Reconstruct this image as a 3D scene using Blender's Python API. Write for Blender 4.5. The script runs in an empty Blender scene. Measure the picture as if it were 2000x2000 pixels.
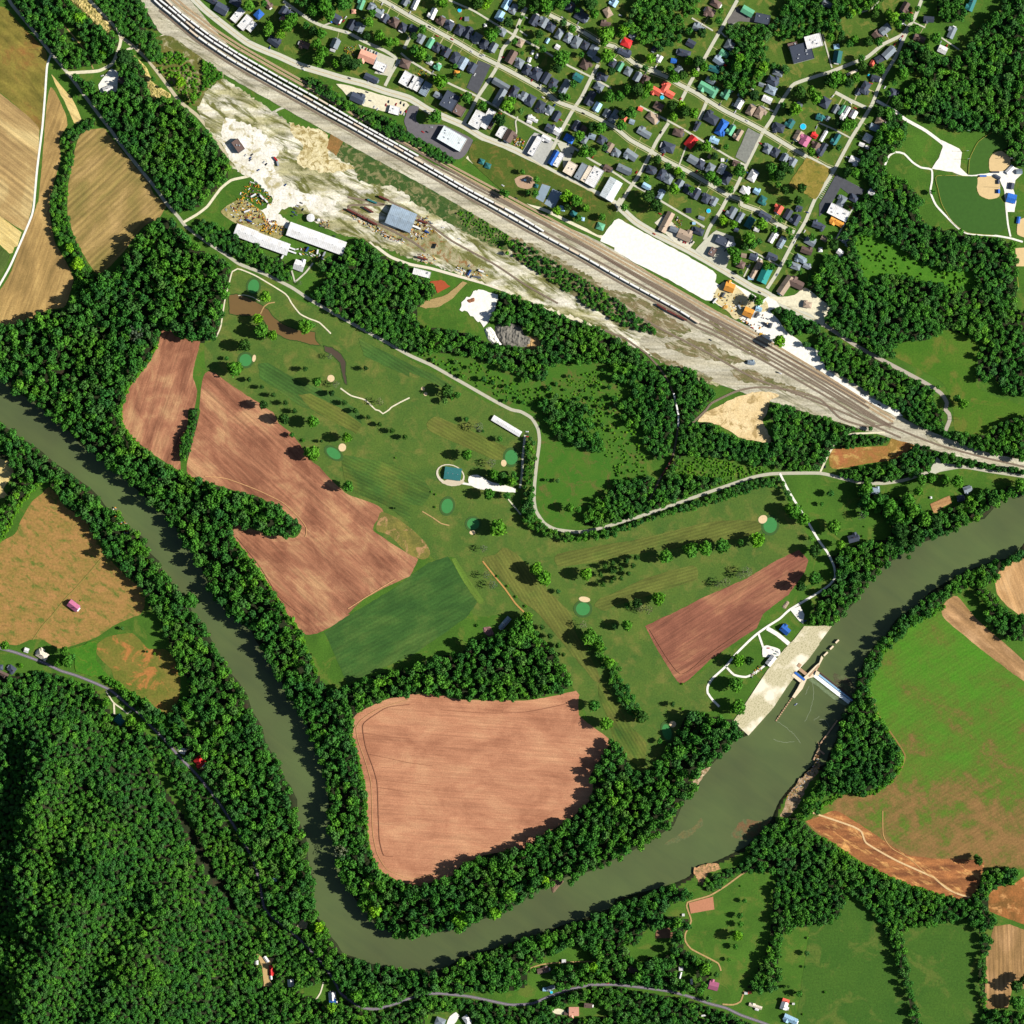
import bpy, bmesh, math, random
import numpy as np
from mathutils import Vector, Matrix
rnd = random.Random(7)
C = bpy.context.scene.collection
SC = bpy.context.scene
M_ = 0.8                                   # metres per photograph pixel (2000 px wide)

# ------------------------------------------------------------------ camera, sky, sun, exposure
CAM_H = 6000.0
cam = bpy.data.objects.new('camera', bpy.data.cameras.new('camera')); C.objects.link(cam)
cam.location = (0, 0, CAM_H); cam.data.sensor_width = 36
cam.data.lens = 36 * CAM_H / 1600.0
cam.data.clip_start = 10; cam.data.clip_end = 60000
SC.camera = cam
SUN_EL, SUN_AZ = math.radians(36), math.radians(92)        # sun in the east
w = bpy.data.worlds.new('World'); SC.world = w; w.use_nodes = True
nt = w.node_tree; nt.nodes.clear()
sky = nt.nodes.new('ShaderNodeTexSky'); sky.sky_type = 'NISHITA'; sky.sun_disc = False
sky.sun_elevation = SUN_EL; sky.sun_rotation = SUN_AZ; sky.altitude = 300
bg = nt.nodes.new('ShaderNodeBackground'); bg.inputs[1].default_value = 0.05
wo = nt.nodes.new('ShaderNodeOutputWorld')
nt.links.new(sky.outputs[0], bg.inputs[0]); nt.links.new(bg.outputs[0], wo.inputs[0])
sl = bpy.data.lights.new('sun', 'SUN'); sl.energy = 5.0; sl.angle = math.radians(0.5); sl.color = (1, 0.955, 0.88)
sun = bpy.data.objects.new('sun', sl); C.objects.link(sun)
dv = Vector((math.sin(SUN_AZ)*math.cos(SUN_EL), math.cos(SUN_AZ)*math.cos(SUN_EL), math.sin(SUN_EL)))
sun.rotation_euler = dv.to_track_quat('Z', 'Y').to_euler(); sun.location = dv*3000
SC.view_settings.view_transform = 'Standard'; SC.view_settings.look = 'None'
SC.view_settings.exposure = 0.75; SC.view_settings.gamma = 1.0; SC.view_settings.use_curve_mapping = False
SC.render.engine = 'CYCLES'; SC.cycles.max_bounces = 4; SC.cycles.diffuse_bounces = 1

# ------------------------------------------------------------------ survey helpers
# a survey string holds sheet names (A0..E4, one 400 m grid square each, or F = the whole sheet) and x y readings
def P(s):
    out = []; ox = oy = 0.0; k = 1.0; buf = []
    for t in s.replace(',', ' ').split():
        if t[0] in 'ABCDE' and len(t) == 2:
            ox = 'ABCDE'.index(t[0])*400.0; oy = int(t[1])*400.0; k = 1/4.83
        elif t == 'F':
            ox = oy = 0.0; k = 2000/1932.0
        else:
            buf.append(float(t))
            if len(buf) == 2:
                out.append((ox+buf[0]*k, oy+buf[1]*k)); buf = []
    return out
def W(px, py): return ((px-1000)*M_, (1000-py)*M_)
def catmull(pts, closed, n=5):
    N = len(pts); out = []
    rng = range(N) if closed else range(N-1)
    for i in rng:
        if closed: a, b, c, d = pts[(i-1) % N], pts[i], pts[(i+1) % N], pts[(i+2) % N]
        else: a, b, c, d = pts[max(i-1, 0)], pts[i], pts[i+1], pts[min(i+2, N-1)]
        L = math.dist(b, c); k = max(1, min(n, int(L/6)))
        for j in range(k):
            t = j/k; t2 = t*t; t3 = t2*t
            q = []
            for u in range(2):
                m0 = (c[u]-a[u])*0.32; m1 = (d[u]-b[u])*0.32
                q.append((2*t3-3*t2+1)*b[u]+(t3-2*t2+t)*m0+(-2*t3+3*t2)*c[u]+(t3-t2)*m1)
            out.append(tuple(q))
    if not closed: out.append(pts[-1])
    return out
def jitter(pts, amp, seed):
    r = random.Random(seed); return [(x+r.uniform(-amp, amp), y+r.uniform(-amp, amp)) for x, y in pts]
def densify(pts, step, closed=True):
    out = []; N = len(pts)
    for i in range(N if closed else N-1):
        a, b = pts[i], pts[(i+1) % N]; k = max(1, int(math.dist(a, b)/step))
        for j in range(k): out.append((a[0]+(b[0]-a[0])*j/k, a[1]+(b[1]-a[1])*j/k))
    if not closed: out.append(pts[-1])
    return out
NPX = 2000
def inside(poly, X, Y):
    poly = np.asarray(poly); n = len(poly); r = np.zeros(X.shape, bool)
    j = n-1
    for i in range(n):
        xi, yi = poly[i]; xj, yj = poly[j]
        if yi != yj:
            c = ((yi > Y) != (yj > Y)) & (X < (xj-xi)*(Y-yi)/(yj-yi)+xi); r ^= c
        j = i
    return r
class Mask:
    def __init__(s): s.a = np.zeros((NPX, NPX), bool)
    def poly(s, pts, val=True):
        xs = [p[0] for p in pts]; ys = [p[1] for p in pts]
        x0, x1 = max(0, int(min(xs))-1), min(NPX, int(max(xs))+2); y0, y1 = max(0, int(min(ys))-1), min(NPX, int(max(ys))+2)
        if x1 <= x0 or y1 <= y0: return
        Y, X = np.mgrid[y0:y1, x0:x1]; m = inside(pts, X+.5, Y+.5)
        s.a[y0:y1, x0:x1][m] = val
    def disc(s, x, y, r, val=True):
        x0, x1 = max(0, int(x-r)), min(NPX, int(x+r)+1); y0, y1 = max(0, int(y-r)), min(NPX, int(y+r)+1)
        if x1 <= x0 or y1 <= y0: return
        Y, X = np.mgrid[y0:y1, x0:x1]; s.a[y0:y1, x0:x1][(X+.5-x)**2+(Y+.5-y)**2 <= r*r] = val
    def line(s, pts, w):
        for x, y in densify(pts, max(1, w*.4), False): s.disc(x, y, w)
    def at(s, x, y):
        return 0 <= x < NPX and 0 <= y < NPX and bool(s.a[int(y), int(x)])
BLOCK = Mask()      # where nothing may grow

# ------------------------------------------------------------------ object helpers
def tag(o, label=None, cat=None, group=None, kind=None):
    if label: o['label'] = label
    if cat: o['category'] = cat
    if group: o['group'] = group
    if kind: o['kind'] = kind
    return o
def link(name, me, parent=None):
    o = bpy.data.objects.new(name, me); C.objects.link(o)
    if parent: o.parent = parent
    return o
def mesh(name, verts, faces, mats, fm=None, smooth=False):
    me = bpy.data.meshes.new(name); me.from_pydata(verts, [], faces)
    for m in (mats if isinstance(mats, (list, tuple)) else [mats]): me.materials.append(m)
    if fm: me.polygons.foreach_set('material_index', fm)
    if smooth: me.polygons.foreach_set('use_smooth', [True]*len(me.polygons))
    me.update(); return me
def empty(name, x=0, y=0, z=0, rz=0):
    o = bpy.data.objects.new(name, None); C.objects.link(o); o.location = (x, y, z); o.rotation_euler = (0, 0, rz)
    o.empty_display_size = 1; return o
def boxvf(x0, x1, y0, y1, z0, z1, off=0):
    v = [(x0, y0, z0), (x1, y0, z0), (x1, y1, z0), (x0, y1, z0), (x0, y0, z1), (x1, y0, z1), (x1, y1, z1), (x0, y1, z1)]
    f = [(0, 3, 2, 1), (4, 5, 6, 7), (0, 1, 5, 4), (1, 2, 6, 5), (2, 3, 7, 6), (3, 0, 4, 7)]
    return v, [tuple(i+off for i in q) for q in f]
class MB:
    def __init__(s): s.v = []; s.f = []; s.m = []
    def add(s, v, f, mi=0):
        o = len(s.v); s.v += v; s.f += [tuple(i+o for i in q) for q in f]; s.m += [mi]*len(f); return s
    def box(s, x0, x1, y0, y1, z0, z1, mi=0):
        v, f = boxvf(x0, x1, y0, y1, z0, z1); return s.add(v, f, mi)
    def obox(s, cx, cy, L, Wd, ang, z0, z1, mi=0):
        v, f = boxvf(-L/2, L/2, -Wd/2, Wd/2, z0, z1); c, n = math.cos(ang), math.sin(ang)
        return s.add([(cx+x*c-y*n, cy+x*n+y*c, z) for x, y, z in v], f, mi)
    def cyl(s, cx, cy, r, z0, z1, n=8, r2=None, mi=0, axis='z'):
        r2 = r if r2 is None else r2; v = []
        for z, R in ((z0, r), (z1, r2)):
            for i in range(n):
                a = 2*math.pi*i/n; p, q = R*math.cos(a), R*math.sin(a)
                v.append((cx+p, cy+q, z) if axis == 'z' else (cx+p, z, cy+q))
        f = [(i, (i+1) % n, n+(i+1) % n, n+i) for i in range(n)]+[tuple(range(n-1, -1, -1)), tuple(range(n, 2*n))]
        return s.add(v, f, mi)
    def me(s, name, mats, smooth=False): return mesh(name, s.v, s.f, mats, s.m, smooth)
    def build(s, name, mats, parent=None, smooth=False): return link(name, s.me(name, mats, smooth), parent)

# ------------------------------------------------------------------ materials
def lin(r, g, b):
    f = lambda c: (c/255/12.92) if c/255 <= .04045 else ((c/255+.055)/1.055)**2.4
    return (f(r), f(g), f(b))
KEXP = 1.50         # how much brighter a sunlit level surface reads than its base colour
def alb(rgb, k=1.0):
    c = lin(*rgb); return tuple(min(.82, x/KEXP*k) for x in c)+(1,)
class NT:
    def __init__(s, name, rough=.9, spec=.2, metal=0):
        s.m = bpy.data.materials.new(name); s.m.use_nodes = True; s.t = s.m.node_tree; s.b = s.t.nodes['Principled BSDF']
        s.b.inputs['Roughness'].default_value = rough; s.b.inputs['Specular IOR Level'].default_value = spec
        s.b.inputs['Metallic'].default_value = metal
    def n(s, typ, **kw):
        x = s.t.nodes.new(typ)
        for k, v in kw.items(): setattr(x, k, v)
        return x
    def l(s, a, b): s.t.links.new(a, b)
    def pos(s, rot=0, sx=1, sy=1, obj=False):
        if obj: src = s.n('ShaderNodeTexCoord').outputs['Object']
        else: src = s.n('ShaderNodeNewGeometry').outputs['Position']
        a = s.n('ShaderNodeMapping'); a.inputs['Rotation'].default_value = (0, 0, rot); s.l(src, a.inputs['Vector'])
        b = s.n('ShaderNodeMapping'); b.inputs['Scale'].default_value = (sx, sy, 1); s.l(a.outputs[0], b.inputs['Vector'])
        return b.outputs[0]
    def noise(s, vec, scale, detail=3, rough=.55, dist=0):
        x = s.n('ShaderNodeTexNoise'); x.inputs['Scale'].default_value = scale; x.inputs['Detail'].default_value = detail
        x.inputs['Roughness'].default_value = rough; x.inputs['Distortion'].default_value = dist; s.l(vec, x.inputs['Vector']); return x.outputs[0]
    def ramp(s, fac, stops):
        r = s.n('ShaderNodeValToRGB'); e = r.color_ramp.elements
        while len(e) < len(stops): e.new(.5)
        for i, (p, c) in enumerate(stops): e[i].position = p; e[i].color = c
        s.l(fac, r.inputs[0]); return r.outputs[0]
    def mix(s, a, b, fac, mode='MIX'):
        x = s.n('ShaderNodeMix', data_type='RGBA', blend_type=mode)
        for q, inp in ((a, 6), (b, 7), (fac, 0)):
            if hasattr(q, 'links'): s.l(q, x.inputs[inp])
            else: x.inputs[inp].default_value = q
        return x.outputs[2]
    def val(s, fac, lo, hi):
        x = s.n('ShaderNodeMapRange'); x.inputs[1].default_value = lo; x.inputs[2].default_value = hi; s.l(fac, x.inputs[0]); return x.outputs[0]
    def out(s, col, bump=None, bd=.3):
        s.l(col, s.b.inputs['Base Color'])
        if bump is not None:
            b = s.n('ShaderNodeBump'); b.inputs['Strength'].default_value = .5; b.inputs['Distance'].default_value = bd
            s.l(bump, b.inputs['Height']); s.l(b.outputs[0], s.b.inputs['Normal'])
        return s.m
def gray(v): return (v, v, v, 1)
def field_mat(name, c1, c2, c3, row=0, big=.006, streak=(.012, .16), fine=.45, k=1.0, rows=None, spread=.18, sk=1.0, rk=.1):
    """three colours of the ground itself, drawn out along the rows the machines leave; row = degrees, image sense"""
    t = NT(name); R = math.radians(row)
    base = t.noise(t.pos(R, 1, 1.7), big, 6, .68, .4)
    col = t.ramp(base, [(.5-spread, alb(c1, k)), (.5, alb(c2, k)), (.5+spread, alb(c3, k))])
    st = t.noise(t.pos(R, streak[0], streak[1]), 1.0, 5, .62, .4)
    col = t.mix(col, t.ramp(st, [(.32, gray(1-.28*sk)), (.5, gray(1)), (.68, gray(1+.28*sk))]), 1.0, 'MULTIPLY')
    fn = t.noise(t.pos(), fine, 3, .7)
    col = t.mix(col, t.ramp(fn, [(.3, gray(.8)), (.7, gray(1.2))]), 1.0, 'MULTIPLY')
    if rows:
        wv = t.n('ShaderNodeTexWave', wave_type='BANDS', bands_direction='Y'); wv.inputs['Scale'].default_value = .314/rows*1.0
        wv.inputs['Distortion'].default_value = .5; wv.inputs['Detail'].default_value = 2; wv.inputs['Detail Scale'].default_value=.05
        t.l(t.pos(R), wv.inputs['Vector'])
        col = t.mix(col, t.ramp(wv.outputs[1], [(.25, gray(1-rk)), (.75, gray(1+rk))]), 1.0, 'MULTIPLY')
    return t.out(col, fn, .25)
def patch_mat(name, ca, cb, cc=None, scale=.03, sharp=.06, fine=.5, k=1.0, row=0, st=(1, 1), bias=.5, streak=None, third=(.53, .62), dist=.5):
    """two or three covers (turf, gravel, bare soil) lying in patches"""
    t = NT(name); R = math.radians(row)
    n1 = t.noise(t.pos(R, st[0], st[1]), scale, 7, .72, dist)
    col = t.ramp(n1, [(bias-sharp, alb(ca, k)), (bias+sharp, alb(cb, k))])
    if cc:
        n2 = t.noise(t.pos(R+.5, st[0]*1.1, st[1]*1.2), scale*1.6, 6, .68, dist*1.5)
        f = t.val(n2, *third); col = t.mix(col, alb(cc, k), f)
    fn = t.noise(t.pos(), fine, 4, .75)
    col = t.mix(col, t.ramp(fn, [(.3, gray(.72)), (.7, gray(1.28))]), 1.0, 'MULTIPLY')
    if streak:
        s2 = t.noise(t.pos(R, streak[0], streak[1]), 1.0, 4, .6)
        col = t.mix(col, t.ramp(s2, [(.35, gray(.75)), (.65, gray(1.25))]), 1.0, 'MULTIPLY')
    return t.out(col, fn, .3)
def plain(name, rgb, var=.12, scale=.4, rough=.85, spec=.25, k=1.0, metal=0, obj=False, randv=0):
    t = NT(name, rough, spec, metal)
    n = t.noise(t.pos(obj=obj), scale, 4, .65)
    col = t.mix(alb(rgb, k), t.ramp(n, [(.3, gray(1-var)), (.7, gray(1+var))]), 1.0, 'MULTIPLY')
    if randv:
        oi = t.n('ShaderNodeObjectInfo'); col = t.mix(col, t.ramp(oi.outputs['Random'], [(0, gray(1-randv)), (1, gray(1+randv))]), 1.0, 'MULTIPLY')
    return t.out(col)
# ------------------------------------------------------------------ river, lie of the land
RIVER = P('''A1 -500 1380 -200 1480 0 1600 90 1720 380 1900 A2 430 30 600 150 760 330 900 430 1080 560 1250 720 1430 880 1580 1020 1730 1200 1850 1400 1932 1560
B2 80 1760 230 1932 B3 420 100 480 250 600 420 700 600 800 760 880 900 960 1040 1040 1200 1110 1400 1150 1600 1170 1800 1180 1932 B4 1190 150 1250 350 1290 500 1330 640 1420 760 1530 860 1600 980 1750 1070 1932 1120
C4 150 1080 330 1020 480 1040 650 960 820 900 1000 810 1200 680 1330 600 1500 540 1750 480 1932 380 D4 80 350 220 270 350 200 560 60 D3 650 1780 770 1620 900 1440 1000 1330 1120 1200 1250 1145
D3 1500 880 1620 690 1690 600 1830 420 1932 275 E3 0 270 120 110 E2 230 1932 370 1780 470 1620 600 1480 760 1380 930 1270 1160 1190 1330 1110 1430 1060 1560 1030 1640 940 1680 880 1780 830 1932 800 2300 700
E2 2300 1100 1932 1260 1850 1390 1700 1420 1600 1450 1400 1520 1250 1600 1050 1720 950 1830 800 1932 E3 720 60 620 220 500 330 430 450 360 600 340 750 300 830 240 950 200 1010 170 1180 100 1300 60 1420 0 1440
D3 1870 1420 1750 1540 1640 1660 1560 1760 1500 1900 D4 1480 20 1340 170 1250 260 1110 330 960 400 780 470 700 550 560 610 400 660 220 700 0 760 C4 1932 830 1800 880 1600 960 1450 1000 1250 1080 1000 1150 860 1210 600 1270 430 1350 330 1420 0 1440
B4 1932 1430 1700 1400 1580 1370 1430 1310 1300 1270 1250 1180 1180 1100 1130 980 1080 950 1040 860 1020 720 1030 560 980 470 970 320 960 200 900 50 870 0 B3 870 1750 810 1620 750 1550 700 1400 620 1290 570 1200 540 1060 440 900 400 760 320 640 230 540 200 450 120 400 60 240 0 120
A3 1820 0 A2 1800 1880 1720 1760 1650 1680 1550 1560 1500 1430 1400 1340 1340 1200 1230 1130 1130 980 1000 920 930 820 850 740 720 650 640 580 520 510 400 400 300 330 200 270 100 200 0 130 -500 -100''')
POND = P('B1 225 850 300 840 400 870 530 940 600 990 650 1060 750 1130 870 1180 1000 1190 1040 1200 1050 1280 1100 1330 1000 1320 900 1290 770 1270 680 1220 600 1180 560 1100 520 1050 360 1050 230 1030')
CREEK = P('B1 1120 1330 1200 1345 1280 1400 1330 1480 1330 1600 1345 1700 1320 1690 1290 1580 1275 1490 1200 1420 1130 1380')
LOCKBASIN = None
river_m = Mask(); river_m.poly(RIVER); river_m.poly(POND); river_m.poly(CREEK)
HILL = np.array([(-200, 1318), (60, 1318), (150, 1345), (205, 1400), (240, 1450), (300, 1510), (370, 1610), (430, 1700), (470, 1780), (470, 1850), (450, 1930), (430, 2200), (-200, 2200)], float)
GX0, GX1, GST = -60, 2060, 5
gxs = np.arange(GX0, GX1+1, GST); GN = len(gxs)
def box_blur(a, r):
    for ax in (0, 1):
        k = 2*r+1; p = np.pad(a, [(r+1, r) if i == ax else (0, 0) for i in (0, 1)], mode='edge'); c = np.cumsum(p, axis=ax)
        a = (np.take(c, range(k, c.shape[ax]), ax)-np.take(c, range(0, c.shape[ax]-k), ax))/k
    return a
_rm = river_m.a.astype(float); lock_m = Mask()
lock_m.poly(P('D3 1120 1010 1230 850 1440 530 1600 330 1700 230 1790 110 1932 110 E3 0 95 120 110 0 270 D3 1932 280 1830 420 1690 600 1620 690 1500 870 1260 1140'))
_rb = box_blur(box_blur(_rm, 4), 4)
gi = np.clip(gxs, 0, NPX-1)
RB = _rb[np.ix_(gi, gi)]                                             # [row=y, col=x]
YY, XX = np.meshgrid(gxs, gxs, indexing='ij'); XX = XX.astype(float); YY = YY.astype(float)
ss = lambda t: np.clip(t, 0, 1)**2*(3-2*np.clip(t, 0, 1))
Z = -6.0*ss(RB)
inh = inside(HILL, XX, YY); D = np.full(XX.shape, 1e9)
for (x0, y0), (x1, y1) in zip(HILL[:-1], HILL[1:]):
    if x0 < -100 and x1 < -100 or y0 > 2100 and y1 > 2100: continue
    vx, vy = x1-x0, y1-y0; t = np.clip(((XX-x0)*vx+(YY-y0)*vy)/(vx*vx+vy*vy), 0, 1)
    D = np.minimum(D, np.hypot(XX-x0-t*vx, YY-y0-t*vy))
hz = np.where(inh, 78*(1-np.exp(-D/170.0))*ss(D/60), 0)
hz *= 1+.20*np.sin(XX/31+YY/63)+.16*np.sin(YY/27-XX/60)
xr = 78+18*np.sin((YY-1400)/90.0)
hz *= 1-.7*ss((xr-XX)/75)*ss((YY-1380)/70)*(1-.55*ss((YY-1790)/60))
Z = Z+np.where(inh, np.maximum(hz, 0), 0)
def zt(px, py):
    u = min(max((px-GX0)/GST, 0), GN-1.001); v = min(max((py-GX0)/GST, 0), GN-1.001); i, j = int(u), int(v); a, b = u-i, v-j
    return float((Z[j, i]*(1-a)+Z[j, i+1]*a)*(1-b)+(Z[j+1, i]*(1-a)+Z[j+1, i+1]*a)*b)
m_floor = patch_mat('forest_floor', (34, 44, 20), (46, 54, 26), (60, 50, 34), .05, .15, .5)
m_ground = patch_mat('meadow_grass', (62, 100, 26), (80, 122, 34), (98, 118, 42), .018, .16, .45)
vs = [((x-1000)*M_, (1000-y)*M_, float(z)) for x, y, z in zip(XX.ravel(), YY.ravel(), Z.ravel())]
ix = lambda r, c: r*GN+c
fs = [(ix(r, c), ix(r+1, c), ix(r+1, c+1), ix(r, c+1)) for r in range(GN-1) for c in range(GN-1)]
ring = [ix(0, c) for c in range(GN-1)]+[ix(r, GN-1) for r in range(GN-1)]+[ix(GN-1, c) for c in range(GN-1, 0, -1)]+[ix(r, 0) for r in range(GN-1, 0, -1)]
b0 = len(vs)
for q in ring: x, y, z = vs[q]; vs.append((x*1.15, y*1.15, 0))
for q in ring: x, y, z = vs[q]; vs.append((x*25, y*25, 0))
nR = len(ring)
for i in range(nR):
    j = (i+1) % nR
    fs.append((ring[i], ring[j], b0+j, b0+i)); fs.append((b0+i, b0+j, b0+nR+j, b0+nR+i))
g = link('ground', mesh('ground', vs, fs, [m_ground, m_floor], smooth=True)); tag(g, 'green meadow and valley floor under everything, rising to the wooded hill', kind='structure')
del vs, fs

from mathutils.geometry import tessellate_polygon
LAYER = [0.03]
def flat(name, pts, mat, z, parent=None):
    v = [W(*p)+(z,) for p in pts]; tr = tessellate_polygon([[Vector(q) for q in v]])
    f = []
    for a, b, c in tr:
        p, q, r = v[a], v[b], v[c]
        f.append((a, b, c) if (q[0]-p[0])*(r[1]-p[1])-(q[1]-p[1])*(r[0]-p[0]) > 0 else (a, c, b))
    return link(name, mesh(name, v, f, mat), parent)
def sheet(name, s, mat, label, smooth=True, jit=.5, block=True, kind='structure', step=7, z=None):
    p = P(s) if isinstance(s, str) else s
    if smooth: p = catmull(p, True)
    if jit: p = jitter(densify(p, step), jit, len(s))
    LAYER[0] += .006
    o = flat(name, p, mat, LAYER[0] if z is None else z); tag(o, label, kind=kind)
    if block: BLOCK.poly(p)
    return o
def ribbon_vf(pts, w, z, off=0):
    v = []; f = []; n = len(pts)
    for i, (x, y) in enumerate(pts):
        a, b = pts[max(0, i-1)], pts[min(n-1, i+1)]; dx, dy = b[0]-a[0], b[1]-a[1]; L = math.hypot(dx, dy) or 1
        nx, ny = -dy/L, dx/L
        for s in (-1, 1):
            q = (x+nx*(off+s*w/2), y+ny*(off+s*w/2)); v.append(W(*q)+(z,))
    for i in range(n-1): f.append((2*i, 2*i+1, 2*i+3, 2*i+2))
    # image y runs down: make the faces look up
    p, q, r = v[f[0][0]], v[f[0][1]], v[f[0][2]]
    if (q[0]-p[0])*(r[1]-p[1])-(q[1]-p[1])*(r[0]-p[0]) < 0: f = [k[::-1] for k in f]
    return v, f
RZ = [.25]
ROADS = []
def road(name, s, w, mat, label, marks=None, block=1.0, walks=None, dens=1):
    """w in photograph pixels; marks = (material, width, dash) down the middle; walks = pavement strips at this offset"""
    p = catmull(P(s), False, 8); RZ[0] += .006; z = RZ[0]
    v, f = ribbon_vf(p, w, z); o = link(name, mesh(name, v, f, mat)); tag(o, label, kind='structure')
    if block is not None: BLOCK.line(p, w/2+block)
    ROADS.append(p)
    if marks:
        mm, mw, dash = marks; q = densify(p, 3, False); mb = MB(); k = 0
        if dash:
            for i in range(0, len(q)-2, 4): vv, ff = ribbon_vf(q[i:i+3], mw, z+.03); mb.add(vv, ff)
        else:
            for of in (-.3, .3) if w > 8 else (0,): vv, ff = ribbon_vf(q, mw, z+.03, of); mb.add(vv, ff)
        mb.build('road_marking', mm, o)
    if walks:
        for wo_, skip in walks:
            mb = MB(); q = densify(p, 4, False); h = .12
            for of in (-wo_, wo_):
                vv, ff = ribbon_vf(q, 1.3, z+h, of); mb.add(vv, ff)
                for sgn in (-.65, .65):
                    va, _ = ribbon_vf(q, .02, z+h, of+sgn); n_ = len(q)
                    top = [va[2*i] for i in range(n_)]; bot = [(x_, y_, 0.0) for x_, y_, _z in top]
                    mb.add(top+bot, [(i, i+1, n_+i+1, n_+i) for i in range(n_-1)])
            mb.build('pavement_kerb', MAT['walk'], o)
    return o
MAT = {}
MAT['conc'] = plain('pale_concrete_road', (208, 206, 184), .10, .25)
MAT['asph'] = plain('grey_asphalt', (118, 112, 122), .10, .3)
MAT['asphd'] = plain('dark_asphalt', (84, 86, 92), .14, .2)
MAT['grav'] = plain('white_limestone_gravel', (246, 242, 230), .13, .22, k=1.08)
MAT['gravl'] = plain('pale_gravel', (222, 214, 184), .16, .25, k=1.15)
MAT['dirt'] = plain('dry_dirt_track', (190, 158, 104), .22, .3)
MAT['walk'] = plain('pavement_concrete', (186, 184, 130), .1, .5)
MAT['yel'] = plain('yellow_line_paint', (200, 170, 80), .1, 2)
MAT['wht'] = plain('white_line_paint', (225, 225, 220), .05, 2)

# ------------------------------------------------------------------ fields, fairways, yards
soil = lambda n, r, k=1.0: field_mat(n, (140, 90, 66), (170, 116, 86), (196, 150, 108), r, .013, (.014, .3), .6, k, spread=.13)
F_tillW = soil('tilled_soil', -72); F_tillM = soil('tilled_soil_drilled', 42); F_tillS = field_mat('tilled_soil_fine', (172, 116, 86), (194, 136, 102), (206, 152, 114), 4, .012, (.01, .42), .5, 1.0, spread=.13, sk=.6)
F_tillE = field_mat('tilled_soil_wet', (128, 80, 62), (150, 96, 74), (176, 124, 90), -32, .013, (.014, .32), .6)
F_stub = field_mat('stubble', (162, 132, 86), (184, 154, 100), (212, 188, 130), 38, .01, (.01, .2), .5, rows=9)
F_olive = field_mat('patchy_cover_crop', (108, 104, 40), (140, 126, 56), (146, 96, 52), 40, .012, (.03, .1), .35)
F_tan = field_mat('mown_hay', (146, 120, 70), (174, 142, 86), (208, 174, 108), -70, .012, (.012, .2), .5)
F_teard = field_mat('cut_hay', (130, 120, 62), (158, 134, 78), (194, 162, 104), -42, .012, (.01, .14), .5, rows=8)
F_yell = field_mat('ripe_straw', (206, 178, 106), (226, 200, 130), (232, 208, 140), 38, .02, (.02, .3), .5)
F_green = field_mat('young_green_crop', (66, 86, 36), (84, 108, 46), (104, 120, 56), -60, .02, (.02, .3), .5)
sheet('crop_field', 'A0 -300 60 0 60 70 90 200 240 330 370 440 500 425 700 405 1100 375 1230 280 1110 0 870 -300 640', F_olive, 'olive and rust coloured field beside the white farm track')
sheet('stubble_field', 'A0 -300 640 0 880 280 1110 372 1230 350 1500 305 1932 A1 285 90 225 240 0 105 -300 -60', F_stub, 'tan stubble field west of the white farm track')
sheet('straw_field', 'A1 -300 -60 0 105 205 262 165 390 135 400 120 455 90 460 0 375 -300 260', F_yell, 'pale straw field corner by the farm track', False)
sheet('green_field', 'A1 -300 260 0 385 90 470 110 462 60 580 0 690 -300 900', F_green, 'dull green field below the straw corner', False)
sheet('hay_field', 'A0 480 820 560 940 620 1080 635 1180 560 1320 575 1500 530 1650 480 1850 A1 475 120 520 350 590 480 680 650 690 720 640 900 600 970 450 990 240 1100 0 1180 -300 1250 -300 1150 0 800 110 620 200 350 310 100 345 0 A0 360 1900 400 1500 440 1000', F_tan, 'tan hay field between the farm track and the hedgerow')
sheet('straw_strip', 'A0 485 700 560 790 680 930 770 1130 700 1160 620 980 550 850', F_yell, 'yellow straw wedge beside the county road')
sheet('cut_hay_field', 'A0 900 1215 990 1215 1050 1300 1200 1480 1400 1720 1450 1830 1570 1932 A1 1540 60 1500 130 1350 210 1200 400 1050 570 940 660 880 610 740 390 690 270 640 100 A0 640 1800 660 1650 710 1400 750 1280 820 1230', F_teard, 'teardrop shaped cut hay field west of the county road')
sheet('tilled_field', 'A1 1530 1180 1600 1165 1650 1240 1780 1270 1890 1290 1880 1340 1840 1480 1820 1620 1860 1760 1830 1932 A2 1780 0 1765 200 1720 250 1700 480 1700 575 1600 520 1400 390 1250 260 1160 130 1145 0 A1 1150 1932 1190 1800 1250 1680 1400 1500 1490 1320', F_tillW, 'small brown tilled field next to the western wood')
sheet('tilled_field', 'B1 30 1570 100 1590 250 1700 400 1800 500 1860 600 1932 B2 640 20 700 130 800 210 880 300 980 460 1080 540 1200 670 1350 800 1600 890 1685 960 1600 1080 1590 1140 1700 1220 1932 1370 C2 80 1410 30 1520 0 1580 B2 1932 1575 1700 1680 1500 1790 1350 1932 B3 1380 0 1200 110 1060 180 960 190 900 150 830 50 780 0 B2 770 1900 640 1700 500 1500 350 1300 250 1180 245 1110 300 1085 500 1140 700 1190 850 1210 910 1130 850 1040 700 930 500 820 400 800 200 740 0 680 A2 1932 680 1780 620 1760 540 1790 400 1870 100 1890 0 A1 1880 1932 1900 1700 1932 1590', F_tillM, 'large forked brown tilled field between golf course and river')
sheet('tilled_field', 'B3 1932 760 1750 790 1600 850 1420 950 1385 1060 1400 1180 1450 1350 1500 1550 1525 1800 1530 1932 B4 1540 150 1580 350 1640 470 1780 560 1932 620 C4 100 630 220 590 400 530 500 430 700 340 1080 270 1250 150 1500 10 C3 1700 1750 1730 1600 1700 1530 1780 1400 1870 1250 1890 1180 1800 1110 1700 1040 1600 950 1590 850 1600 760 1570 720 1400 760 1100 810 500 805 300 760 0 750', F_tillS, 'big rounded pinkish tilled field inside the river bend')
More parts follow.
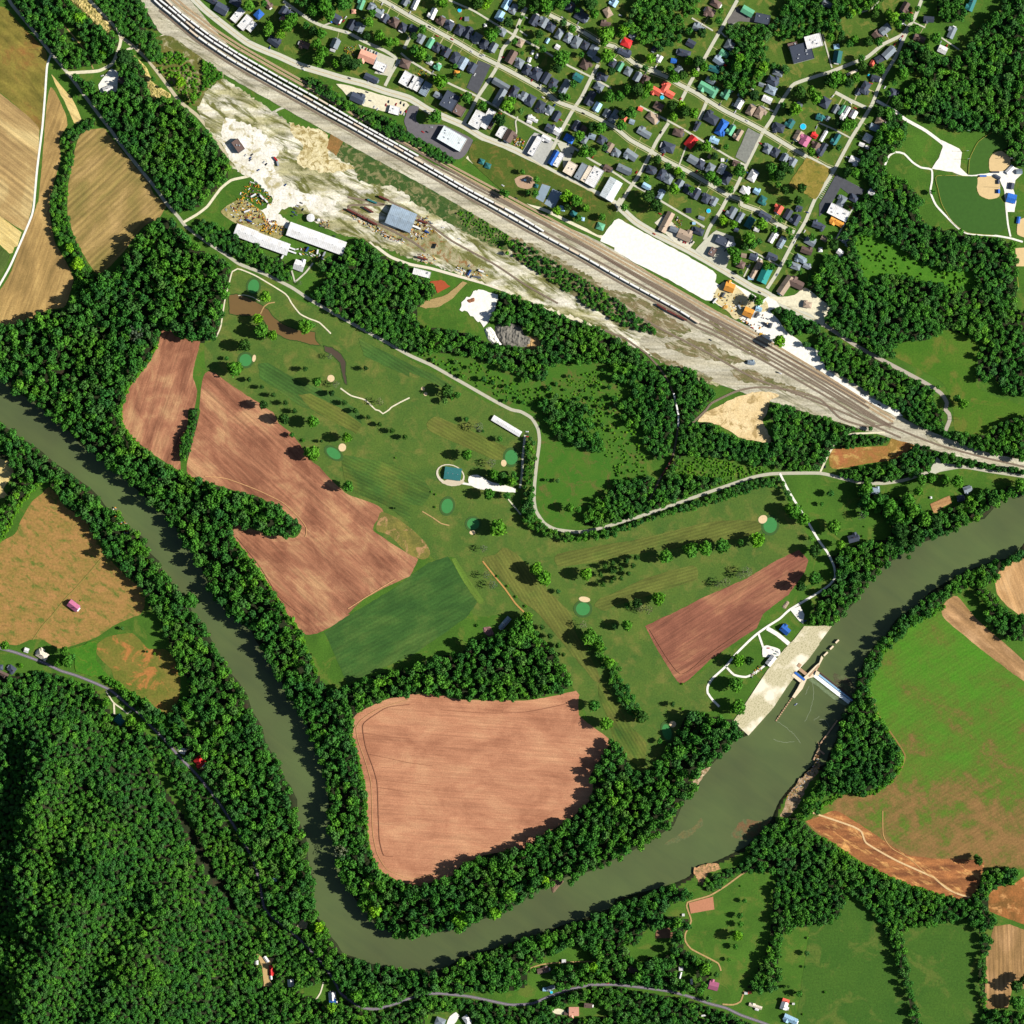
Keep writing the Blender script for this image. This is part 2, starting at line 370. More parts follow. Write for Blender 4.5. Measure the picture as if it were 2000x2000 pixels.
sheet('tilled_field', 'D2 1740 1320 1830 1420 1800 1530 1640 1750 1500 1850 1400 1932 D3 1340 130 1200 220 900 430 700 620 630 660 590 630 400 330 290 110 500 10 D2 530 1932 800 1790 1100 1660 1250 1590 1500 1440', F_tillE, 'dark brown wedge shaped tilled field west of the lock', False, .6)
m_crop = field_mat('clover_crop', (46, 84, 34), (62, 100, 40), (84, 112, 48), -28, .012, (.02, .12), .35, rows=6, sk=.6, rk=.05)
sheet('clover_field', 'F 612 1192 640 1172 735 1115 808 1062 845 1050 905 1130 880 1165 780 1235 655 1290', m_crop, 'dark green clover field south of the forked tilled field', False, .6)
sheet('grass_margin', 'F 720 965 760 985 800 1020 812 1045 800 1056 770 1045 735 1010 710 1000', patch_mat('rough_dry_grass', (110, 110, 50), (140, 130, 62), (180, 140, 96), .04), 'rough dry grass at the corner of the forked tilled field')
m_past = patch_mat('burnt_pasture', (182, 134, 80), (142, 122, 58), (100, 116, 44), .034, .18, .3, row=.7, st=(1, 1.5), dist=.2, third=(.5, .66))
sheet('pasture', 'A2 460 730 560 820 620 920 800 1030 830 1080 980 1350 1200 1580 1350 1700 1370 1830 1330 1932 A3 1270 20 1100 90 900 220 700 290 550 320 400 240 280 240 150 290 -100 240 A2 -100 1932 -100 1350 140 1170 200 1040 300 870 400 790', m_past, 'orange brown dry pasture around the pink roofed barn')
sheet('pasture', 'A3 900 300 1020 210 1250 180 1400 320 1560 330 1640 420 1700 620 1690 780 1600 950 1400 830 1200 700 1080 620 1050 520 930 400', patch_mat('green_pasture', (96, 112, 36), (140, 122, 56), (182, 122, 64), .02, .14, .3), 'green and rust pasture above the hill road')
sheet('straw_field', 'A2 -100 440 0 460 100 500 130 610 60 700 30 760 80 820 0 840 -100 860', F_yell, 'small pale field at the west edge below the river')
def east_mat():
    """one pasture: lush where the ground lies low in the north, worn and brown towards the south"""
    t = NT('eastern_pasture'); n1 = t.noise(t.pos(.6, 1, 1.2), .016, 9, .76, .1)
    sx = t.n('ShaderNodeSeparateXYZ'); t.l(t.n('ShaderNodeNewGeometry').outputs['Position'], sx.inputs[0])
    g_ = t.n('ShaderNodeMapRange'); g_.inputs[1].default_value = -520; g_.inputs[2].default_value = -270; g_.inputs[3].default_value = -.09; g_.inputs[4].default_value = .13; t.l(sx.outputs[1], g_.inputs[0])
    a = t.n('ShaderNodeMath', operation='ADD'); t.l(n1, a.inputs[0]); t.l(g_.outputs[0], a.inputs[1])
    col = t.ramp(a.outputs[0], [(.38, alb((146, 112, 66))), (.46, alb((122, 108, 54))), (.52, alb((96, 118, 38))), (.62, alb((86, 128, 34))), (.74, alb((78, 136, 28)))])
    st = t.noise(t.pos(-.55, .02, .3), 1.0, 5, .65); col = t.mix(col, t.ramp(st, [(.3, gray(.84)), (.7, gray(1.15))]), 1.0, 'MULTIPLY')
    fn = t.noise(t.pos(), .35, 4, .75); return t.out(t.mix(col, t.ramp(fn, [(.3, gray(.75)), (.7, gray(1.25))]), 1.0, 'MULTIPLY'), fn, .3)
m_east = east_mat()
sheet('pasture', 'E2 1130 1860 1250 1790 1330 1750 1450 1932 E3 1932 560 2100 700 E4 2100 300 1932 470 1620 450 1540 500 1520 600 1430 740 1300 750 1050 690 700 560 400 400 150 250 0 150 D4 1830 60 1800 20 D3 1850 1932 E3 0 1850 100 1740 260 1690 400 1710 530 1680 680 1580 770 1450 800 1330 720 1180 560 950 490 800 480 650 520 560 620 350 820 200 850 100 1000 30', m_east, 'wide bright green eastern pasture with bare brown patches')
sheet('bare_soil', 'D4 1810 20 E4 0 130 150 230 400 400 700 560 1050 690 1300 750 1430 740 1530 520 1540 390 1100 370 850 340 700 260 400 60 150 -80 D3 1870 1932', patch_mat('burnt_red_soil', (132, 82, 50), (182, 120, 70), (216, 160, 96), .03, .12, .4, row=.5, st=(.6, 2), streak=(.02, .12), dist=.2), 'scorched rust coloured soil at the foot of the eastern pasture')
sheet('bare_soil', 'E2 1180 1830 1300 1760 E3 1500 60 1932 440 1932 630 1200 60', field_mat('worn_strip', (146, 112, 70), (176, 136, 92), (206, 164, 118), 40, .02, (.01, .12), .4), 'brown worn strip along the edge of the eastern pasture')
sheet('tilled_field', 'E2 2000 1415 1820 1440 1700 1520 1660 1620 1680 1740 1760 1840 1880 1932 E3 1932 40 2000 60', field_mat('tan_tilled', (186, 142, 92), (208, 164, 112), (220, 180, 130), 70, .02, (.01, .2), .5), 'tan tilled field at the east edge of the river bend')
m_mead = patch_mat('deep_green_meadow', (58, 98, 28), (72, 108, 32), (92, 112, 42), .012, .15, .35)
sheet('meadow', 'D4 1700 2000 1830 1100 1860 1000 E4 110 980 200 920 270 720 350 800 520 900 560 1000 690 1150 700 1300 780 1450 840 1650 880 2000', m_mead, 'deep green meadow at the south edge right of the long wood', False)
sheet('meadow', 'E4 760 1080 900 1000 1150 980 1380 940 1500 1030 1520 1200 1500 1500 1560 2000 960 2000 880 1650 820 1300', m_mead, 'deep green meadow between two hedgerows in the south east', False)
sheet('stubble_field', 'E4 1650 1010 1800 990 1900 1030 2100 1100 2100 1600 1820 1600 1780 1780 1580 1790 1560 1700 1580 1250', field_mat('brown_stubble', (140, 110, 66), (164, 128, 82), (186, 146, 100), 88, .02, (.01, .25), .5, rows=7), 'brown stubble field in the south east corner', False)
sheet('bare_soil', 'E4 2100 500 1930 540 1850 600 1680 640 1600 720 1600 850 1650 890 1932 990 2100 1000', patch_mat('rust_pasture', (128, 92, 46), (176, 114, 62), (206, 150, 92), .03, .1, .4), 'rust coloured field on the right above the brown stubble')
sheet('meadow', 'E1 740 1310 1000 1280 1170 1180 1260 1190 1450 1260 1500 1380 1480 1700 1650 1800 1932 1900 E2 1932 60 1800 80 1650 160 1500 240 1300 210 1270 150 1260 0 E1 1180 1700 1000 1580 700 1420', patch_mat('mown_meadow', (66, 112, 22), (84, 118, 30), (104, 116, 40), .012, .15, .4), 'bright meadow beside the bend of the east road')
sheet('meadow', 'C1 -20 1370 300 1420 600 1470 800 1480 950 1560 1280 1640 1320 1520 1932 1480 D1 120 1500 300 1800 300 1932 D2 280 300 300 640 0 690 C2 1932 740 1760 830 1640 1030 1400 1120 1280 1080 1180 960 1190 600 1230 240 1150 60 C1 1050 1932 800 1850 450 1620 100 1450', patch_mat('weedy_meadow', (60, 112, 26), (78, 116, 32), (104, 104, 48), .03, .14, .6, third=(.52, .66)), 'weedy green meadow between the road bend and the old spur', jit=1.5, block=False, z=.025)
sheet('meadow', 'E1 310 290 500 250 720 370 1000 550 1450 620 1520 760 1300 820 900 720 640 660 460 780 370 560', patch_mat('vine_tangle', (66, 122, 22), (82, 134, 30), None, .1, .14, .6), 'tangle of bright weeds inside the eastern wood', jit=2, block=False, z=.024)
sheet('dry_field', 'E2 110 380 400 355 640 340 700 260 950 290 850 380 730 450 700 480 500 500 180 560 100 530', patch_mat('half_bare_field', (176, 112, 66), (150, 120, 56), (196, 160, 90), .03, .1, .4), 'half bare orange field south of the rail junction')
# ---- golf course
m_rough = patch_mat('golf_rough', (70, 104, 38), (94, 118, 44), (118, 122, 56), .02, .16, .4, third=(.5, .7), dist=.2)
sheet('golf_rough', 'B1 260 640 380 640 520 720 760 850 1000 950 1300 1100 1700 1320 1932 1460 C1 200 1560 450 1700 800 1900 960 1932 C2 1040 40 1160 120 1190 300 1160 600 1130 850 1160 960 1250 1090 1380 1150 1600 1190 1932 1130 D2 200 1060 550 950 800 860 1030 780 1300 690 1500 650 1560 700 1700 1000 1860 1250 1740 1330 1500 1440 1250 1590 1100 1660 800 1790 530 1932 D3 290 110 400 330 590 630 620 680 850 520 1100 350 1000 500 900 620 860 700 880 780 960 880 800 950 680 950 500 1300 300 1480 200 1480 0 1200 C3 1900 1180 1800 1110 1700 1040 1610 780 1560 720 1480 560 1330 320 1160 130 900 0 C2 600 1932 420 1400 280 1440 150 1350 B2 1932 1390 1700 1220 1600 1080 1690 960 1350 800 1080 540 880 300 700 130 600 0 B1 500 1860 250 1700 20 1560 B1 0 1320 100 1260 200 900 225 700', m_rough, 'mown rough of the golf course', block=False, z=.02)
def fair(n, a, b, c, row, rows=5): return field_mat(n, a, b, c, row, .012, (.02, .05), .4, rows=rows, spread=.2)
f1 = fair('fairway_turf', (60, 98, 40), (70, 106, 42), (90, 112, 46), 32); f2 = fair('fairway_turf_dry', (90, 106, 40), (104, 114, 46), (120, 120, 56), 30); f3 = fair('fairway_turf_long', (92, 104, 42), (104, 112, 48), (82, 106, 40), -16); f4 = fair('fairway_turf_hay', (98, 108, 46), (110, 114, 50), (88, 106, 42), 58)
sheet('fairway', 'B1 500 1500 600 1490 850 1640 1200 1780 1450 1932 B2 1480 130 1430 220 1200 110 1000 0 B1 900 1900 700 1750 520 1640', f1, 'striped fairway below the pond with a row of conifers', False, .8, False)
sheet('fairway', 'B1 880 1790 1000 1780 1200 1880 1300 1932 B2 1480 140 1430 225 1200 110 1000 -10', f2, 'dry yellowish end of the fairway below the pond', False, .8, False)
sheet('fairway', 'B1 1450 1260 1932 1500 C1 200 1590 450 1730 300 1720 150 1640 0 1580 B1 1932 1620 1700 1520 1500 1420', f1, 'striped fairway along the county road', False, .8, False)
sheet('fairway', 'C2 160 130 210 80 300 80 900 350 890 460 800 470 500 340 200 210', f2, 'yellowish striped fairway west of the teal clubhouse path', True, .6, False)
sheet('fairway', 'B2 1290 450 1400 440 1932 560 C2 200 760 120 900 0 900 B2 1932 1060 1700 900 1400 780 1330 700', fair('fairway_turf_mix', (56, 96, 38), (80, 108, 40), (108, 114, 46), 24), 'broad fairway between the forked field and the clubhouse', True, .8, False)
sheet('fairway', 'C2 690 1410 800 1370 900 1300 1050 1400 1200 1600 1400 1800 1520 1932 C3 1560 160 1760 500 1800 640 1740 620 1500 340 1220 0 C2 1050 1800 900 1640', f4, 'long straight yellowish fairway running down to the south', True, .8, False)
sheet('fairway', 'C2 1400 1360 1932 1260 D2 200 1230 900 1060 1330 1050 1390 1120 1300 1190 900 1260 500 1320 0 1390 C2 1932 1410 1420 1480', f3, 'eastern fairway north of the row of round trees', True, .6, False)
sheet('fairway', 'D2 740 1470 790 1560 740 1620 300 1760 0 1850 C2 1850 1900 1740 1850 1800 1780 1932 1730 D2 300 1590', f3, 'eastern fairway south of the row of round trees', True, .5, False)
sheet('fairway', 'C3 1800 640 1932 800 D3 150 1050 300 1200 280 1400 180 1400 0 1200 C3 1880 1000 1780 760', fair('fairway_turf_low', (62, 100, 34), (96, 110, 42), (120, 116, 56), 60), 'lowest fairway between the tilled field and the river wood', True, .5, False)
sheet('crop_strip', 'C2 395 1410 430 1400 560 1600 700 1800 690 1830 650 1830 520 1640', field_mat('light_green_strip', (84, 120, 36), (96, 128, 44), (108, 132, 50), 58), 'light green strip beside the clover field', True, .4, False)
m_grn = plain('putting_green_turf', (66, 142, 74), .06, .2); m_snd = plain('bunker_sand', (226, 200, 156), .1, .4, k=1.1)
def ell(s, rx, ry, rot=0, n=20):
    (cx, cy), = P(s); k = 1/4.83; a = math.radians(rot)
    return [(cx+k*(rx*math.cos(t)*math.cos(a)-ry*math.sin(t)*math.sin(a)), cy+k*(rx*math.cos(t)*math.sin(a)+ry*math.sin(t)*math.cos(a))) for t in [2*math.pi*i/n for i in range(n)]]
for s, rx, ry, rot, lab in (('B1 460 770', 52, 66, 10, 'round putting green north of the pond'), ('B1 385 1465', 58, 58, 0, 'putting green by the dark trees west of the pond'), ('B2 1215 412', 76, 44, 35, 'oval putting green above the forked tilled field'), ('C2 960 450', 60, 70, 0, 'putting green beside the long hedge'), ('C2 355 910', 54, 70, 12, 'putting green south of the teal clubhouse'), ('C2 600 1078', 58, 54, 0, 'putting green with the big tree to its right'), ('C2 1635 1880', 66, 62, 0, 'putting green with the wide bunker above it'), ('D2 1470 1090', 64, 74, 10, 'putting green at the east end of the course'), ('D3 495 1110', 42, 76, -15, 'putting green at the river wood in the south')):
    sheet('putting_green', ell(s, rx*1.35, ry*1.35, rot), plain('green_collar', (64, 98, 42), .1, .3), 'collar of mown turf around the '+lab, jit=0)
    sheet('putting_green', ell(s, rx, ry, rot), m_grn, lab, jit=0)
for s, rx, ry, rot, lab in (('B1 465 1448', 17, 34, 10, 'sand bunker west of the pond'), ('B2 1297 357', 36, 38, 20, 'sand bunker above the oval green'), ('C2 888 505', 26, 32, 0, 'sand bunker by the long hedge'), ('C2 592 1160', 28, 20, 0, 'sand bunker below the green with the big tree'), ('C2 1650 1790', 54, 26, 8, 'wide sand bunker'), ('D2 1400 1035', 44, 38, -35, 'sand bunker at the east end of the course'), ('D3 550 1035', 32, 30, 0, 'reddish sand bunker in the south'), ('B1 1190 1638', 34, 34, 0, 'sand bunker on the cart path'), ('C1 125 1735', 18, 18, 0, 'upper of two small sand bunkers near the road'), ('C1 150 1785', 18, 18, 0, 'lower of two small sand bunkers near the road')):
    sheet('bunker', ell(s, rx, ry, rot), m_snd, lab, jit=.15)
# ---- rail yard, town yards
m_yard = patch_mat('rail_yard_ballast', (206, 200, 178), (186, 178, 152), (146, 142, 112), .03, .1, .35, row=math.radians(30), st=(.3, 2), streak=(.008, .16), k=1.0)
m_waste = patch_mat('waste_gravel', (240, 234, 214), (184, 178, 134), (112, 114, 58), .022, .08, .35, row=math.radians(30), st=(.5, 1.7), streak=(.02, .12), k=1.0, third=(.46, .58))
sheet('waste_ground', 'F 370 205 420 150 500 200 600 270 700 330 800 370 900 430 1000 490 1100 545 1200 595 1290 625 1400 690 1500 745 1640 815 1500 765 1430 735 1340 725 1290 700 1210 662 1100 605 990 565 900 528 790 492 700 458 640 440 560 400 480 330 435 315 430 290', m_waste, 'patchy gravel and weed waste ground along the rail yard', jit=3, step=4, block=False)
sheet('scrub_ground', 'C1 420 60 600 50 760 130 960 280 1000 330 900 440 700 340 520 220', patch_mat('scrub_soil', (96, 100, 44), (128, 112, 72), (176, 120, 84), .06, .08, .5), 'brown and green scrub beside the rail tracks', jit=1.5, block=False)
sheet('scrub_ground', 'C1 980 330 1130 330 1300 430 1740 700 D1 0 850 380 1180 380 1230 0 1130 C1 1932 1100 1700 960 1400 760 1200 640 980 500', patch_mat('bush_soil', (84, 92, 40), (128, 116, 84), (150, 140, 110), .06, .1, .5), 'scrubby strip under the bushes by the rail yard', jit=1.5, block=False)
sheet('scrub_ground', 'B0 1310 1350 1600 1470 1932 1620 C0 300 1760 600 1900 C1 720 60 980 270 1000 330 900 430 700 350 480 230 250 110 80 0 C0 0 1900 B0 1932 1850 1750 1760 1600 1740 1450 1700 1400 1560 1240 1480', patch_mat('dark_turf', (52, 86, 34), (78, 100, 44), (140, 134, 90), .05, .1, .5, third=(.5, .6)), 'dark green turf beside the trains', jit=3, step=3.5, block=False)
sheet('scrub_ground', 'A0 1300 430 1550 330 1700 330 1932 440 B0 100 560 180 640 170 740 60 800 0 880 A0 1880 1000 1800 990 1640 830 1480 640', patch_mat('weedy_ground', (92, 102, 42), (120, 114, 56), (176, 168, 130), .04, .1, .5), 'weedy ground between gravel road and rail yard', jit=1.2, block=False)
sheet('bare_soil', 'B0 800 1150 900 1190 1130 1240 1180 1350 1170 1480 1400 1560 1400 1610 1080 1620 860 1540 920 1370 830 1280', patch_mat('yellow_spoil', (240, 228, 186), (210, 194, 140), (160, 140, 84), .07, .12, .6, k=1.05, third=(.48, .6)), 'yellow sandy spoil in the middle of the waste ground', jit=3.2, step=3.5, block=False)
sheet('bare_soil', 'B0 1190 1250 1310 1330 1240 1470 1150 1400', patch_mat('brown_spoil', (158, 116, 66), (140, 110, 60), None, .05), 'brown square of soil beside the dark turf', False, .6, False)
sheet('gravel_lot', 'B0 200 1120 480 1200 620 1330 700 1420 640 1560 780 1750 1000 1830 1250 1900 B1 1150 60 1000 60 950 0 700 60 800 170 790 230 700 200 580 170 530 60 B0 640 1880 450 1680 330 1640 240 1500 180 1400 150 1250', patch_mat('bright_yard_gravel', (240, 236, 226), (214, 208, 188), (176, 166, 122), .03, .12, .3, k=1.15), 'bright gravel yard around the brown depot building', jit=2.6, step=3.5, block=False)
sheet('gravel_lot', 'B1 150 60 350 -60 560 80 600 200 760 200 700 320 480 260 300 180', patch_mat('equipment_yard_soil', (196, 184, 130), (150, 140, 80), (110, 112, 50), .05, .1, .5), 'cluttered equipment yard north of the two long sheds', jit=1, block=False)
sheet('scrub_ground', 'B1 1250 60 1500 150 1900 380 C1 200 480 400 560 700 700 600 560 300 300 60 100 0 240 B1 1700 200 1450 40', patch_mat('shed_yard', (186, 176, 140), (120, 122, 66), (150, 110, 66), .06, .1, .5), 'weedy storage yard round the steel grey shed', jit=1, block=False)
sheet('gravel_yard', 'F 255 -30 330 -30 450 105 600 196 800 300 1000 400 1130 455 1300 560 1500 660 1640 740 1715 795 1850 850 2010 885 2010 902 1850 872 1700 832 1560 790 1430 750 1340 718 1280 688 1210 655 1215 632 1290 634 1200 582 1100 526 1000 468 900 408 800 350 700 296 600 240 500 184 420 138 330 72 300 60', m_yard, 'pale ballast of the rail yard', jit=.6)
for s_, l_ in (('D1 -40 800 200 860 380 960 560 1080 740 1185 680 1218 400 1245 200 1150 -40 1090', 'scrubby weeds south of the end of the longest train'), ('D1 460 1320 640 1262 850 1292 1050 1385 1250 1480 1100 1500 800 1440 600 1390', 'brown weeds inside the service road loop'), ('D1 260 1330 420 1470 700 1590 900 1680 940 1640 700 1540 420 1420', 'weedy strip below the old track bed'), ('D1 1100 1560 1300 1560 1560 1680 1900 1800 1700 1790 1400 1690 1180 1660', 'brown patch in the rail junction'), ('D1 900 1080 1200 1270 1500 1480 1350 1440 1050 1250 880 1130', 'thin weeds between yard tracks'), ('C1 1000 300 1500 560 1932 820 1932 900 1500 650 1000 400', 'dry weeds beside the service road')):
    sheet('scrub_ground', s_, patch_mat('yard_weeds', (96, 104, 52), (140, 122, 90), (188, 178, 150), .06, .12, .5, row=math.radians(30), st=(.5, 1.5), third=(.5, .62)), l_, jit=3, step=3.5, block=False)
m_lawn = patch_mat('town_lawn', (68, 104, 30), (92, 118, 40), (120, 124, 54), .03, .16, .5)
sheet('town_lawn', 'B0 0 -60 E0 1000 -60 850 260 560 850 D1 1932 60 1700 700 1500 860 1400 850 900 580 C1 1932 120 C0 1600 1800 900 1440 560 1300 B0 1700 900 1000 680 500 480 200 250', m_lawn, 'lawns of the town blocks', False, block=False, z=.02)
sheet('park_lawn', 'C0 600 1340 700 1330 1000 1450 1400 1650 1932 1932 C1 1932 110 1800 290 1600 180 1300 40 1080 -20 C0 880 1800 560 1500', patch_mat('park_grass', (72, 98, 28), (88, 104, 36), (116, 108, 48), .03, .16, .5), 'lawn of the small park by the railway', block=False)
sheet('white_lot', 'D1 40 130 130 180 460 360 700 490 930 620 965 660 950 730 1000 760 1100 730 1200 780 1400 900 1450 860 1520 900 1560 960 1460 1000 1540 1080 1620 1190 1780 1310 1932 1380 E1 0 1420 80 1560 190 1640 420 1790 730 1932 E2 790 60 720 60 600 0 E1 350 1790 0 1560 D1 1932 1560 1430 1260 1200 1090 920 905 860 900 500 700 200 550 0 430 C1 1932 400 1800 345 1815 300 1932 150', MAT['grav'], 'glaring white gravel lot along the railway', False, .6)
sheet('sand_yard', 'D1 960 800 1030 730 1140 760 1240 860 1370 960 1430 900 1450 1000 1350 1010 1300 980 1150 1080 1040 980 930 900', plain('yard_sand', (222, 206, 156), .2, .3), 'sandy yard with the two orange roofed sheds', jit=1)
sheet('gravel_lot', 'D1 1450 860 1560 870 1700 850 1800 780 1932 880 E1 110 970 60 1080 30 1150 0 1120 D1 1850 1030 1700 980 1560 930', MAT['gravl'], 'pale lot behind the L shaped brown building', jit=.6)
sheet('car_park', 'C0 650 572 768 612 640 888 538 828', MAT['asphd'], 'dark striped car park in the middle of town', False, 0)
sheet('gravel_lot', 'D0 1262 1208 1378 1270 1242 1545 1140 1480', plain('grey_lot_gravel', (138, 140, 132), .2, .3), 'grey gravel lot at the street crossing', False, .5)
sheet('dry_lot', 'D0 1815 1485 1932 1540 E0 110 1600 -10 1850 -40 1880 D0 1640 1740', patch_mat('parched_turf', (140, 128, 52), (160, 140, 66), (112, 116, 44), .05), 'square of parched yellow grass beside the sloping street', False, .8)
sheet('car_park', 'E0 160 1645 425 1790 400 1840 290 1840 200 1770 110 1932 E1 60 60 0 110 D1 1932 60 E0 0 1932 30 1880', MAT['asphd'], 'dark angled car park on the town edge', False, 0)
sheet('car_park', 'C0 0 1000 90 1010 60 1100 90 1170 320 1180 460 1240 560 1290 600 1320 520 1470 430 1500 200 1370 0 1260 B0 1900 1200 1880 1140', plain('oval_lot_asphalt', (112, 108, 112), .12, .2), 'grey oval parking lot around the big white store')
sheet('gravel_lot', 'C0 1180 1250 1300 1290 1360 1340 1260 1560 1160 1490 1060 1440 1140 1290', plain('lumber_yard_concrete', (188, 188, 180), .12, .3), 'concrete yard of the white lumber building', False, .4)
sheet('gravel_lot', 'C0 1390 1350 1480 1350 1560 1400 1500 1560 1450 1580 1440 1450', MAT['conc'], 'concrete yard right of the blue and white roof', False, .4)
sheet('car_park', 'D1 850 330 960 240 1120 300 1140 380 1110 440 1050 600 960 570 820 480 760 430', MAT['conc'], 'concrete forecourt around the small canopy', False, .4)
sheet('car_park', 'D1 380 170 470 90 640 260 760 350 700 430 560 350', plain('motel_yard', (226, 220, 196), .15, .3), 'pale yard by the long brown building', False, .4)
sheet('gravel_lot', 'B0 1240 790 1330 800 1540 860 1680 900 1900 960 C0 0 990 B0 1860 1080 1640 1040 1500 1000 1340 900', MAT['gravl'], 'pale forecourt of the filling station', False, .5)
sheet('gravel_lot', 'B0 1450 420 1800 560 1740 720 1600 690 1650 620 1600 560 1480 480', MAT['conc'], 'concrete yard by the salmon roofed hall', False, .4)
sheet('car_park', 'D0 1160 60 1210 130 1460 190 1450 250 1280 210 1180 200 1080 230 1060 200', plain('car_park_asphalt', (112, 108, 104), .1, .3), 'grey car park behind the flat brown roof', False, .3)
sheet('gravel_lot', 'A0 930 800 1000 700 1050 650 1120 690 1110 780 1100 860 1000 890 950 870', MAT['grav'], 'white pad in the wood with a white trailer', block=True)
sheet('gravel_lot', 'E0 1150 1320 1320 1400 1345 1440 1330 1580 1400 1650 1550 1640 1760 1610 1800 1560 1890 1595 1910 1640 1850 1700 1830 1780 1860 1900 1840 2000 1770 2000 1740 1780 1700 1690 1560 1655 1380 1668 1250 1620 1100 1600 1060 1590 1130 1490 1165 1390', MAT['grav'], 'white car park of the ball fields', False, .5)
m_diam = plain('ball_diamond_clay', (228, 198, 144), .07, .3)
sheet('ball_infield', 'E0 1610 1612 1605 1500 1650 1440 1720 1425 1800 1490 1800 1560 1730 1612', m_diam, 'tan ball diamond infield, upper of the pair', jit=.2)
sheet('ball_infield', 'E0 1500 1672 1690 1672 1700 1850 1600 1880 1510 1840 1485 1760', m_diam, 'tan ball diamond infield, lower of the pair', jit=.2)
sheet('ball_infield', 'E1 1880 150 2000 115 2000 310 1870 280', m_diam, 'tan infield cut by the right edge, north of the wood', jit=.2)
sheet('ball_infield', 'E1 1850 410 2000 400 2000 580 1860 580', m_diam, 'tan infield at the right edge east of the wood', False, .2)
sheet('outfield', 'E0 1410 1650 1420 1500 1500 1340 1640 1240 1760 1300 1770 1400 1700 1410 1620 1450 1590 1540 1600 1620', plain('outfield_turf', (64, 104, 30), .1, .2), 'mown outfield of the upper ball diamond', jit=.3)
sheet('outfield', 'E0 1110 1665 1480 1670 1480 1800 1520 1860 1620 1890 1700 1870 1740 1932 E1 1770 200 1650 285 1400 262 1260 160 1160 0 E0 1120 1780', plain('outfield_turf_low', (58, 100, 30), .1, .2), 'mown outfield of the lower ball diamond', jit=.3)
sheet('playground', 'C0 990 1690 1050 1655 1130 1655 1180 1690 1170 1760 1110 1785 1020 1760', plain('playground_mulch', (192, 160, 130), .12, .4), 'tan mulch bed of the playground', jit=.2)
m_court = plain('court_blue_grey', (146, 164, 178), .14, .06)
sheet('tennis_court', 'C0 1250 1735 1330 1760 1260 1910 1190 1870', m_court, 'left pale blue grey court of the small park', False, 0)
sheet('tennis_court', 'C0 1350 1780 1440 1820 C1 1370 20 1340 30 1270 -10', m_court, 'right pale blue grey court of the small park', False, 0)
sheet('sand_lot', 'D1 980 1900 1120 1830 1300 1770 1450 1765 1560 1800 1470 1850 1450 1932 D2 1400 110 1465 250 1460 320 1200 270 1050 180 900 120 790 110 860 30', patch_mat('sandy_fill', (238, 214, 166), (214, 186, 132), (176, 150, 100), .03, .14, .5, k=1.1), 'sandy fill inside the curve of the old spur', jit=1.2)
sheet('quarry_floor', 'C1 620 810 700 800 840 850 820 950 760 1090 700 1150 600 1060 480 980 500 920', MAT['grav'], 'white spoil heap floor in the wood', jit=2.5, step=4)
sheet('bare_soil', 'C1 190 730 300 710 380 770 340 790 260 830 240 770', plain('red_clay', (176, 82, 46), .12, .4), 'red clay patch by the white roofed shed', jit=1)
sheet('bare_soil', 'C1 100 960 160 900 330 860 500 720 540 740 380 900 280 960 150 975', plain('dry_rubble', (176, 150, 98), .3, .8), 'dry rubble beside the white spoil heap', jit=1)
sheet('sand_bar', 'D4 740 480 800 440 960 405 990 460 900 500 850 560 830 650 800 600 770 560', patch_mat('river_sand', (222, 170, 120), (150, 118, 84), (92, 104, 48), .12, .1, .8), 'pale sand bar on the south river bank', jit=2.5, step=4, z=.1)
sheet('sand_bar', 'D3 740 1530 790 1480 910 1430 900 1450 780 1620 760 1600', patch_mat('river_sand_pale', (226, 204, 168), (150, 118, 84), (92, 104, 48), .12, .1, .8), 'small pale sand bank under the river wood', jit=2, step=4, z=.1)
sheet('rubble_bank', 'D3 1932 1180 1900 1400 1750 1560 1640 1700 1600 1800 1560 1900 1640 1900 1750 1760 1830 1600 1932 1500', patch_mat('bank_rubble', (196, 168, 136), (150, 118, 84), (92, 104, 48), .12, .1, .8), 'rubble covered bank below the lock wall', jit=3.5, step=5, z=.1)
sheet('garden_plot', 'D4 700 790 930 730 943 850 720 890', plain('garden_soil', (196, 134, 100), .12, .5), 'small pink tilled garden plot beside the dirt lane', False, .1)
sheet('garden_plot', 'E2 1045 890 1230 810 1250 880 1150 930 1140 970 1080 975', field_mat('garden_rows', (160, 116, 76), (180, 136, 90), (200, 160, 104), -25, .05, (.03, .4), .5), 'tilled garden plot near the river in the east', False, .2)
sheet('garden_plot', 'D4 390 1025 550 1025 550 1120 390 1125', plain('garden_soil_dark', (140, 102, 76), .2, .5), 'brown garden plot in the clearing by the river', False, .2)
sheet('parking_lot', 'C2 560 630 640 615 760 680 850 700 1000 745 1000 782 800 765 640 745 560 700', MAT['grav'], 'white gravel parking lot east of the teal clubhouse', jit=.4)
sheet('terrace', ell('C2 385 618', 138, 100, 18), plain('terrace_concrete', (222, 212, 188), .08, .5), 'pale terrace ring around the teal clubhouse', jit=0)
sheet('terrace_lawn', ell('C2 388 610', 122, 82, 18), m_rough, 'lawn inside the clubhouse terrace ring', jit=0)
sheet('terrace', 'C2 300 690 400 640 480 660 520 680 470 715 390 715', plain('terrace_paving', (214, 200, 172), .08, .5), 'paving in front of the teal clubhouse', jit=0)
sheet('gravel_lot', 'D2 1660 1890 1750 1850 1790 1932 D3 1780 90 1740 60', MAT['grav'], 'white gravel pad at the upper end of the lock road', False, .3)
sheet('gravel_lot', 'D3 1400 300 1440 290 1560 330 1560 390 1480 400 1400 400', MAT['grav'], 'white gravel pad with the boats near the lock', jit=.3)
sheet('road_apron', 'E2 1020 585 1060 540 1110 450 1165 500 1300 522 1200 560 1080 612', MAT['conc'], 'concrete apron at the east road junction', False, .2)
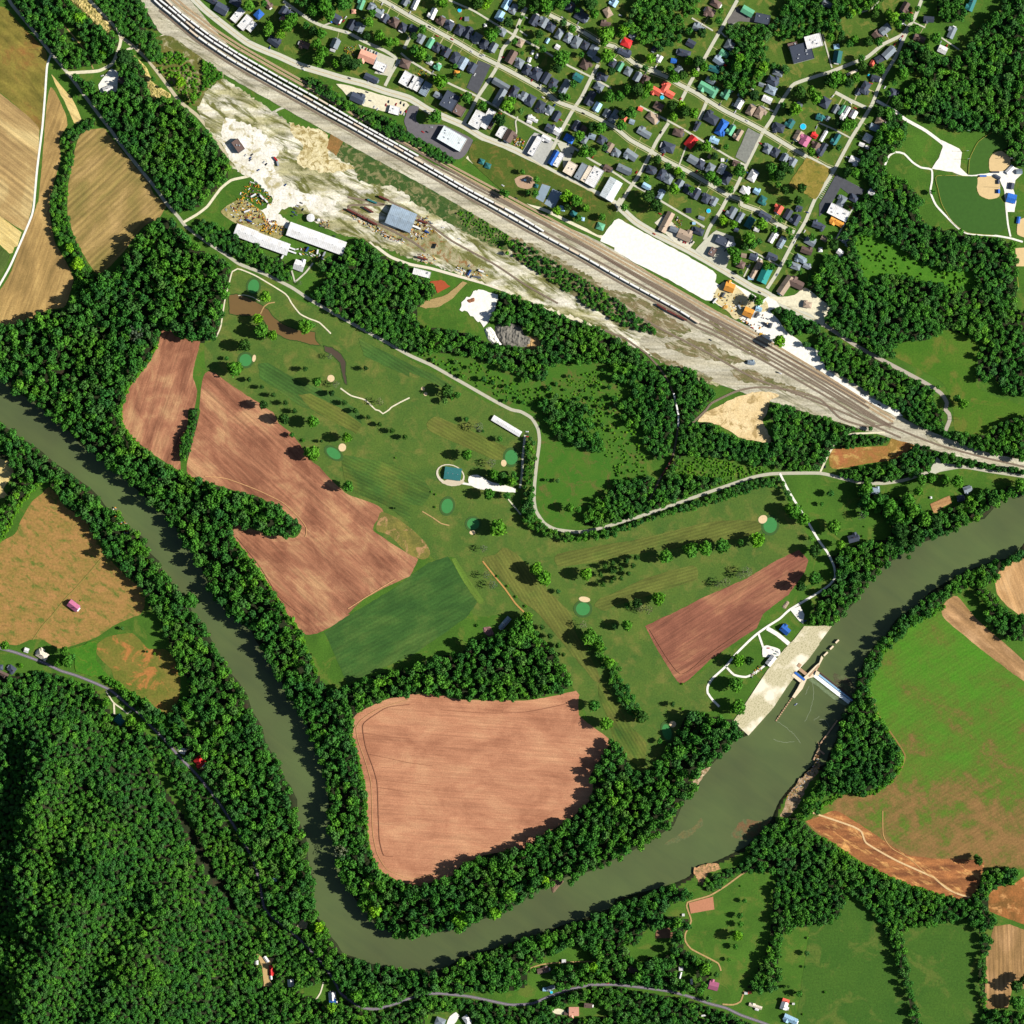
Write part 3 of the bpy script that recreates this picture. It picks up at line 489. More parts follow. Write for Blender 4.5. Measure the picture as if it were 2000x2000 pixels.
sheet('gravel_lot', 'A3 1645 1240 1765 1270 1740 1325 1700 1310', MAT['grav'], 'white gravel lay-by on the hill road', False, .3)
sheet('bare_soil', 'B4 480 1260 560 1310 660 1310 620 1380 600 1480 640 1570 560 1570 540 1400', plain('yard_dirt', (206, 172, 116), .15, .5), 'tan dirt yard at the red roofed trailer', jit=.8)
sheet('bare_soil', 'B4 860 1020 920 940 975 980 960 1030', plain('lane_dirt', (196, 180, 142), .15, .5), 'pale dirt turnout on the river side of the road', jit=.8)
sheet('gravel_lot', 'C4 350 1932 380 1860 440 1820 470 1850 420 1932', MAT['grav'], 'white drive at the bottom edge below the river road', jit=.3)
sheet('gravel_lot', 'C4 1330 1810 1400 1785 1470 1810 1450 1840 1390 1840', MAT['gravl'], 'pale drive left of the salmon roofed house', jit=.3)
# ------------------------------------------------------------------ water
def water_mat(name, c1, c2, rough=.12):
    t = NT(name, rough, .25); n = t.noise(t.pos(), .004, 3, .6)
    fn = t.noise(t.pos(), .5, 3, .6)
    m2 = t.noise(t.pos(.6, .01, .05), 1.0, 5, .65, .5)
    return t.out(t.mix(t.ramp(n, [(.4, alb(c1)), (.62, alb(c2))]), t.ramp(m2, [(.35, (.93, .94, .95, 1)), (.65, (1.06, 1.04, 1.0, 1))]), 1.0, 'MULTIPLY'), fn, .08)
o = flat('river', RIVER, water_mat('river_water', (90, 100, 66), (98, 114, 70)), -3.0); tag(o, 'murky olive green river sweeping round the fields', kind='structure')
# the bed slopes under the sheet: widen it a little so the banks cut it
o = flat('pond', densify(POND, 6), water_mat('pond_water', (120, 96, 60), (130, 104, 66)), .21); tag(o, 'muddy brown pond on the golf course', kind='structure')
o = flat('creek', CREEK, water_mat('creek_water', (92, 78, 66), (86, 76, 64)), .215); tag(o, 'muddy creek running south from the pond', kind='structure')
def shallow(s, c1, c2, lab, z=-2.96):
    q = jitter(densify(catmull(P(s), True), 4), 2.2, len(s)); o = flat('shallows', q, patch_mat('shallow_'+lab.split()[0], c1, c2, (98, 110, 70), .05, .12, .4, third=(.45, .6)), z); tag(o, lab, kind='structure')
shallow('D3 1560 1860 1500 1932 D4 1400 10 1220 10 1130 90 1100 170 1220 190 1330 160 1480 30', (132, 96, 66), (112, 98, 62), 'reddish shallows off the south river bank')
shallow('D4 820 -20 760 60 640 130 520 200 480 250 560 230 720 160 840 40', (118, 108, 66), (104, 110, 68), 'tan silt bar under the river surface')
shallow('E3 140 560 300 620 330 780 250 740 150 640', (92, 80, 62), (86, 88, 60), 'dull shallow water above the dam', -2.955)
for k, s in enumerate(('D3 1870 640 1880 760 1850 900 1800 1010', 'D3 1540 1010 1660 1100 1720 1160 1760 1220', 'E3 0 990 60 1000 95 1060', 'D3 1700 1200 1600 1210 1500 1180', 'D3 1840 680 1800 760', 'D3 1932 960 1880 1000')):
    v, f = ribbon_vf(jitter(densify(catmull(P(s), False), 3, False), .9, k), .7, -2.93+k*.002); tag(link('foam_streak', mesh('foam_streak', v, f, plain('foam_streak_white', (140, 150, 122), .3, .6))), 'thin foam line on the river below the lock', kind='structure')
BLOCK.poly(RIVER); BLOCK.poly(POND); BLOCK.poly(CREEK)

# ------------------------------------------------------------------ roads and tracks
road('county_road', 'A0 60 -60 110 40 300 270 480 500 640 690 760 850 930 1080 1040 1220 1130 1350 1270 1530 1440 1740 1580 1932 A1 1680 110 1760 210 1932 340 B1 200 470 330 560 560 650 820 780 1000 900 1300 1070 1700 1290 1932 1420 C1 200 1510 450 1650 800 1850 960 1932 C2 1050 20 1150 80 1210 180 1225 300 1200 500 1180 700 1175 850 1195 960 1270 1070 1380 1130 1600 1155 1800 1120 1932 1080 D2 200 1020 350 970 550 900 800 810 1030 730 1300 640 1500 605 1932 600 E2 200 645 400 690 600 695 800 665 1000 600 1150 570 1350 540 1600 580 1932 630 2100 650', 6.2, plain('county_road_surface', (196, 192, 170), .08, .2), 'pale county road winding past the golf course', block=1.6)
road('farm_track', 'A0 480 520 445 620 425 900 400 1200 350 1600 320 1932 A1 300 100 240 250 100 570 0 750 -150 1000', 4, MAT['grav'], 'white farm track between the western fields')
road('gravel_road', 'A0 620 690 750 682 930 668 1050 610 1090 540 1130 430 1140 350 1090 260 960 120 870 30 800 -60', 6, MAT['gravl'], 'gravel road through the north western wood')
road('gravel_road', 'A0 1130 340 1250 430 1400 570 1600 830 1700 960 1850 1080 1932 1170 B0 120 1340 230 1480 400 1620 450 1660', 6.5, plain('quarry_road', (204, 192, 160), .1, .3), 'gravel road running down to the depot yard')
road('gravel_road', 'A0 1250 450 1180 480 1090 540', 5, MAT['gravl'], 'short link of the gravel triangle in the north west')
road('dirt_track', 'A0 1290 435 1420 390 1550 330 1640 300 1720 310', 3.5, MAT['gravl'], 'narrow track from the gravel triangle to the railway')
road('dirt_track', 'A0 590 220 700 350 790 460 840 560 880 650', 2.2, MAT['dirt'], 'thin dirt track in the north western clearing', block=2)
road('gravel_road', 'B0 480 1640 380 1670 250 1700 150 1780 60 1900 B1 20 20 A1 1860 90 1730 165', 5, MAT['gravl'], 'gravel road from the depot yard to the county road')
road('yard_road', 'B1 940 20 1080 60 1200 140 1350 230 1500 300 1600 380 1750 490 1932 560 C1 200 600 450 670 700 740 900 810 1150 900 1400 1000 1700 1100 1932 1190 D1 150 1220 300 1275 400 1262 550 1228 700 1225 850 1262 1000 1330 1300 1430 1600 1560 1932 1790 E2 100 -40 400 110 600 210', 5.5, plain('yard_road_gravel', (226, 216, 194), .08, .3, k=1.1), 'white gravel service road south of the rail yard')
road('gravel_road', 'C1 1150 900 1400 1020 1700 1130 1932 1215 D1 200 1310 420 1400 700 1530 1000 1640 1120 1700', 6, MAT['gravl'], 'old gravelled track bed south of the yard', block=0)
road('service_road', 'A0 1300 -60 1450 100 1620 280 1800 400 1932 490 B0 150 600 400 720 620 850 850 1000 1100 1130 1400 1280 1700 1420 1932 1560 C0 200 1660 500 1820 C1 700 20 900 150 1150 300 1400 440 1700 610 1932 760', 5, plain('service_gravel', (206, 196, 166), .1, .3), 'pale service road along the parked trains', block=0)
road('yard_track', 'B0 0 890 150 960 330 1120 500 1240', 7, MAT['gravl'], 'broad pale track into the gravel yard', block=None)
road('yard_track', 'B0 600 1130 680 1040 790 1005 900 1010 1000 1060', 4, MAT['conc'], 'curved track in the waste ground', block=None)
road('yard_track', 'B0 850 1760 1050 1800 1300 1800 1600 1850 1932 1932 C1 100 60 300 180 600 300 900 480 1250 680 1500 850 1600 900', 4, MAT['gravl'], 'rutted pale track across the waste ground', block=None)
road('yard_track', 'C1 0 250 250 300 500 430 800 600 1050 750 1200 850', 4.5, MAT['gravl'], 'second rutted track across the waste ground', block=None)
# main street and the town grid
road('main_street', 'A0 1780 -60 B0 0 90 200 250 400 400 560 475 700 530 900 620 1100 680 1300 740 1500 790 1700 860 1932 930 C0 200 1050 500 1180 700 1300 1000 1420 1300 1600 1600 1750 1932 1920 D1 200 160 400 280 700 430 1000 600 1200 720 1320 790 1420 830 1600 940 1750 1020 1932 1100', 13, plain('main_street_concrete', (212, 210, 190), .07, .2), 'wide concrete main street beside the railway', (MAT['yel'], .35, False))
road('east_road', 'D1 1932 1100 E1 150 1200 400 1360 700 1520 1000 1680 1150 1780 1205 1870 1190 1932 E2 1225 40 1230 100 1190 200', 7.5, plain('east_road_surface', (186, 176, 160), .07, .3), 'straight grey road leading south east past the meadow')
K = [(6.2, 0)]
road('town_street', 'B0 740 10 850 90 980 180 1100 240 1350 310 1500 390 1700 480 1820 570 1760 690 1700 810', 6, MAT['conc'], 'curving street behind the salmon roofed hall')
road('town_street', 'B0 1600 -40 1780 60 1932 150 C0 100 205 250 290 450 400 650 520 850 620 1000 700 1250 840 1400 960 1560 1020 1700 1080 1932 1200 D0 150 1320 330 1420 500 1520 700 1620 900 1740 1050 1830 1200 1890 D1 1200 0 1360 60 1500 160 1700 260', 7.4, MAT['conc'], 'long second street running parallel to main street', walks=K)
road('town_street', 'C0 1320 140 1500 230 1650 310 1800 400 1932 440 D0 0 440 180 590 320 660 480 720 620 800 760 870 900 960 1050 1050 1250 1150 1400 1230 1500 1290 1680 1400 1800 1470 1932 1540 E0 60 1575 130 1600', 7.4, MAT['conc'], 'long third street crossing the upper town', walks=K)
road('alley', 'C0 370 0 600 100 750 190 900 280 1000 340 1100 390 1250 470 1350 530 1500 620 1700 720 1900 830', 3.6, MAT['conc'], 'upper back alley of the town')
road('alley', 'B0 1850 500 C0 0 570 200 690 400 800 620 900 750 970 900 1060 1100 1170 1300 1280 1400 1330 1560 1400 1700 1500 1932 1630 D0 150 1730 280 1800 500 1932 D1 600 60 850 210', 3.8, MAT['conc'], 'lower back alley of the town')
road('alley', 'D0 240 1000 430 1100 600 1190 850 1340 1100 1490 1230 1555', 3.6, MAT['conc'], 'back alley behind the bright blue roofs')
road('alley', 'E0 0 1160 150 1225 310 1310', 3, MAT['conc'], 'short alley on the town edge')
road('alley', 'D1 1250 410 1400 490 1560 580', 2.6, MAT['conc'], 'alley above the long teal roof')
for s, lab in (('C0 1100 70 1040 200 980 340 880 460 830 620 720 800 640 920 570 1060 500 1180', 'cross street past the dark car park'), ('C0 1780 610 1700 760 1620 920 1540 1040 1450 1200 1350 1400 1270 1570', 'cross street by the teal roof in mid town'), ('D0 1160 0 1050 200 940 390 840 570 760 700 680 850 630 950', 'cross street climbing to the wood'), ('D0 510 1160 400 1330 340 1450 250 1620 130 1800 50 1932 D1 10 60', 'cross street down to the white lot'), ('D0 1932 710 1700 790 1640 860 1560 980 1480 1130 1400 1250 1300 1450 1240 1570 1150 1760 1060 1880 D1 1000 60 900 210 850 330', 'long cross street from the school'), ('E0 980 -40 900 170 850 240 780 330 600 420 450 540 250 620 100 680 0 710', 'street that climbs past the school to the north'), ('E0 850 250 780 400 720 540 620 700 550 850 500 980 400 1150 300 1310 150 1590 50 1750 -40 1880 D1 1800 160 1700 330 1600 520 1530 650 1440 790', 'long street along the eastern town edge'), ('E0 150 870 300 950 440 1015', 'short side street east of the school'), ('D0 870 960 830 1060 800 1130', 'short gravel stub by the green roof'), ('C1 1932 60 D1 10 20 60 -60', 'street corner at the white lot'), ('D0 340 640 440 690', 'short street piece'), ('B0 1932 350 1880 460', 'short link street')):
    road('cross_street', s, 6.6, MAT['conc'], lab)
road('park_road', 'E0 540 950 700 1040 820 1130 1000 1230 1160 1350 1200 1400', 6, MAT['grav'], 'white park road down to the ball fields')
road('park_path', 'E0 620 1560 660 1470 720 1435 800 1450 880 1530 960 1580 1060 1600 1065 1700 1050 1810 1100 1932 E1 1200 110 1300 210 1400 270 1650 290 1800 315 1920 350', 3.6, MAT['grav'], 'white path looping round the ball fields')
road('park_path', 'E1 1760 -20 1780 180 1805 300', 3.4, MAT['grav'], 'white path between the lower ball fields')
road('park_path', 'C0 560 1500 580 1420 650 1340 800 1400 1000 1500 1200 1620 1330 1720 1370 1780 1450 1810', 1.4, MAT['walk'], 'thin footpath round the small park', block=0)
road('gravel_road', 'C0 540 1480 700 1610 850 1720 1000 1830 1150 1932 C1 1300 60 1500 160 1800 300 1840 310', 6, MAT['gravl'], 'pale gravel lane between park and railway')
road('golf_path', 'B1 100 1260 150 1150 190 900 230 740 260 630 310 603 380 625 500 680 760 840 820 930 900 1030 1000 1080 1080 1110 1190 1215', 2.6, MAT['gravl'], 'pale cart path from the road round the pond', block=0)
road('golf_path', 'B1 1280 1730 1380 1800 1510 1840 1610 1932 B2 1645 10 1680 38 1740 0 B1 1760 1910 1850 1860 1932 1820', 2.6, MAT['gravl'], 'cart path from the bunker towards the clubhouse', block=0)
road('footbridge', 'B1 525 1030 560 960 600 930 660 920', 2.2, MAT['dirt'], 'pale footbridge crossing the brown pond', block=0)
road('golf_path', 'B1 315 856 370 850 450 870 520 910', 1.4, MAT['gravl'], 'thin path on the north shore of the pond', block=0)
road('golf_path', 'C2 120 960 220 1020 300 1075 375 1092', 2.2, MAT['dirt'], 'worn cart path south of the clubhouse', block=0)
road('golf_path', 'C2 690 1430 800 1570 900 1690 1000 1830 1080 1910', 3, plain('ochre_dirt', (196, 150, 84), .2, .5), 'ochre dirt track down the fairway', block=0)
road('golf_path', 'C2 1090 240 1070 420 1060 600 1040 740', 4.5, MAT['conc'], 'straight lane along the long hedge')
road('golf_path', 'C2 930 845 1050 990', 2.4, MAT['gravl'], 'short path by the hedge')
road('golf_path', 'C2 470 690 560 705 640 720', 4, MAT['grav'], 'drive to the teal clubhouse')
road('lane', 'D2 1560 600 1640 760 1700 860 1800 1020 1932 1240 E2 80 1350 140 1480 150 1580 100 1650 0 1720 D2 1800 1800 1650 1890 D3 1560 40 1450 110 1350 180 1270 250 1150 370 1050 490 920 610 880 680 880 740 930 810 990 870', 4.2, MAT['grav'], 'white lane from the county road to the lock')
road('lane', 'D3 1355 170 1400 300 1420 370', 4, MAT['grav'], 'short white drive to the boat pad')
road('lane', 'D3 1060 500 1130 570 1240 590 1330 550 1420 480', 4, MAT['grav'], 'white loop drive below the lock house')
road('lane', 'D3 1440 130 1540 190 1660 290 1750 370', 8, MAT['grav'], 'white ramp down to the lock')
road('lane', 'E2 620 215 450 222 300 232 180 290 120 370 70 460 10 590', 3.6, MAT['gravl'], 'gravel lane round the half bare field')
road('hill_road', 'A3 -150 270 0 320 150 360 400 450 570 530 700 570 880 640 1050 720 1200 850 1330 950 1430 1060 1560 1190 1700 1350 1800 1450 1932 1600 B3 150 1800 B4 330 150 460 400 520 600 530 680 560 830 640 930 780 1030 900 1140 1050 1290 1150 1420 1230 1540 1280 1640 1400 1730 1500 1780 1620 1790 1800 1740 1932 1690 C4 150 1650 300 1645 550 1670 750 1710 950 1750 1150 1740 1300 1680 1500 1610 1700 1565 1932 1560 D4 200 1580 500 1620 700 1670 900 1740 1050 1780 1200 1850 1400 1920 1550 1980', 5.2, plain('hill_road_asphalt', (122, 112, 124), .08, .3), 'grey asphalt road at the foot of the wooded hill', (MAT['wht'], .25, False), block=3.2)
road('dirt_lane', 'D4 1370 455 1320 450 1200 520 1050 630 900 720 690 785 690 850 725 960 670 1080 670 1150 720 1220 850 1290 980 1360 1005 1430', 3, MAT['dirt'], 'brown dirt lane across the southern meadow')
road('dirt_lane', 'D4 1225 1620 1190 1720 1120 1750 1020 1745', 3, MAT['dirt'], 'short dirt lane to the hill road')
road('dirt_lane', 'A2 1000 1350 860 1520 700 1700 620 1780 500 1932 A3 400 110 310 240', 2, plain('pasture_path', (150, 136, 66), .1, .5), 'thin mown path crossing the dry pasture', block=None)
road('dirt_lane', 'C4 1080 1425 1250 1370 1450 1350 1800 1340', 2.4, MAT['dirt'], 'dirt lane in the clearing by the river')
road('dirt_lane', 'E4 -60 -60 150 10 320 70 400 120 440 220 600 320 750 400 950 490 1080 550 1200 650 1300 700 1420 740', 3.4, plain('chalky_track', (230, 196, 144), .15, .4), 'pale track along the scorched soil', block=None)
road('dirt_lane', 'E4 600 -80 605 150 680 270 850 370 1000 500 1150 600 1300 700', 1.6, plain('wheel_ruts', (206, 160, 100), .1, .4), 'wheel ruts crossing the eastern pasture', block=None)
road('dirt_lane', 'E3 500 780 560 950 720 1180 810 1330 780 1450', 3, plain('worn_edge', (150, 122, 66), .1, .5), 'worn headland of the eastern pasture', block=None)
road('driveway', 'A3 1000 720 1070 830 1150 890 1200 935 1240 910', 2.6, MAT['gravl'], 'driveway of the teal roofed house')
road('driveway', 'A3 1075 830 1080 940', 3.4, MAT['gravl'], 'short drive beside the teal roofed house')
road('driveway', 'B4 850 1550 900 1530 950 1510', 2.4, MAT['dirt'], 'short dirt drive by the white roofed trailer')
road('driveway', 'B4 1120 1540 1090 1640 1050 1700', 2.6, MAT['gravl'], 'pale drive by the white and blue roof')
road('driveway', 'B1 1020 550 950 640 850 730', 3.2, MAT['conc'], 'drive to the small white roofed building')
road('driveway', 'B1 820 620 840 690 850 730', 3, MAT['conc'], 'left arm of the drive to the small white roof')
for s, lab in (('B0 1100 250 1200 210', 'drive by the blue trimmed house'), ('C0 1040 290 1110 340', 'drive at the alley'), ('D0 730 170 930 290', 'drive at the wood edge'), ('D0 600 650 640 680', 'short drive'), ('D0 680 1370 610 1560', 'white drive below the orange roof'), ('D0 1380 1000 1500 1050', 'drive by the tan roof'), ('E0 30 320 120 640', 'drive beside the teal roof'), ('E0 890 210 1000 260', 'drive in the upper right of town'), ('E0 1100 320 1320 470', 'drive through the wood edge'), ('D0 1050 350 1000 300', 'short stub'), ('E0 380 120 500 80 560 10', 'curving drive at the top edge'), ('D1 1220 680 1280 560', 'drive by the small rust roof'), ('C0 1020 1100 1000 1150 1010 1240 990 1330', 'drive behind the white shop'), ('E1 350 -20 260 130 160 320', 'lane behind the white hall')):
    road('driveway', s, 2.8, MAT['conc'], lab)
# cart bridge and white line strips
for s, n, d in (('C0 740 640', 13, 1), ('C0 700 700', 13, 1)):
    pass
mk = MB()
def stall_lines(a, b, n, L, ang, w=.5, z=.3):
    (ax, ay), (bx, by) = P(a)[0], P(b)[0]
    for i in range(n):
        t = i/(n-1); x, y = W(ax+(bx-ax)*t, ay+(by-ay)*t); mk.obox(x, y, L, w, -math.radians(ang), z-.02, z)
stall_lines('C0 680 610', 'C0 570 830', 16, 4.2, 30); stall_lines('C0 745 630', 'C0 640 860', 16, 4.2, 30); stall_lines('C0 715 620', 'C0 605 845', 16, 4, 30)
stall_lines('E0 150 1700', 'E0 30 1920', 15, 5, 28); stall_lines('E0 190 1680', 'E0 380 1780', 13, 5, -60); stall_lines('E0 110 1680', 'E0 10 1870', 12, 5, 28); stall_lines('E0 190 1740', 'E0 290 1810', 8, 4, -60)
stall_lines('D0 1210 160', 'D0 1100 240', 9, 5, -60)
tag(mk.build('parking_marking', MAT['wht']), 'white bay lines painted on the car parks', kind='structure')
m_bank = patch_mat('weedy_bank', (40, 74, 24), (62, 92, 34), None, .2, .15, .8)
for q_, n_ in ((POND, 'pond'), (CREEK, 'creek')):
    pp = jitter(densify(q_+[q_[0]], 3, False), .5, 4); v, f = ribbon_vf(pp, 1.7, .235 if n_ == 'pond' else .242); tag(link('weedy_bank', mesh('weedy_bank', v, f, m_bank)), f'dark weedy rim of the {n_}', kind='structure')
m_rut = plain('headland_rut', (150, 98, 72), .25, .3); m_rut2 = plain('headland_rut_pale', (214, 164, 112), .2, .3)
for s, w_, m_, l_ in (('B3 1932 850 1720 880 1530 1000 1490 1060 1520 1250 1590 1450 1628 1600 1640 1932 B4 1650 200 1690 340 1780 350', 1.3, m_rut, 'dark headland line inside the rounded tilled field'), ('B3 1932 800 1640 890 1480 990 1430 1070 1450 1200 1520 1400 1570 1600 1580 1932 B4 1590 160 1630 330 1720 470 1932 560 C4 200 520 400 440', .9, m_rut2, 'pale headland line of the rounded tilled field'), ('B3 1490 1120 1700 1150 1932 1170', .8, m_rut, 'upper furrow across the rounded tilled field'), ('B3 1560 1320 1932 1400 C3 0 1400 220 1430', .8, m_rut, 'second furrow across the rounded tilled field'), ('B3 1620 1560 1932 1590 C3 200 1610', .7, m_rut, 'third furrow across the rounded tilled field'), ('B3 1630 1630 1932 1680', .8, m_rut, 'short furrow in the rounded tilled field'), ('C3 300 900 700 930 1100 920 1500 840', .9, m_rut, 'furrow along the north side of the rounded tilled field'), ('B2 300 1200 520 1480 700 1760 900 1932', 1.1, m_rut, 'headland line of the forked tilled field'), ('B2 1350 1880 1600 1720 1800 1600', 1.6, m_rut2, 'pale headland at the lower end of the forked tilled field'), ('A2 1932 630 B2 200 650 500 760 740 880 900 1030 960 1120 950 1200', 1.4, m_rut2, 'pale line round the wooded tongue'), ('D3 330 140 620 560 900 370 1300 90', 1.0, m_rut, 'turning line in the wedge shaped field')):
    road('headland', s, w_, m_, l_, block=None)
# ------------------------------------------------------------------ railway
m_bal = plain('track_ballast', (150, 136, 116), .16, .5); m_rail = plain('rail_steel', (120, 84, 66), .1, 1, .5, .5); m_tie = plain('sleeper_wood', (92, 78, 64), .2, 1); m_bal2 = plain('track_ballast_tan', (214, 188, 148), .12, .5)
TRK = {}
def track(s, label, wb=3.6, mat=None):
    p = catmull(P(s), False, 8) if isinstance(s, str) else s
    z = RZ[0] = RZ[0]+.006
    v, f = ribbon_vf(p, wb, z+.02); o = link('railway_track', mesh('railway_track', v, f, mat or m_bal)); tag(o, label, kind='structure')
    q = densify(p, 2.2, False); mb = MB(); h = z+.08
    for i in range(len(q)-1):
        a, b = W(*q[i]), W(*q[i+1]); mb.obox((a[0]+b[0])/2, (a[1]+b[1])/2, .3, 2.6, math.atan2(b[1]-a[1], b[0]-a[0]), z+.03, h)
    r = mb.build('sleeper', m_tie, o); r['kind'] = 'stuff'
    q = densify(p, 10, False)
    for of in (-.9, .9):
        vv, ff = ribbon_vf(q, .22, h+.16, of); n_ = len(q); mb = MB().add(vv, ff)
        for e in (0, 1):
            top = [vv[2*i+e] for i in range(n_)]; mb.add(top+[(x, y, h) for x, y, _ in top], [(i, i+1, n_+i+1, n_+i) for i in range(n_-1)])
        mb.build('rail', m_rail, o)
    return p
LT = [(311, -20), (324.5, 0), (341, 15.5), (358, 30), (375.8, 43.5), (393.4, 57), (411.5, 70.4), (430, 82.8), (448.7, 94.7), (466.9, 106), (540, 148), (623.8, 194.8), (663.2, 217.7), (701.6, 240.6), (741, 262.6), (780.4, 284.5), (818, 305.5)]
LM = [(299, -12), (312, 0), (329, 13.5), (345.7, 27.4), (362.8, 42), (380.4, 56.4), (399, 70), (417.2, 82.8), (436.8, 95.2), (456, 107), (475.7, 120), (545, 160.5), (613.7, 198.5), (653, 221.4), (691.6, 242.4), (731, 264.4), (771.2, 286.4), (840, 327), (908.2, 366.5), (947.6, 387.5), (988, 408.6), (1027, 430.6), (1063, 452.6)]
LB = [(286, -14), (301, 0), (316.2, 14), (334.3, 28.5), (352, 43.5), (369.2, 58), (387, 72.5), (405.8, 86), (423.9, 98.3), (442.5, 110.8), (461.7, 122.7), (540, 167), (618.3, 211.3), (639.4, 223.2), (677.8, 244.2), (715.4, 265.3), (754.8, 288.2), (794, 309.3), (853, 342.5), (912, 376.6), (952.2, 398.5), (990.7, 420.5), (1030, 442.5), (1070, 464.5), (1110, 486), (1150, 507.7), (1189, 530.4), (1229, 553.2), (1288, 585.3), (1327.3, 607), (1366, 632)]
def ofs(pts, d):
    out = []
    for i, (x, y) in enumerate(pts):
        a, b = pts[max(0, i-1)], pts[min(len(pts)-1, i+1)]; L = math.dist(a, b); out.append((x-(b[1]-a[1])/L*d, y+(b[0]-a[0])/L*d))
    return out
tail = [(1400, 648), (1500, 700), (1600, 757), (1680, 805)]
T1 = catmull(LT+[(860, 330), (1000, 405), (1100, 459)]+[(1200, 514), (1400, 628), (1500, 684), (1600, 745), (1700, 808), (1740, 832)], False, 6)
T2 = catmull(LM+[(1200, 528), (1400, 638), (1500, 693), (1600, 752), (1690, 806), (1740, 832), (1830, 868), (1932, 896), (2060, 925)], False, 6)
T3 = catmull(LB+tail+[(1740, 835)], False, 6)
track(T1, 'railway track under the shortest parked train'); track(T2, 'railway track under the middle parked train'); track(T3, 'railway track under the longest parked train')
track(ofs(T1, -9), 'tan ballasted track next to the parked trains', 4.5, m_bal2); track(ofs(T1, -16)[4:], 'outer tan track nearest to main street', 4, m_bal2)
track(ofs(T3, 8)[6:-3], 'empty siding south of the longest train', 4); track(ofs(T3, -22)[60:-6], 'inner yard siding', 4)
track('F 1140 560 1250 622 1340 668 1420 712 1500 742 1600 782 1700 826', 'lower yard siding south east of the last wagon')
track('F 1140 486 1300 580 1450 662 1560 722 1640 770', 'yard siding by the white lot', 4)
SPUR = P('D1 -100 1180 100 1260 200 1330 300 1400 420 1530 500 1650 550 1760 590 1932 D2 600 60 597 190 580 300 555 430 500 540 430 650 330 850')
track(SPUR, 'old curved spur through the wood'); track('D2 620 210 740 120 860 10 D1 920 1870 1150 1760 1350 1722 1600 1740 1932 1830 E2 200 80 450 160 700 130', 'curved track round the sandy fill', 4)
track('B0 1350 1860 1700 1932 B1 1350 20 1932 330 C1 150 440', 'old siding south of the steel grey shed', 4); track('C1 -200 -40 100 120 400 340 800 560 1100 760 1400 930', 'weedy track across the waste ground', 3.4)
BLOCK.line(SPUR, 7)
# ------------------------------------------------------------------ landmarks and labels
LAND = [(n, P(s)[0]) for n, s in (
 ('teal roofed clubhouse', 'C2 405 605'), ('long white golf shed', 'C2 915 155'), ('brown golf pond', 'B1 600 1080'), ('river lock', 'D3 1740 570'), ('blue roofed lock office', 'D3 1605 145'),
 ('pink roofed barn', 'A2 700 1850'), ('teal roofed hill house', 'A3 1125 1000'), ('red roofed hill house', 'A3 1885 1385'), ('black roofed school', 'D0 1760 500'), ('salmon roofed pool house', 'D0 500 850'),
 ('big pale store', 'C0 400 1310'), ('grey gravel corner lot', 'D0 1260 1380'), ('parched yellow lot', 'D0 1900 1680'), ('long bright teal roof', 'D1 1415 665'), ('big white gravel lot', 'D1 450 520'),
 ('park playground', 'C0 1080 1710'), ('sky blue roofs', 'C0 880 95'), ('dark striped car park', 'C0 650 730'), ('three white street roofs', 'B0 375 215'), ('red roof beside the wood', 'D0 115 405'), ('large bright blue roof', 'D0 1010 1205'),
 ('ball diamonds', 'E0 1680 1640'), ('twin long sheds', 'B1 900 330'), ('steel grey shed', 'F 757 413'), ('brown depot building', 'B0 318 1375'), ('filling station', 'B0 1440 930'), ('salmon roofed hall', 'B0 1535 540'),
 ('white lumber building', 'C0 1185 1380'), ('L shaped grey church', 'C0 860 860'), ('green roofed row', 'D0 890 840'), ('white and orange hall', 'E1 170 100'), ('orange roofed yard sheds', 'D1 1180 890'), ('L shaped brown building', 'D1 1650 770'),
 ('white quarry spoil', 'C1 700 950'), ('sandy fill', 'D2 1250 100'), ('lone park road shed', 'E0 770 1050'), ('small silver barn', 'C3 900 80'), ('pink garden plot', 'D4 820 810'), ('mauve roofed house', 'D4 935 1570'), ('red roofed trailer', 'B4 625 1425'),
 ('row of round trees', 'D2 850 1310'), ('wedge shaped field', 'D3 800 250'), ('rounded pink field', 'C3 700 1300'), ('forked tilled field', 'B2 900 900'), ('eastern pasture', 'E3 1200 800'), ('south east hedge junction', 'E4 760 900'), ('eastern garden plot', 'E2 1150 890'),
 ('east road bend', 'E1 1200 1870'), ('mown pasture path', 'A2 700 1650'), ('farm track bend', 'A1 235 250'), ('teardrop shaped hay field', 'A1 1000 200'), ('gravel road triangle', 'A0 1180 430'), ('east putting green', 'D2 1470 1090'), ('oval putting green', 'B2 1215 412'), ('southern putting green', 'D3 495 1110'), ('green with wide bunker', 'C2 1635 1880'), ('curved dirt lane', 'D4 690 1080'), ('blue and white roof', 'B4 1200 1700'))]
DIRS = ['east', 'south east', 'south', 'south west', 'west', 'north west', 'north', 'north east']
ORD = ['nearest', 'second nearest', 'third nearest', 'fourth nearest', 'fifth nearest', 'sixth nearest', 'seventh nearest', 'eighth nearest', 'ninth nearest', 'tenth nearest', 'eleventh nearest', 'twelfth nearest', 'thirteenth nearest', 'fourteenth nearest', 'fifteenth nearest', 'sixteenth nearest', 'seventeenth nearest', 'eighteenth nearest']
PEND = []
def later(o, desc, cat, px, py, skip=None): PEND.append((o, desc, cat, px, py, skip))
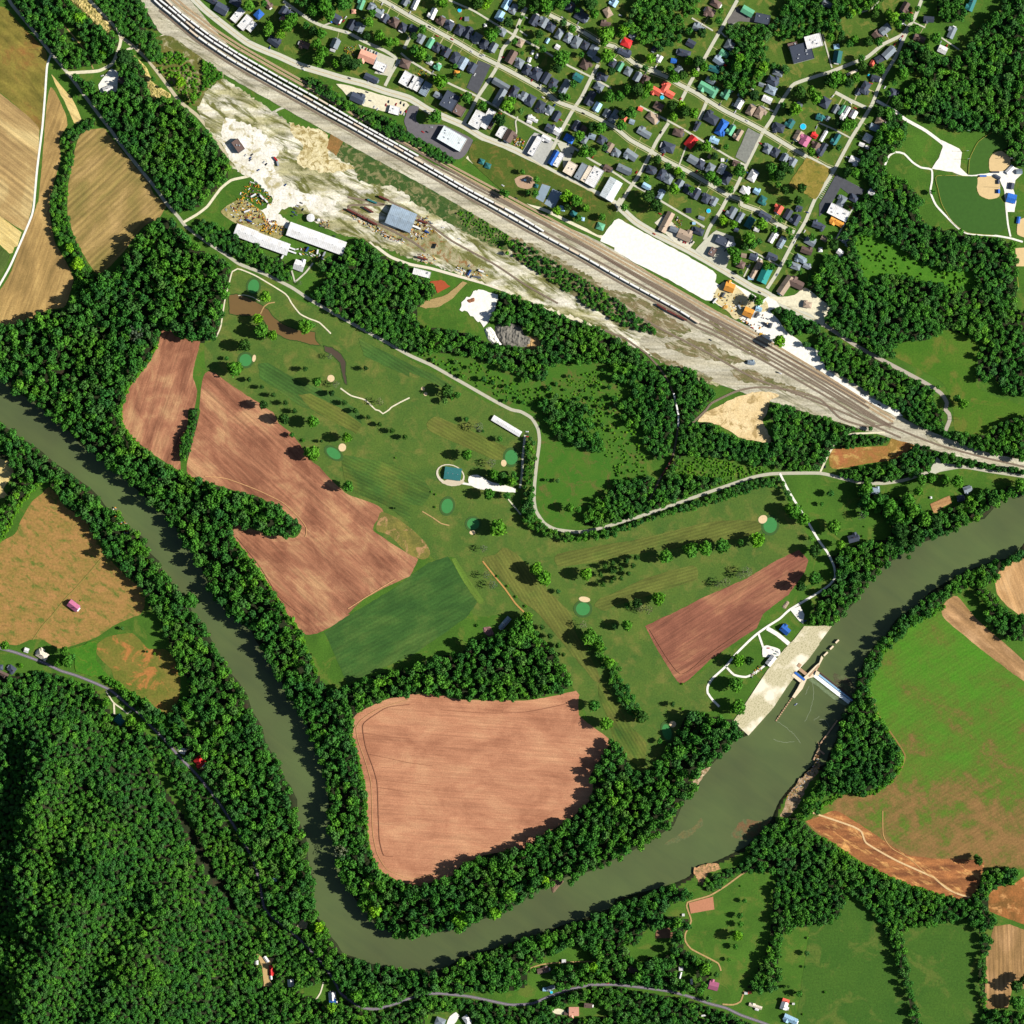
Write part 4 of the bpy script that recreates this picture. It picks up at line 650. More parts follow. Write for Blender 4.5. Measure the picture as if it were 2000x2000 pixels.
def resolve_labels():
    groups = {}
    for o, desc, cat, px, py, skip in PEND:
        best = sorted(LAND, key=lambda q: math.dist(q[1], (px, py)))
        n, c = next(b for b in best if b[0] != skip and math.dist(b[1], (px, py)) > 4)
        a = math.degrees(math.atan2(py-c[1], px-c[0])); d = DIRS[int(((a+22.5) % 360)//45)]
        groups.setdefault((desc, cat, n, d), []).append((math.dist(c, (px, py)), o))
    for (desc, cat, n, d), L in groups.items():
        L.sort(key=lambda q: q[0])
        for i, (dd, o) in enumerate(L):
            if len(f'{desc}, {ORD[min(i, 17)]} {d} of the {n}'.split()) > 16: desc = desc.replace('house roof', 'roof').replace('salmon ', '')
            if len(L) == 1: s = f'{desc}, {d} of the {n}'
            else: s = f'{desc}, {ORD[min(i, 17)]} {d} of the {n}'
            o['label'] = s; o['category'] = cat

# ------------------------------------------------------------------ buildings
ROOF = {'k': ('dark slate grey', (66, 74, 90)), 'g': ('mid grey', (128, 138, 146)), 'b': ('brown', (112, 92, 84)), 't': ('tan', (168, 148, 128)), 'w': ('white', (252, 252, 252)), 'r': ('red', (226, 52, 52)), 'o': ('orange', (236, 160, 66)),
 'R': ('salmon red', (240, 106, 86)), 'c': ('teal', (44, 112, 112)), 'C': ('bright teal', (40, 150, 142)), 'n': ('sage green', (98, 168, 130)), 'B': ('bright blue', (48, 112, 206)), 'l': ('pale blue', (166, 208, 238)), 'p': ('salmon pink', (222, 162, 138)), 'm': ('mauve pink', (176, 100, 132)), 's': ('steel grey', (150, 168, 184)), 'i': ('pale grey', (224, 234, 238)), 'y': ('cream', (250, 236, 214))}
def roof_mat(k):
    n, rgb = ROOF[k]
    t = NT('roof_'+n.replace(' ', '_'), .75, .25); kk = 1.0 if k in 'wy' else 1.1
    nz = t.noise(t.pos(), .35, 4, .7); col = t.mix(alb(rgb, kk), t.ramp(nz, [(.3, gray(.86)), (.7, gray(1.12))]), 1.0, 'MULTIPLY')
    if k in 'wiyslB':
        wv = t.n('ShaderNodeTexWave', wave_type='BANDS', bands_direction='X'); wv.inputs['Scale'].default_value = .11; wv.inputs['Distortion'].default_value = .4; t.l(t.pos(obj=True), wv.inputs['Vector'])
        col = t.mix(col, t.ramp(wv.outputs[1], [(.1, gray(.80)), (.3, gray(1.0))]), 1.0, 'MULTIPLY')
        st = t.noise(t.pos(obj=True), .12, 5, .7); col = t.mix(col, t.ramp(st, [(.35, (.84, .82, .78, 1)), (.6, gray(1.03))]), 1.0, 'MULTIPLY')
    oi = t.n('ShaderNodeObjectInfo'); v = .04 if k in 'wyo' else .22
    col = t.mix(col, t.ramp(oi.outputs['Random'], [(0, gray(1-v)), (1, gray(1+v))]), 1.0, 'MULTIPLY')
    return t.out(col)
RM = {k: roof_mat(k) for k in ROOF}
WALLM = [plain('white_siding', (225, 225, 220), .05), plain('cream_siding', (220, 205, 170), .05), plain('brick_wall', (150, 84, 64), .15, 2), plain('grey_siding', (150, 155, 158), .05)]
m_chim = plain('chimney_brick', (130, 80, 66), .2, 3); m_vent = plain('vent_metal', (200, 205, 210), .05, 1, .4, .5, metal=.3); m_glass = plain('window_glass', (40, 56, 70), .05, 1, .1, .5); m_door = plain('painted_door', (90, 60, 45), .1, 1)
def gable(L, Wd, zw, pitch, ov=.45, th=.18):
    """ridge along x"""
    h = (Wd/2+ov)*pitch; x0, x1 = -L/2-ov, L/2+ov; y = Wd/2+ov; zb = zw-ov*pitch
    v = []; f = []
    for dz in (0, -th):
        v += [(x0, -y, zb+dz), (x1, -y, zb+dz), (x0, 0, zb+h+dz), (x1, 0, zb+h+dz), (x0, y, zb+dz), (x1, y, zb+dz)]
    f = [(0, 1, 3, 2), (2, 3, 5, 4), (6, 8, 9, 7), (8, 10, 11, 9), (0, 6, 7, 1), (4, 5, 11, 10), (0, 2, 8, 6), (2, 4, 10, 8), (1, 7, 9, 3), (3, 9, 11, 5)]
    return v, f
def hip(L, Wd, zw, pitch, ov=.45, th=.18):
    y = Wd/2+ov; x = L/2+ov; h = y*pitch; r = max(.15, x-y); zb = zw-ov*pitch
    v = [(-x, -y, zb), (x, -y, zb), (x, y, zb), (-x, y, zb), (-r, 0, zb+h), (r, 0, zb+h), (-x, -y, zb-th), (x, -y, zb-th), (x, y, zb-th), (-x, y, zb-th)]
    f = [(0, 1, 5, 4), (1, 2, 5), (2, 3, 4, 5), (3, 0, 4), (0, 6, 7, 1), (1, 7, 8, 2), (2, 8, 9, 3), (3, 9, 6, 0), (6, 9, 8, 7)]
    return v, f
def xf(vf, rot=0, tx=0, ty=0, tz=0):
    c, s = math.cos(rot), math.sin(rot); return [(x*c-y*s+tx, x*s+y*c+ty, z+tz) for x, y, z in vf[0]], vf[1]
def body(L, Wd, zw, pitch, shape):
    mb = MB(); mb.box(-L/2, L/2, -Wd/2, Wd/2, -.3, zw)
    if shape == 'g':
        h = Wd/2*pitch
        for s in (-1, 1):
            x = s*L/2; v = [(x, -Wd/2, zw), (x, Wd/2, zw), (x, 0, zw+h)]; mb.add(v, [(0, 1, 2)] if s > 0 else [(0, 2, 1)])
    return mb
NB = 0
DONE = set()
def building(name, px, py, L, Wd, ang, col, shape, desc=None, cat=None, label=None, zw=None, extras=True, margin=1.5):
    """px,py,L,Wd in photograph pixels; ang = image degrees of the long side"""
    global NB; NB += 1; r = random.Random(NB*31+5)
    L *= M_; Wd *= M_
    if Wd > L: L, Wd, ang = Wd, L, ang+90
    x, y = W(px, py); base = zt(px, py)
    big = L*Wd > 420; zw = zw or (r.choice((3.2, 3.6, 5.4)) if not big else r.uniform(5, 7))
    root = empty(name, x, y, max(0, base), -math.radians(ang))
    wm = WALLM[0] if col in 'wlsBc' and big else WALLM[r.randrange(4)]
    pitch = .22 if big else r.choice((.5, .62, .75))
    if shape == 'f':
        mb = MB(); mb.box(-L/2, L/2, -Wd/2, Wd/2, -.3, zw); mb.build('wall', wm, root)
        mb = MB(); mb.box(-L/2+.35, L/2-.35, -Wd/2+.35, Wd/2-.35, zw+.003, zw+.25)
        for a in ((-L/2-.1, L/2+.1, -Wd/2-.1, -Wd/2+.34), (-L/2-.1, L/2+.1, Wd/2-.34, Wd/2+.1), (-L/2-.1, -L/2+.34, -Wd/2+.343, Wd/2-.343), (L/2-.34, L/2+.1, -Wd/2+.343, Wd/2-.343)): mb.box(*a, zw-.2, zw+.75)
        rf = mb.build('roof', RM[col], root)
        for k in range(2 if L*Wd < 500 else 5):
            mb = MB(); ux, uy = r.uniform(-.38, .38)*L, r.uniform(-.32, .32)*Wd; sz = r.uniform(.7, 1.3); mb.box(ux-sz, ux+sz, uy-sz*.7, uy+sz*.7, zw+.25, zw+1.5); mb.build('roof_vent', m_vent, rf)
    else:
        hp = shape == 'h'
        mb = body(L, Wd, zw, pitch, shape)
        wl = mb.build('wall', wm, root)
        if hp: g_ = hip(L, Wd, zw, pitch)
        else: g_ = gable(L, Wd, zw, pitch)
        mb = MB(); mb.add(*g_); rh = (Wd/2+.45)*pitch
        if extras and not big and r.random() < .6:       # a wing across the front
            wl_, ww_ = Wd*.42, L*.36; sx = r.choice((-1, 1)); sy = r.choice((-1, 1))
            if hp: q = hip(wl_*1.3, ww_, zw, pitch*.9)
            else: q = gable(wl_*1.3, ww_, zw, pitch*.9)
            mb.add(*xf(q, math.pi/2, sx*L*.24, sy*(Wd*.5-.1), -.12))
            w2 = body(wl_*1.3, ww_, zw-.25, pitch*.9, shape); w2v = xf((w2.v, w2.f), math.pi/2, sx*L*.24, sy*(Wd*.5-.1)); MB().add(*w2v).build('wing_wall', wm, root)
        rf = mb.build('roof', RM[col], root)
        if not big and extras:
            if r.random() < .7:
                MB().box(-.45, .45, -.35, .35, zw+.3, zw+rh+.9).build('chimney', m_chim, rf).location = (r.uniform(-.3, .3)*L, r.uniform(-.12, .12)*Wd, 0)
            if r.random() < .6:
                s = r.choice((-1, 1)); MB().add([(s*L/2-.02*s, -Wd*.3, zw-.3), (s*(L/2+2.2), -Wd*.3, zw-.9), (s*(L/2+2.2), Wd*.3, zw-.9), (s*L/2-.02*s, Wd*.3, zw-.3), (s*L/2-.02*s, -Wd*.3, zw-.45), (s*(L/2+2.2), -Wd*.3, zw-1.05), (s*(L/2+2.2), Wd*.3, zw-1.05), (s*L/2-.02*s, Wd*.3, zw-.45)], [(0, 1, 2, 3), (4, 7, 6, 5), (0, 4, 5, 1), (1, 5, 6, 2), (2, 6, 7, 3)]).build('porch_roof', RM[r.choice('wgk')], root)
        elif big:
            for k in range(3):
                MB().cyl((k-1)*L*.3, 0, .5, zw+rh-.7, zw+rh+.5, 8).build('ridge_vent', m_vent, rf)
    if extras and L*Wd > 30:
        nw = 2 if not big else 4
        for s in (-1, 1):
            for k in range(nw):
                wx = (k+.5)/nw*L-L/2; me_ = WIN; o = link('window', me_, root); o.location = (wx, s*(Wd/2+.03), zw*.5)
        MB().box(L/2+.003, L/2+.08, -.5, .5, 0, 2.1).build('door', m_door, root)
    BLOCK.disc(px, py, (L*.32+Wd*.2)/M_+margin+(4.5 if py > 1200 or px > 1650 and py < 450 else 0)); BLOCK.disc(px+7, py, (L*.3)/M_+(3 if py > 1200 else 0))
    if label: root['label'] = label; root['category'] = cat or 'building'
    else: later(root, desc or f'{ROOF[col][0]} roofed {name}', cat or name.replace('_', ' '), px, py)
    return root
WIN = MB().box(-.5, .5, -.05, .05, -.6, .6).me('window', m_glass)
def grp(o, g): o['group'] = g; return o
HOUSES = {
'B0': '''160,85,130,95,30,k,g 65,0,110,60,30,k,g 290,25,110,60,30,k,g 512,140,80,70,-45,B,h 597,45,85,50,55,b,g 745,108,90,65,-55,k,g 742,190,60,45,30,p,g 800,135,70,65,30,k,h 655,395,125,70,35,k,g 940,425,100,60,20,b,h 1232,415,90,80,-65,g,g
1570,740,140,60,25,k,g 1890,605,100,80,20,b,h 1475,45,100,55,-68,n,g 1572,68,70,60,-65,g,h 1640,130,75,80,-60,g,g 1700,175,75,70,-60,k,g 1790,215,85,80,-60,b,h 1870,260,80,75,-60,k,h 1240,180,85,90,-60,k,g 1205,180,70,30,-60,B,g 1385,235,100,70,-60,k,g 1462,265,90,85,-60,g,g 1890,20,70,60,-60,g,g 1700,625,30,30,0,k,h 1405,110,40,40,0,p,h 1210,470,50,35,20,w,g''',
'C0': '''55,40,110,50,-65,w,g 220,135,105,55,-65,w,g 300,200,80,65,-60,b,h 375,240,85,80,-60,k,h 470,285,100,75,-60,k,h 550,310,105,80,-60,k,g 635,360,95,80,-60,g,h 705,415,85,75,-60,k,h 790,450,90,70,-60,g,g 875,310,65,65,-60,g,h
35,275,70,80,-60,k,g 110,370,90,60,-60,g,g 195,410,95,55,-60,n,g 262,450,90,65,-60,k,h 345,495,90,80,-60,k,g 430,550,100,80,-60,k,h 500,600,120,80,-60,s,g 590,640,95,75,-60,k,g 268,635,60,55,-60,n,h 190,590,60,40,30,w,g 445,690,50,45,10,o,h 265,900,70,55,30,g,g
985,865,110,70,-60,k,h 1075,910,85,65,-60,g,g 1140,950,110,80,-60,k,h 1230,1005,110,80,-60,k,h 1320,1040,80,70,-60,g,h 1385,1100,95,65,-60,k,g 960,540,130,80,-60,b,g 1035,600,90,75,-60,g,h 1105,660,95,70,-60,k,h 1195,700,110,95,-60,k,h 1285,740,110,70,-60,k,g 1045,410,75,60,-60,t,h
1175,190,110,70,-60,k,g 1265,215,100,70,-60,g,g 1335,260,85,75,-60,k,h 1410,325,95,65,-60,g,h 1495,360,90,70,-60,g,h 1575,400,105,80,-60,g,h 1655,430,80,70,-60,k,h 1730,480,110,80,-60,g,g 1395,445,45,45,30,w,g 1300,385,50,30,-60,l,g 980,90,90,65,-60,g,h
1515,70,85,80,-60,k,h 1620,155,130,90,30,k,h 1870,120,90,70,60,t,h 1850,230,95,50,15,b,g 1655,610,90,85,-60,b,h 1590,735,90,70,30,c,g 1465,820,150,70,-60,g,g 1355,785,90,70,-60,k,h 1820,725,100,65,25,k,h 1785,820,90,70,30,g,h 1700,930,140,70,-60,k,g 1770,1010,85,65,-60,l,g 1860,1070,80,60,-60,g,g 1910,1120,80,60,-60,g,g
1150,1115,70,38,20,w,g 1130,1150,48,28,20,w,g 1192,1140,35,30,20,w,g 1320,1215,80,70,30,k,g 1385,1240,80,65,30,w,g 1285,1310,90,45,30,w,g 1505,1310,95,70,30,B,h 1640,1220,65,60,-60,b,h 1570,1190,95,65,-60,k,g 1720,1290,70,50,20,s,g 1810,1320,80,70,-60,k,h 1650,1325,70,55,-60,g,h 1885,1390,90,65,-60,t,g 1870,1590,80,50,30,b,g 1930,30,70,60,-60,l,g 540,180,40,40,0,g,g 715,240,28,28,0,w,h 1160,495,20,40,20,w,g 1200,530,20,45,20,w,g 1130,565,30,45,20,w,g 1760,560,70,50,30,g,h 1915,600,60,70,30,k,h 735,10,60,40,10,o,h''',
'D0': '''50,630,90,55,-60,n,g 130,675,80,70,-60,g,h 215,730,90,65,-60,g,g 295,755,85,60,-60,b,h 415,1005,90,70,30,b,h 360,1115,120,75,40,t,h 280,1255,140,65,30,g,g 165,1150,50,45,20,s,g 90,1120,50,45,-60,R,h 15,1080,80,70,-60,g,h 245,1030,45,35,20,R,g
610,665,70,65,-30,g,g 655,505,130,65,15,k,h 560,575,55,45,10,B,g 425,555,60,50,-60,w,g 720,412,85,70,30,k,g 795,270,120,65,25,g,g 900,115,100,75,30,b,h 955,35,100,70,30,b,h 1085,430,90,85,30,g,h 1035,508,90,55,35,n,g 985,580,110,65,35,s,g 1038,610,40,25,60,r,g 940,655,110,55,20,c,g 905,760,90,55,30,g,g 1055,890,100,65,-60,n,g
1255,110,120,75,30,n,g 1490,765,110,75,30,k,h 1540,690,100,55,20,g,h 1475,850,110,80,25,s,h 1440,940,95,60,25,w,g 1175,980,95,70,-60,w,g 1285,1040,100,70,-60,t,h 1370,1065,110,80,-60,t,h 910,1120,140,90,30,k,h 780,1190,90,40,-60,k,g 1100,1230,100,55,-60,n,g 1170,1275,110,55,-60,t,g 940,1328,90,50,20,l,g
600,1255,100,65,20,b,h 505,1390,130,90,20,k,h 740,1510,100,75,30,g,g 808,1550,85,75,-60,k,h 905,1590,90,75,-60,g,h 1010,1595,100,60,-60,w,g 1060,1680,115,80,-60,k,h 1305,1660,110,80,-60,w,h 1230,1800,85,70,30,w,h 1340,1808,60,50,30,l,g 1395,1890,80,65,-60,c,h 1150,1540,70,45,20,b,g
1445,1405,90,70,-60,g,h 1520,1440,85,65,-60,k,h 1600,1495,80,70,-60,g,g 1680,1535,85,65,-60,g,g 1550,1205,110,80,20,k,h 1660,1170,80,65,-60,c,g 1735,1280,95,75,-60,t,g 1900,1380,75,70,-60,b,g 1740,1000,60,50,20,g,g 1930,1110,55,50,20,c,g 1885,1280,60,45,30,r,g
20,1440,80,65,35,g,h 155,1465,130,75,35,g,g 90,1600,140,70,25,g,g 345,1605,90,75,20,k,h 300,1760,80,50,30,l,g 445,1650,100,65,-60,k,h 515,1690,95,70,-60,g,h 610,1745,105,65,-60,g,g 690,1785,85,65,-60,k,h 770,1830,100,70,-60,k,g 865,1875,90,70,-60,k,h 440,1835,90,50,-60,s,g 940,1900,80,60,-60,g,g 170,340,60,50,30,g,h 380,460,50,60,30,k,h 95,500,130,55,25,k,g 1020,1510,30,30,0,w,g 900,1480,40,40,-60,t,g 1180,515,35,30,0,p,g 1190,890,50,50,20,g,g 1385,800,50,35,20,g,g 905,1610,40,60,20,g,g''',
'E0': '''75,40,90,55,30,g,g 805,70,100,65,-60,b,g 765,185,80,60,60,k,h 1030,185,100,55,5,k,g 548,335,90,75,45,b,g 620,280,110,75,-40,g,g 945,365,110,60,22,b,g 1250,310,115,60,-65,g,g 1162,470,85,70,25,w,g 1432,50,125,60,-68,c,g 170,540,120,80,-80,c,g 162,440,50,45,-10,l,g 655,500,130,75,-45,g,g 568,560,85,65,-30,k,g 498,600,60,40,-60,R,g 430,830,120,75,-60,k,h 530,740,85,55,20,k,g 365,865,60,45,-60,k,g 695,880,85,75,-70,k,h
55,970,100,90,-60,k,h 150,1030,80,45,-60,g,g 215,1040,105,42,-60,n,g 320,1080,80,65,-60,w,g 575,1145,90,75,25,t,h 522,1205,90,65,20,s,g 455,1305,80,75,30,w,h 400,1365,50,35,20,w,g 450,1390,35,30,20,w,g 330,1515,95,65,25,w,g 155,1320,120,50,-60,c,g 30,1410,130,55,-60,k,g 15,1110,55,50,-60,c,g 75,1120,50,40,-60,g,g 490,1820,60,45,20,w,g 325,1870,85,65,30,k,h 210,1900,110,70,-60,g,h 310,685,110,20,-25,y,g 40,1285,115,32,-60,w,g 245,1075,150,38,-60,w,g''',
'E1': '''20,210,60,55,30,k,h 258,345,85,60,30,g,g 195,450,60,50,35,w,g 45,320,45,60,-60,t,g 490,245,28,25,10,w,g 10,425,40,40,0,w,h''',
'D1': '''790,250,110,65,20,k,h 560,235,80,50,20,g,g 1110,75,110,70,-60,g,g 1185,120,100,55,-60,g,g 1550,45,80,70,-60,R,g 1635,90,100,65,-60,k,g 1710,145,100,70,-60,k,g 1420,105,120,60,30,k,g 1275,170,110,75,-60,c,g 1495,305,120,50,-60,w,g 1575,355,110,60,-60,s,g 1485,490,95,60,25,k,g 1190,565,80,65,20,b,h 1310,495,75,60,20,k,g 1820,945,80,55,10,t,h 1845,350,105,65,30,g,g 1810,435,110,60,20,b,g 1755,510,110,60,30,s,h 1705,580,100,60,20,g,h 1812,580,70,45,25,g,g 1905,190,80,60,20,k,g 1740,35,60,50,20,k,g 1150,238,40,35,20,k,g 1340,235,50,35,20,w,g 1220,480,50,40,10,t,g 820,125,60,30,20,g,g 700,55,50,45,0,k,g 750,175,28,22,0,l,g 1285,690,50,35,0,l,g''',
'A3': '''400,382,115,75,32,y,h 252,338,42,42,20,w,g 115,515,75,60,35,k,h 30,560,110,40,25,b,g 1125,1000,95,70,40,c,h 5,500,50,50,0,k,h''',
'B4': '''812,1542,70,58,85,w,g 660,570,40,30,0,l,g 580,1320,65,30,55,w,g 490,1350,30,40,0,w,g 625,1490,40,22,85,w,g''',
'C4': '''1260,1425,115,50,-12,b,g 1455,1338,38,32,0,w,g 1550,1812,95,85,0,p,g 1483,1832,50,30,0,b,g 1685,1755,78,42,5,b,g 540,1888,85,55,55,w,h 290,1905,95,70,20,g,h 1328,1590,75,38,-20,g,g 1275,1603,38,34,0,l,g''',
'D4': '''935,1570,92,80,15,m,g 1330,1762,130,28,18,y,g 1345,1790,35,25,18,w,g 170,1425,85,50,10,b,g 628,1410,38,34,0,w,g 620,1470,60,20,-75,w,g 726,1530,50,20,85,w,g 650,902,20,20,0,w,g 1240,1640,26,22,0,w,g 1275,1633,28,22,0,R,g 1660,1885,140,60,25,l,g 1688,1740,20,16,0,w,g 840,1850,40,12,-10,w,g''',
'E2': '''530,770,75,62,5,s,g 1395,752,72,60,-20,g,g 1330,838,65,58,-10,k,g 320,1215,100,70,-15,k,g 475,785,20,40,0,w,g 1052,830,18,18,0,w,h''',
}
for k, s in HOUSES.items():
    for it in s.split():
        a = it.split(','); (px, py), = P(f'{k} {a[0]} {a[1]}'); q = 1/4.83
        L, Wd = float(a[2])*q, float(a[3])*q; sm = L*Wd < 110
        o = building('shed' if sm else 'house', px, py, L*.94, Wd*.94, float(a[4]), a[5], a[6], extras=not sm, zw=2.4 if sm else None, desc=(f'small {ROOF[a[5]][0]} roofed shed' if sm else f'{ROOF[a[5]][0]} {"hipped" if a[6]=="h" else "gabled"} house roof'), cat='shed' if sm else 'house')
        grp(o, 'small sheds and outbuildings' if sm else 'houses and small buildings of the town')
def bld(name, s, L, Wd, ang, col, shape, label, cat, zw=None, **kw):
    (px, py), = P(s); q = 1/4.83 if s[0] != 'F' else 2000/1932
    return building(name, px, py, L*q, Wd*q, ang, col, shape, label=label, cat=cat, zw=zw, **kw)
bld('storage_building', 'B0 312 145', 145, 68, -50, 'w', 'f', 'left of three white flat roofs side by side on main street', 'building', 4)
bld('storage_building', 'B0 382 215', 145, 76, -50, 'w', 'f', 'middle and longest of three white flat roofs on main street', 'building', 4)
bld('storage_building', 'B0 443 252', 100, 55, -50, 'w', 'f', 'right and smallest of three white flat roofs on main street', 'building', 4)
bld('hall', 'B0 1535 540', 155, 92, 22, 'p', 'g', 'salmon pink roofed hall with cars parked along its north side', 'building')
bld('workshop', 'B0 1655 630', 115, 80, 25, 'w', 'f', 'white flat roof right of the salmon roofed hall', 'building', 5)
bld('shop_building', 'B0 1905 750', 130, 105, -60, 'w', 'f', 'white flat roofed building at the street corner above the filling station', 'building', 6)
bld('shop_building', 'C0 28 775', 130, 62, -60, 'w', 'f', 'first white roof in the joined row on main street', 'building', 6); bld('shop_building', 'C0 82 800', 130, 48, -60, 'w', 'f', 'second white roof in the joined row on main street', 'building', 5.4); bld('shop_building', 'C0 150 840', 130, 75, -60, 's', 'f', 'grey roof ending the joined row on main street', 'building', 5)
bld('filling_station', 'B0 1440 930', 125, 80, 25, 'k', 'g', 'dark roofed filling station between main street and the hedge', 'filling station'); bld('store_building', 'B0 1790 1042', 100, 75, 15, 'w', 'f', 'white square store among red vehicles', 'building', 4)
bld('depot_building', 'B0 318 1378', 118, 72, 55, 'b', 'f', 'brown flat roofed depot building alone in the gravel yard', 'building', 8)
bld('store_building', 'C0 400 1312', 250, 140, 30, 'i', 'f', 'big pale white store in the oval parking lot', 'store', 7)
bld('commercial_building', 'C0 378 955', 160, 135, -60, 'k', 'f', 'large black flat roofed block on main street', 'building', 9); bld('commercial_building', 'C0 470 1045', 90, 95, -60, 'b', 'f', 'dark brown flat roofed block next to the black one', 'building', 6)
bld('commercial_building', 'C0 640 1130', 160, 110, -60, 'w', 'f', 'left part of the white flat roofed block on main street', 'building', 7.5); bld('commercial_building', 'C0 735 1125', 190, 75, -60, 'w', 'f', 'right part of the white flat roofed block on main street', 'building', 7); bld('commercial_building', 'C0 778 1170', 110, 30, -60, 'b', 'f', 'narrow brown roofed strip beside the white block', 'building', 5)
bld('shop_building', 'C0 865 1245', 115, 65, -60, 'w', 'f', 'white narrow shop roof on main street', 'building', 6); bld('shop_building', 'C0 940 1285', 110, 85, -60, 'b', 'g', 'brown grey roof right of the narrow white shop', 'building', 4.4)
bld('church', 'C0 862 800', 165, 60, 30, 'g', 'g', 'upper wing of the L shaped grey church', 'church', 6); bld('church', 'C0 850 920', 170, 70, -60, 'g', 'g', 'lower wing of the L shaped grey church', 'church', 6)
bld('lumber_building', 'C0 1185 1380', 190, 60, -60, 'w', 'f', 'long white building in the concrete yard', 'building', 6); bld('lumber_building', 'C0 1290 1310', 90, 45, 30, 'w', 'f', 'short white building across the end of the concrete yard', 'building', 4) 
bld('shop_building', 'C0 1358 1490', 140, 50, -60, 'B', 'g', 'blue and white striped roof, blue left half', 'building', 5); bld('shop_building', 'C0 1408 1510', 140, 52, -60, 'w', 'f', 'white half beside the blue roof on main street', 'building', 5)
bld('shop_building', 'C0 1515 1592', 120, 95, -60, 'y', 'f', 'cream flat roofed building on main street', 'building', 6.5); bld('shop_building', 'C0 1615 1620', 160, 62, -60, 'g', 'f', 'grey roof left of the large white roof', 'building', 6); bld('shop_building', 'C0 1672 1645', 160, 50, -60, 'y', 'f', 'narrow pale roof between the grey and the large white roof', 'building', 6.3); bld('shop_building', 'C0 1742 1672', 185, 105, -60, 'w', 'f', 'large white flat roof near the end of main street', 'building', 6.6); bld('warehouse', 'C0 1900 1790', 200, 130, -60, 'i', 'g', 'large pale blue roofed warehouse near the white lot', 'warehouse', 7)
bld('house', 'C0 915 35', 110, 62, -60, 'l', 'g', 'upper of two sky blue roofed houses', 'house'); bld('house', 'C0 850 150', 90, 65, -60, 'l', 'g', 'lower of two sky blue roofed houses', 'house')
bld('school_building', 'D0 1765 500', 200, 165, -15, 'k', 'f', 'large black flat roofed school', 'school', 8); bld('school_gym', 'D0 1875 395', 155, 120, -15, 'w', 'f', 'white flat roofed gym joined to the black roofed school', 'school', 10); bld('school_wing', 'D0 1680 430', 90, 50, -15, 'b', 'f', 'brown flat wing on the left of the school', 'school', 5)
bld('civic_building', 'D0 1395 180', 140, 90, 12, 'k', 'f', 'dark flat roof beside the curved car park', 'building', 5)
bld('house', 'D0 115 405', 95, 75, 25, 'r', 'h', 'bright red roofed house at the edge of the town wood', 'house')
bld('house', 'D0 395 862', 85, 60, 30, 'R', 'g', 'left part of the salmon red roofed house by the pool', 'house'); bld('house', 'D0 480 830', 110, 60, -60, 'R', 'h', 'middle part of the salmon red roofed house by the pool', 'house'); bld('house', 'D0 522 890', 80, 60, 30, 'R', 'g', 'right part of the salmon red roofed house by the pool', 'house')
bld('row_house', 'D0 872 832', 155, 70, 30, 'n', 'g', 'sage green roofed row above the street', 'house'); bld('row_house', 'D0 942 872', 105, 48, -60, 'n', 'g', 'cross wing at the end of the sage green row', 'house')
bld('house', 'D0 1010 1205', 150, 75, -60, 'B', 'h', 'large bright blue roofed house in mid town', 'house'); bld('house', 'D0 722 1340', 115, 80, -50, 'r', 'g', 'vivid orange red roofed house above the white drive', 'house'); bld('house', 'D0 1797 1330', 95, 78, -60, 'm', 'g', 'mauve roofed house on the town edge', 'house')
bld('hall', 'E1 180 75', 200, 105, 27, 'w', 'f', 'white flat roofed hall by the angled car park', 'building', 7); bld('hall', 'E1 165 162', 130, 55, 27, 'o', 'g', 'orange roofed wing below the white hall', 'building', 4)
bld('motel', 'D1 490 165', 200, 70, -62, 't', 'g', 'long tan brown gabled building by the white lot', 'building', 4); bld('restaurant', 'D1 660 290', 130, 85, 25, 't', 'g', 'tan gabled building right of the long brown one', 'building', 4); bld('shop_building', 'D1 1012 338', 110, 80, 25, 'k', 'f', 'black flat roof with white rim by the small canopy', 'building', 5); bld('shop_building', 'D1 1095 388', 75, 75, 25, 'w', 'f', 'white flat roof joined to the black one', 'building', 5); bld('canopy', 'D1 925 445', 80, 58, -60, 'b', 'f', 'small brown grey canopy in the concrete forecourt', 'canopy', 5)
bld('long_house', 'D1 1335 605', 190, 42, -62, 't', 'g', 'long narrow tan roof left of the teal roof', 'building', 3.5); bld('store_building', 'D1 1415 665', 150, 92, -65, 'C', 'g', 'long bright teal roof by the street bend', 'building', 6)
bld('hall', 'D1 1612 760', 190, 75, -55, 't', 'g', 'left wing of the L shaped brown building', 'building', 5); bld('hall', 'D1 1712 745', 140, 75, 25, 'b', 'g', 'right wing of the L shaped brown building', 'building', 5)
for s, a, lab in (('D1 1085 780', 20, 'left'), ('D1 1262 1017', 25, 'right')):
    bld('storage_shed', s, 88, 82, a, 'o', 'g', f'{lab} of two orange and rust roofed sheds in the sandy yard', 'shed', 5)
bld('yard_office', 'D1 1360 985', 55, 40, 15, 'l', 'g', 'small pale blue roof beside the right orange shed', 'shed', 3); bld('signal_hut', 'D1 1288 1490', 60, 36, 10, 's', 'g', 'small grey hut on the sandy patch in the rail yard', 'hut', 3)
bld('warehouse', 'B1 1055 322', 560, 128, 20, 'w', 'g', 'very long white roofed shed, right of the twin long sheds', 'warehouse', 6, extras=True); bld('warehouse', 'B1 390 272', 210, 115, 21, 'w', 'g', 'shorter white shed at the left end of the left row', 'warehouse', 6); bld('warehouse', 'B1 640 372', 320, 110, 20, 'w', 'g', 'long white shed at the right end of the left row', 'warehouse', 5.6)
bld('yard_house', 'B1 892 575', 95, 92, 20, 'w', 'g', 'square white roof at the fork of the drive', 'building', 4); bld('steel_shed', 'F 757 413', 50, 37, 22, 's', 'g', 'steel grey roofed shed in the rail storage yard', 'shed', 8)
bld('shed', 'B1 930 0', 1, 1, 0, 'w', 'f', 'x', 'x') if False else None
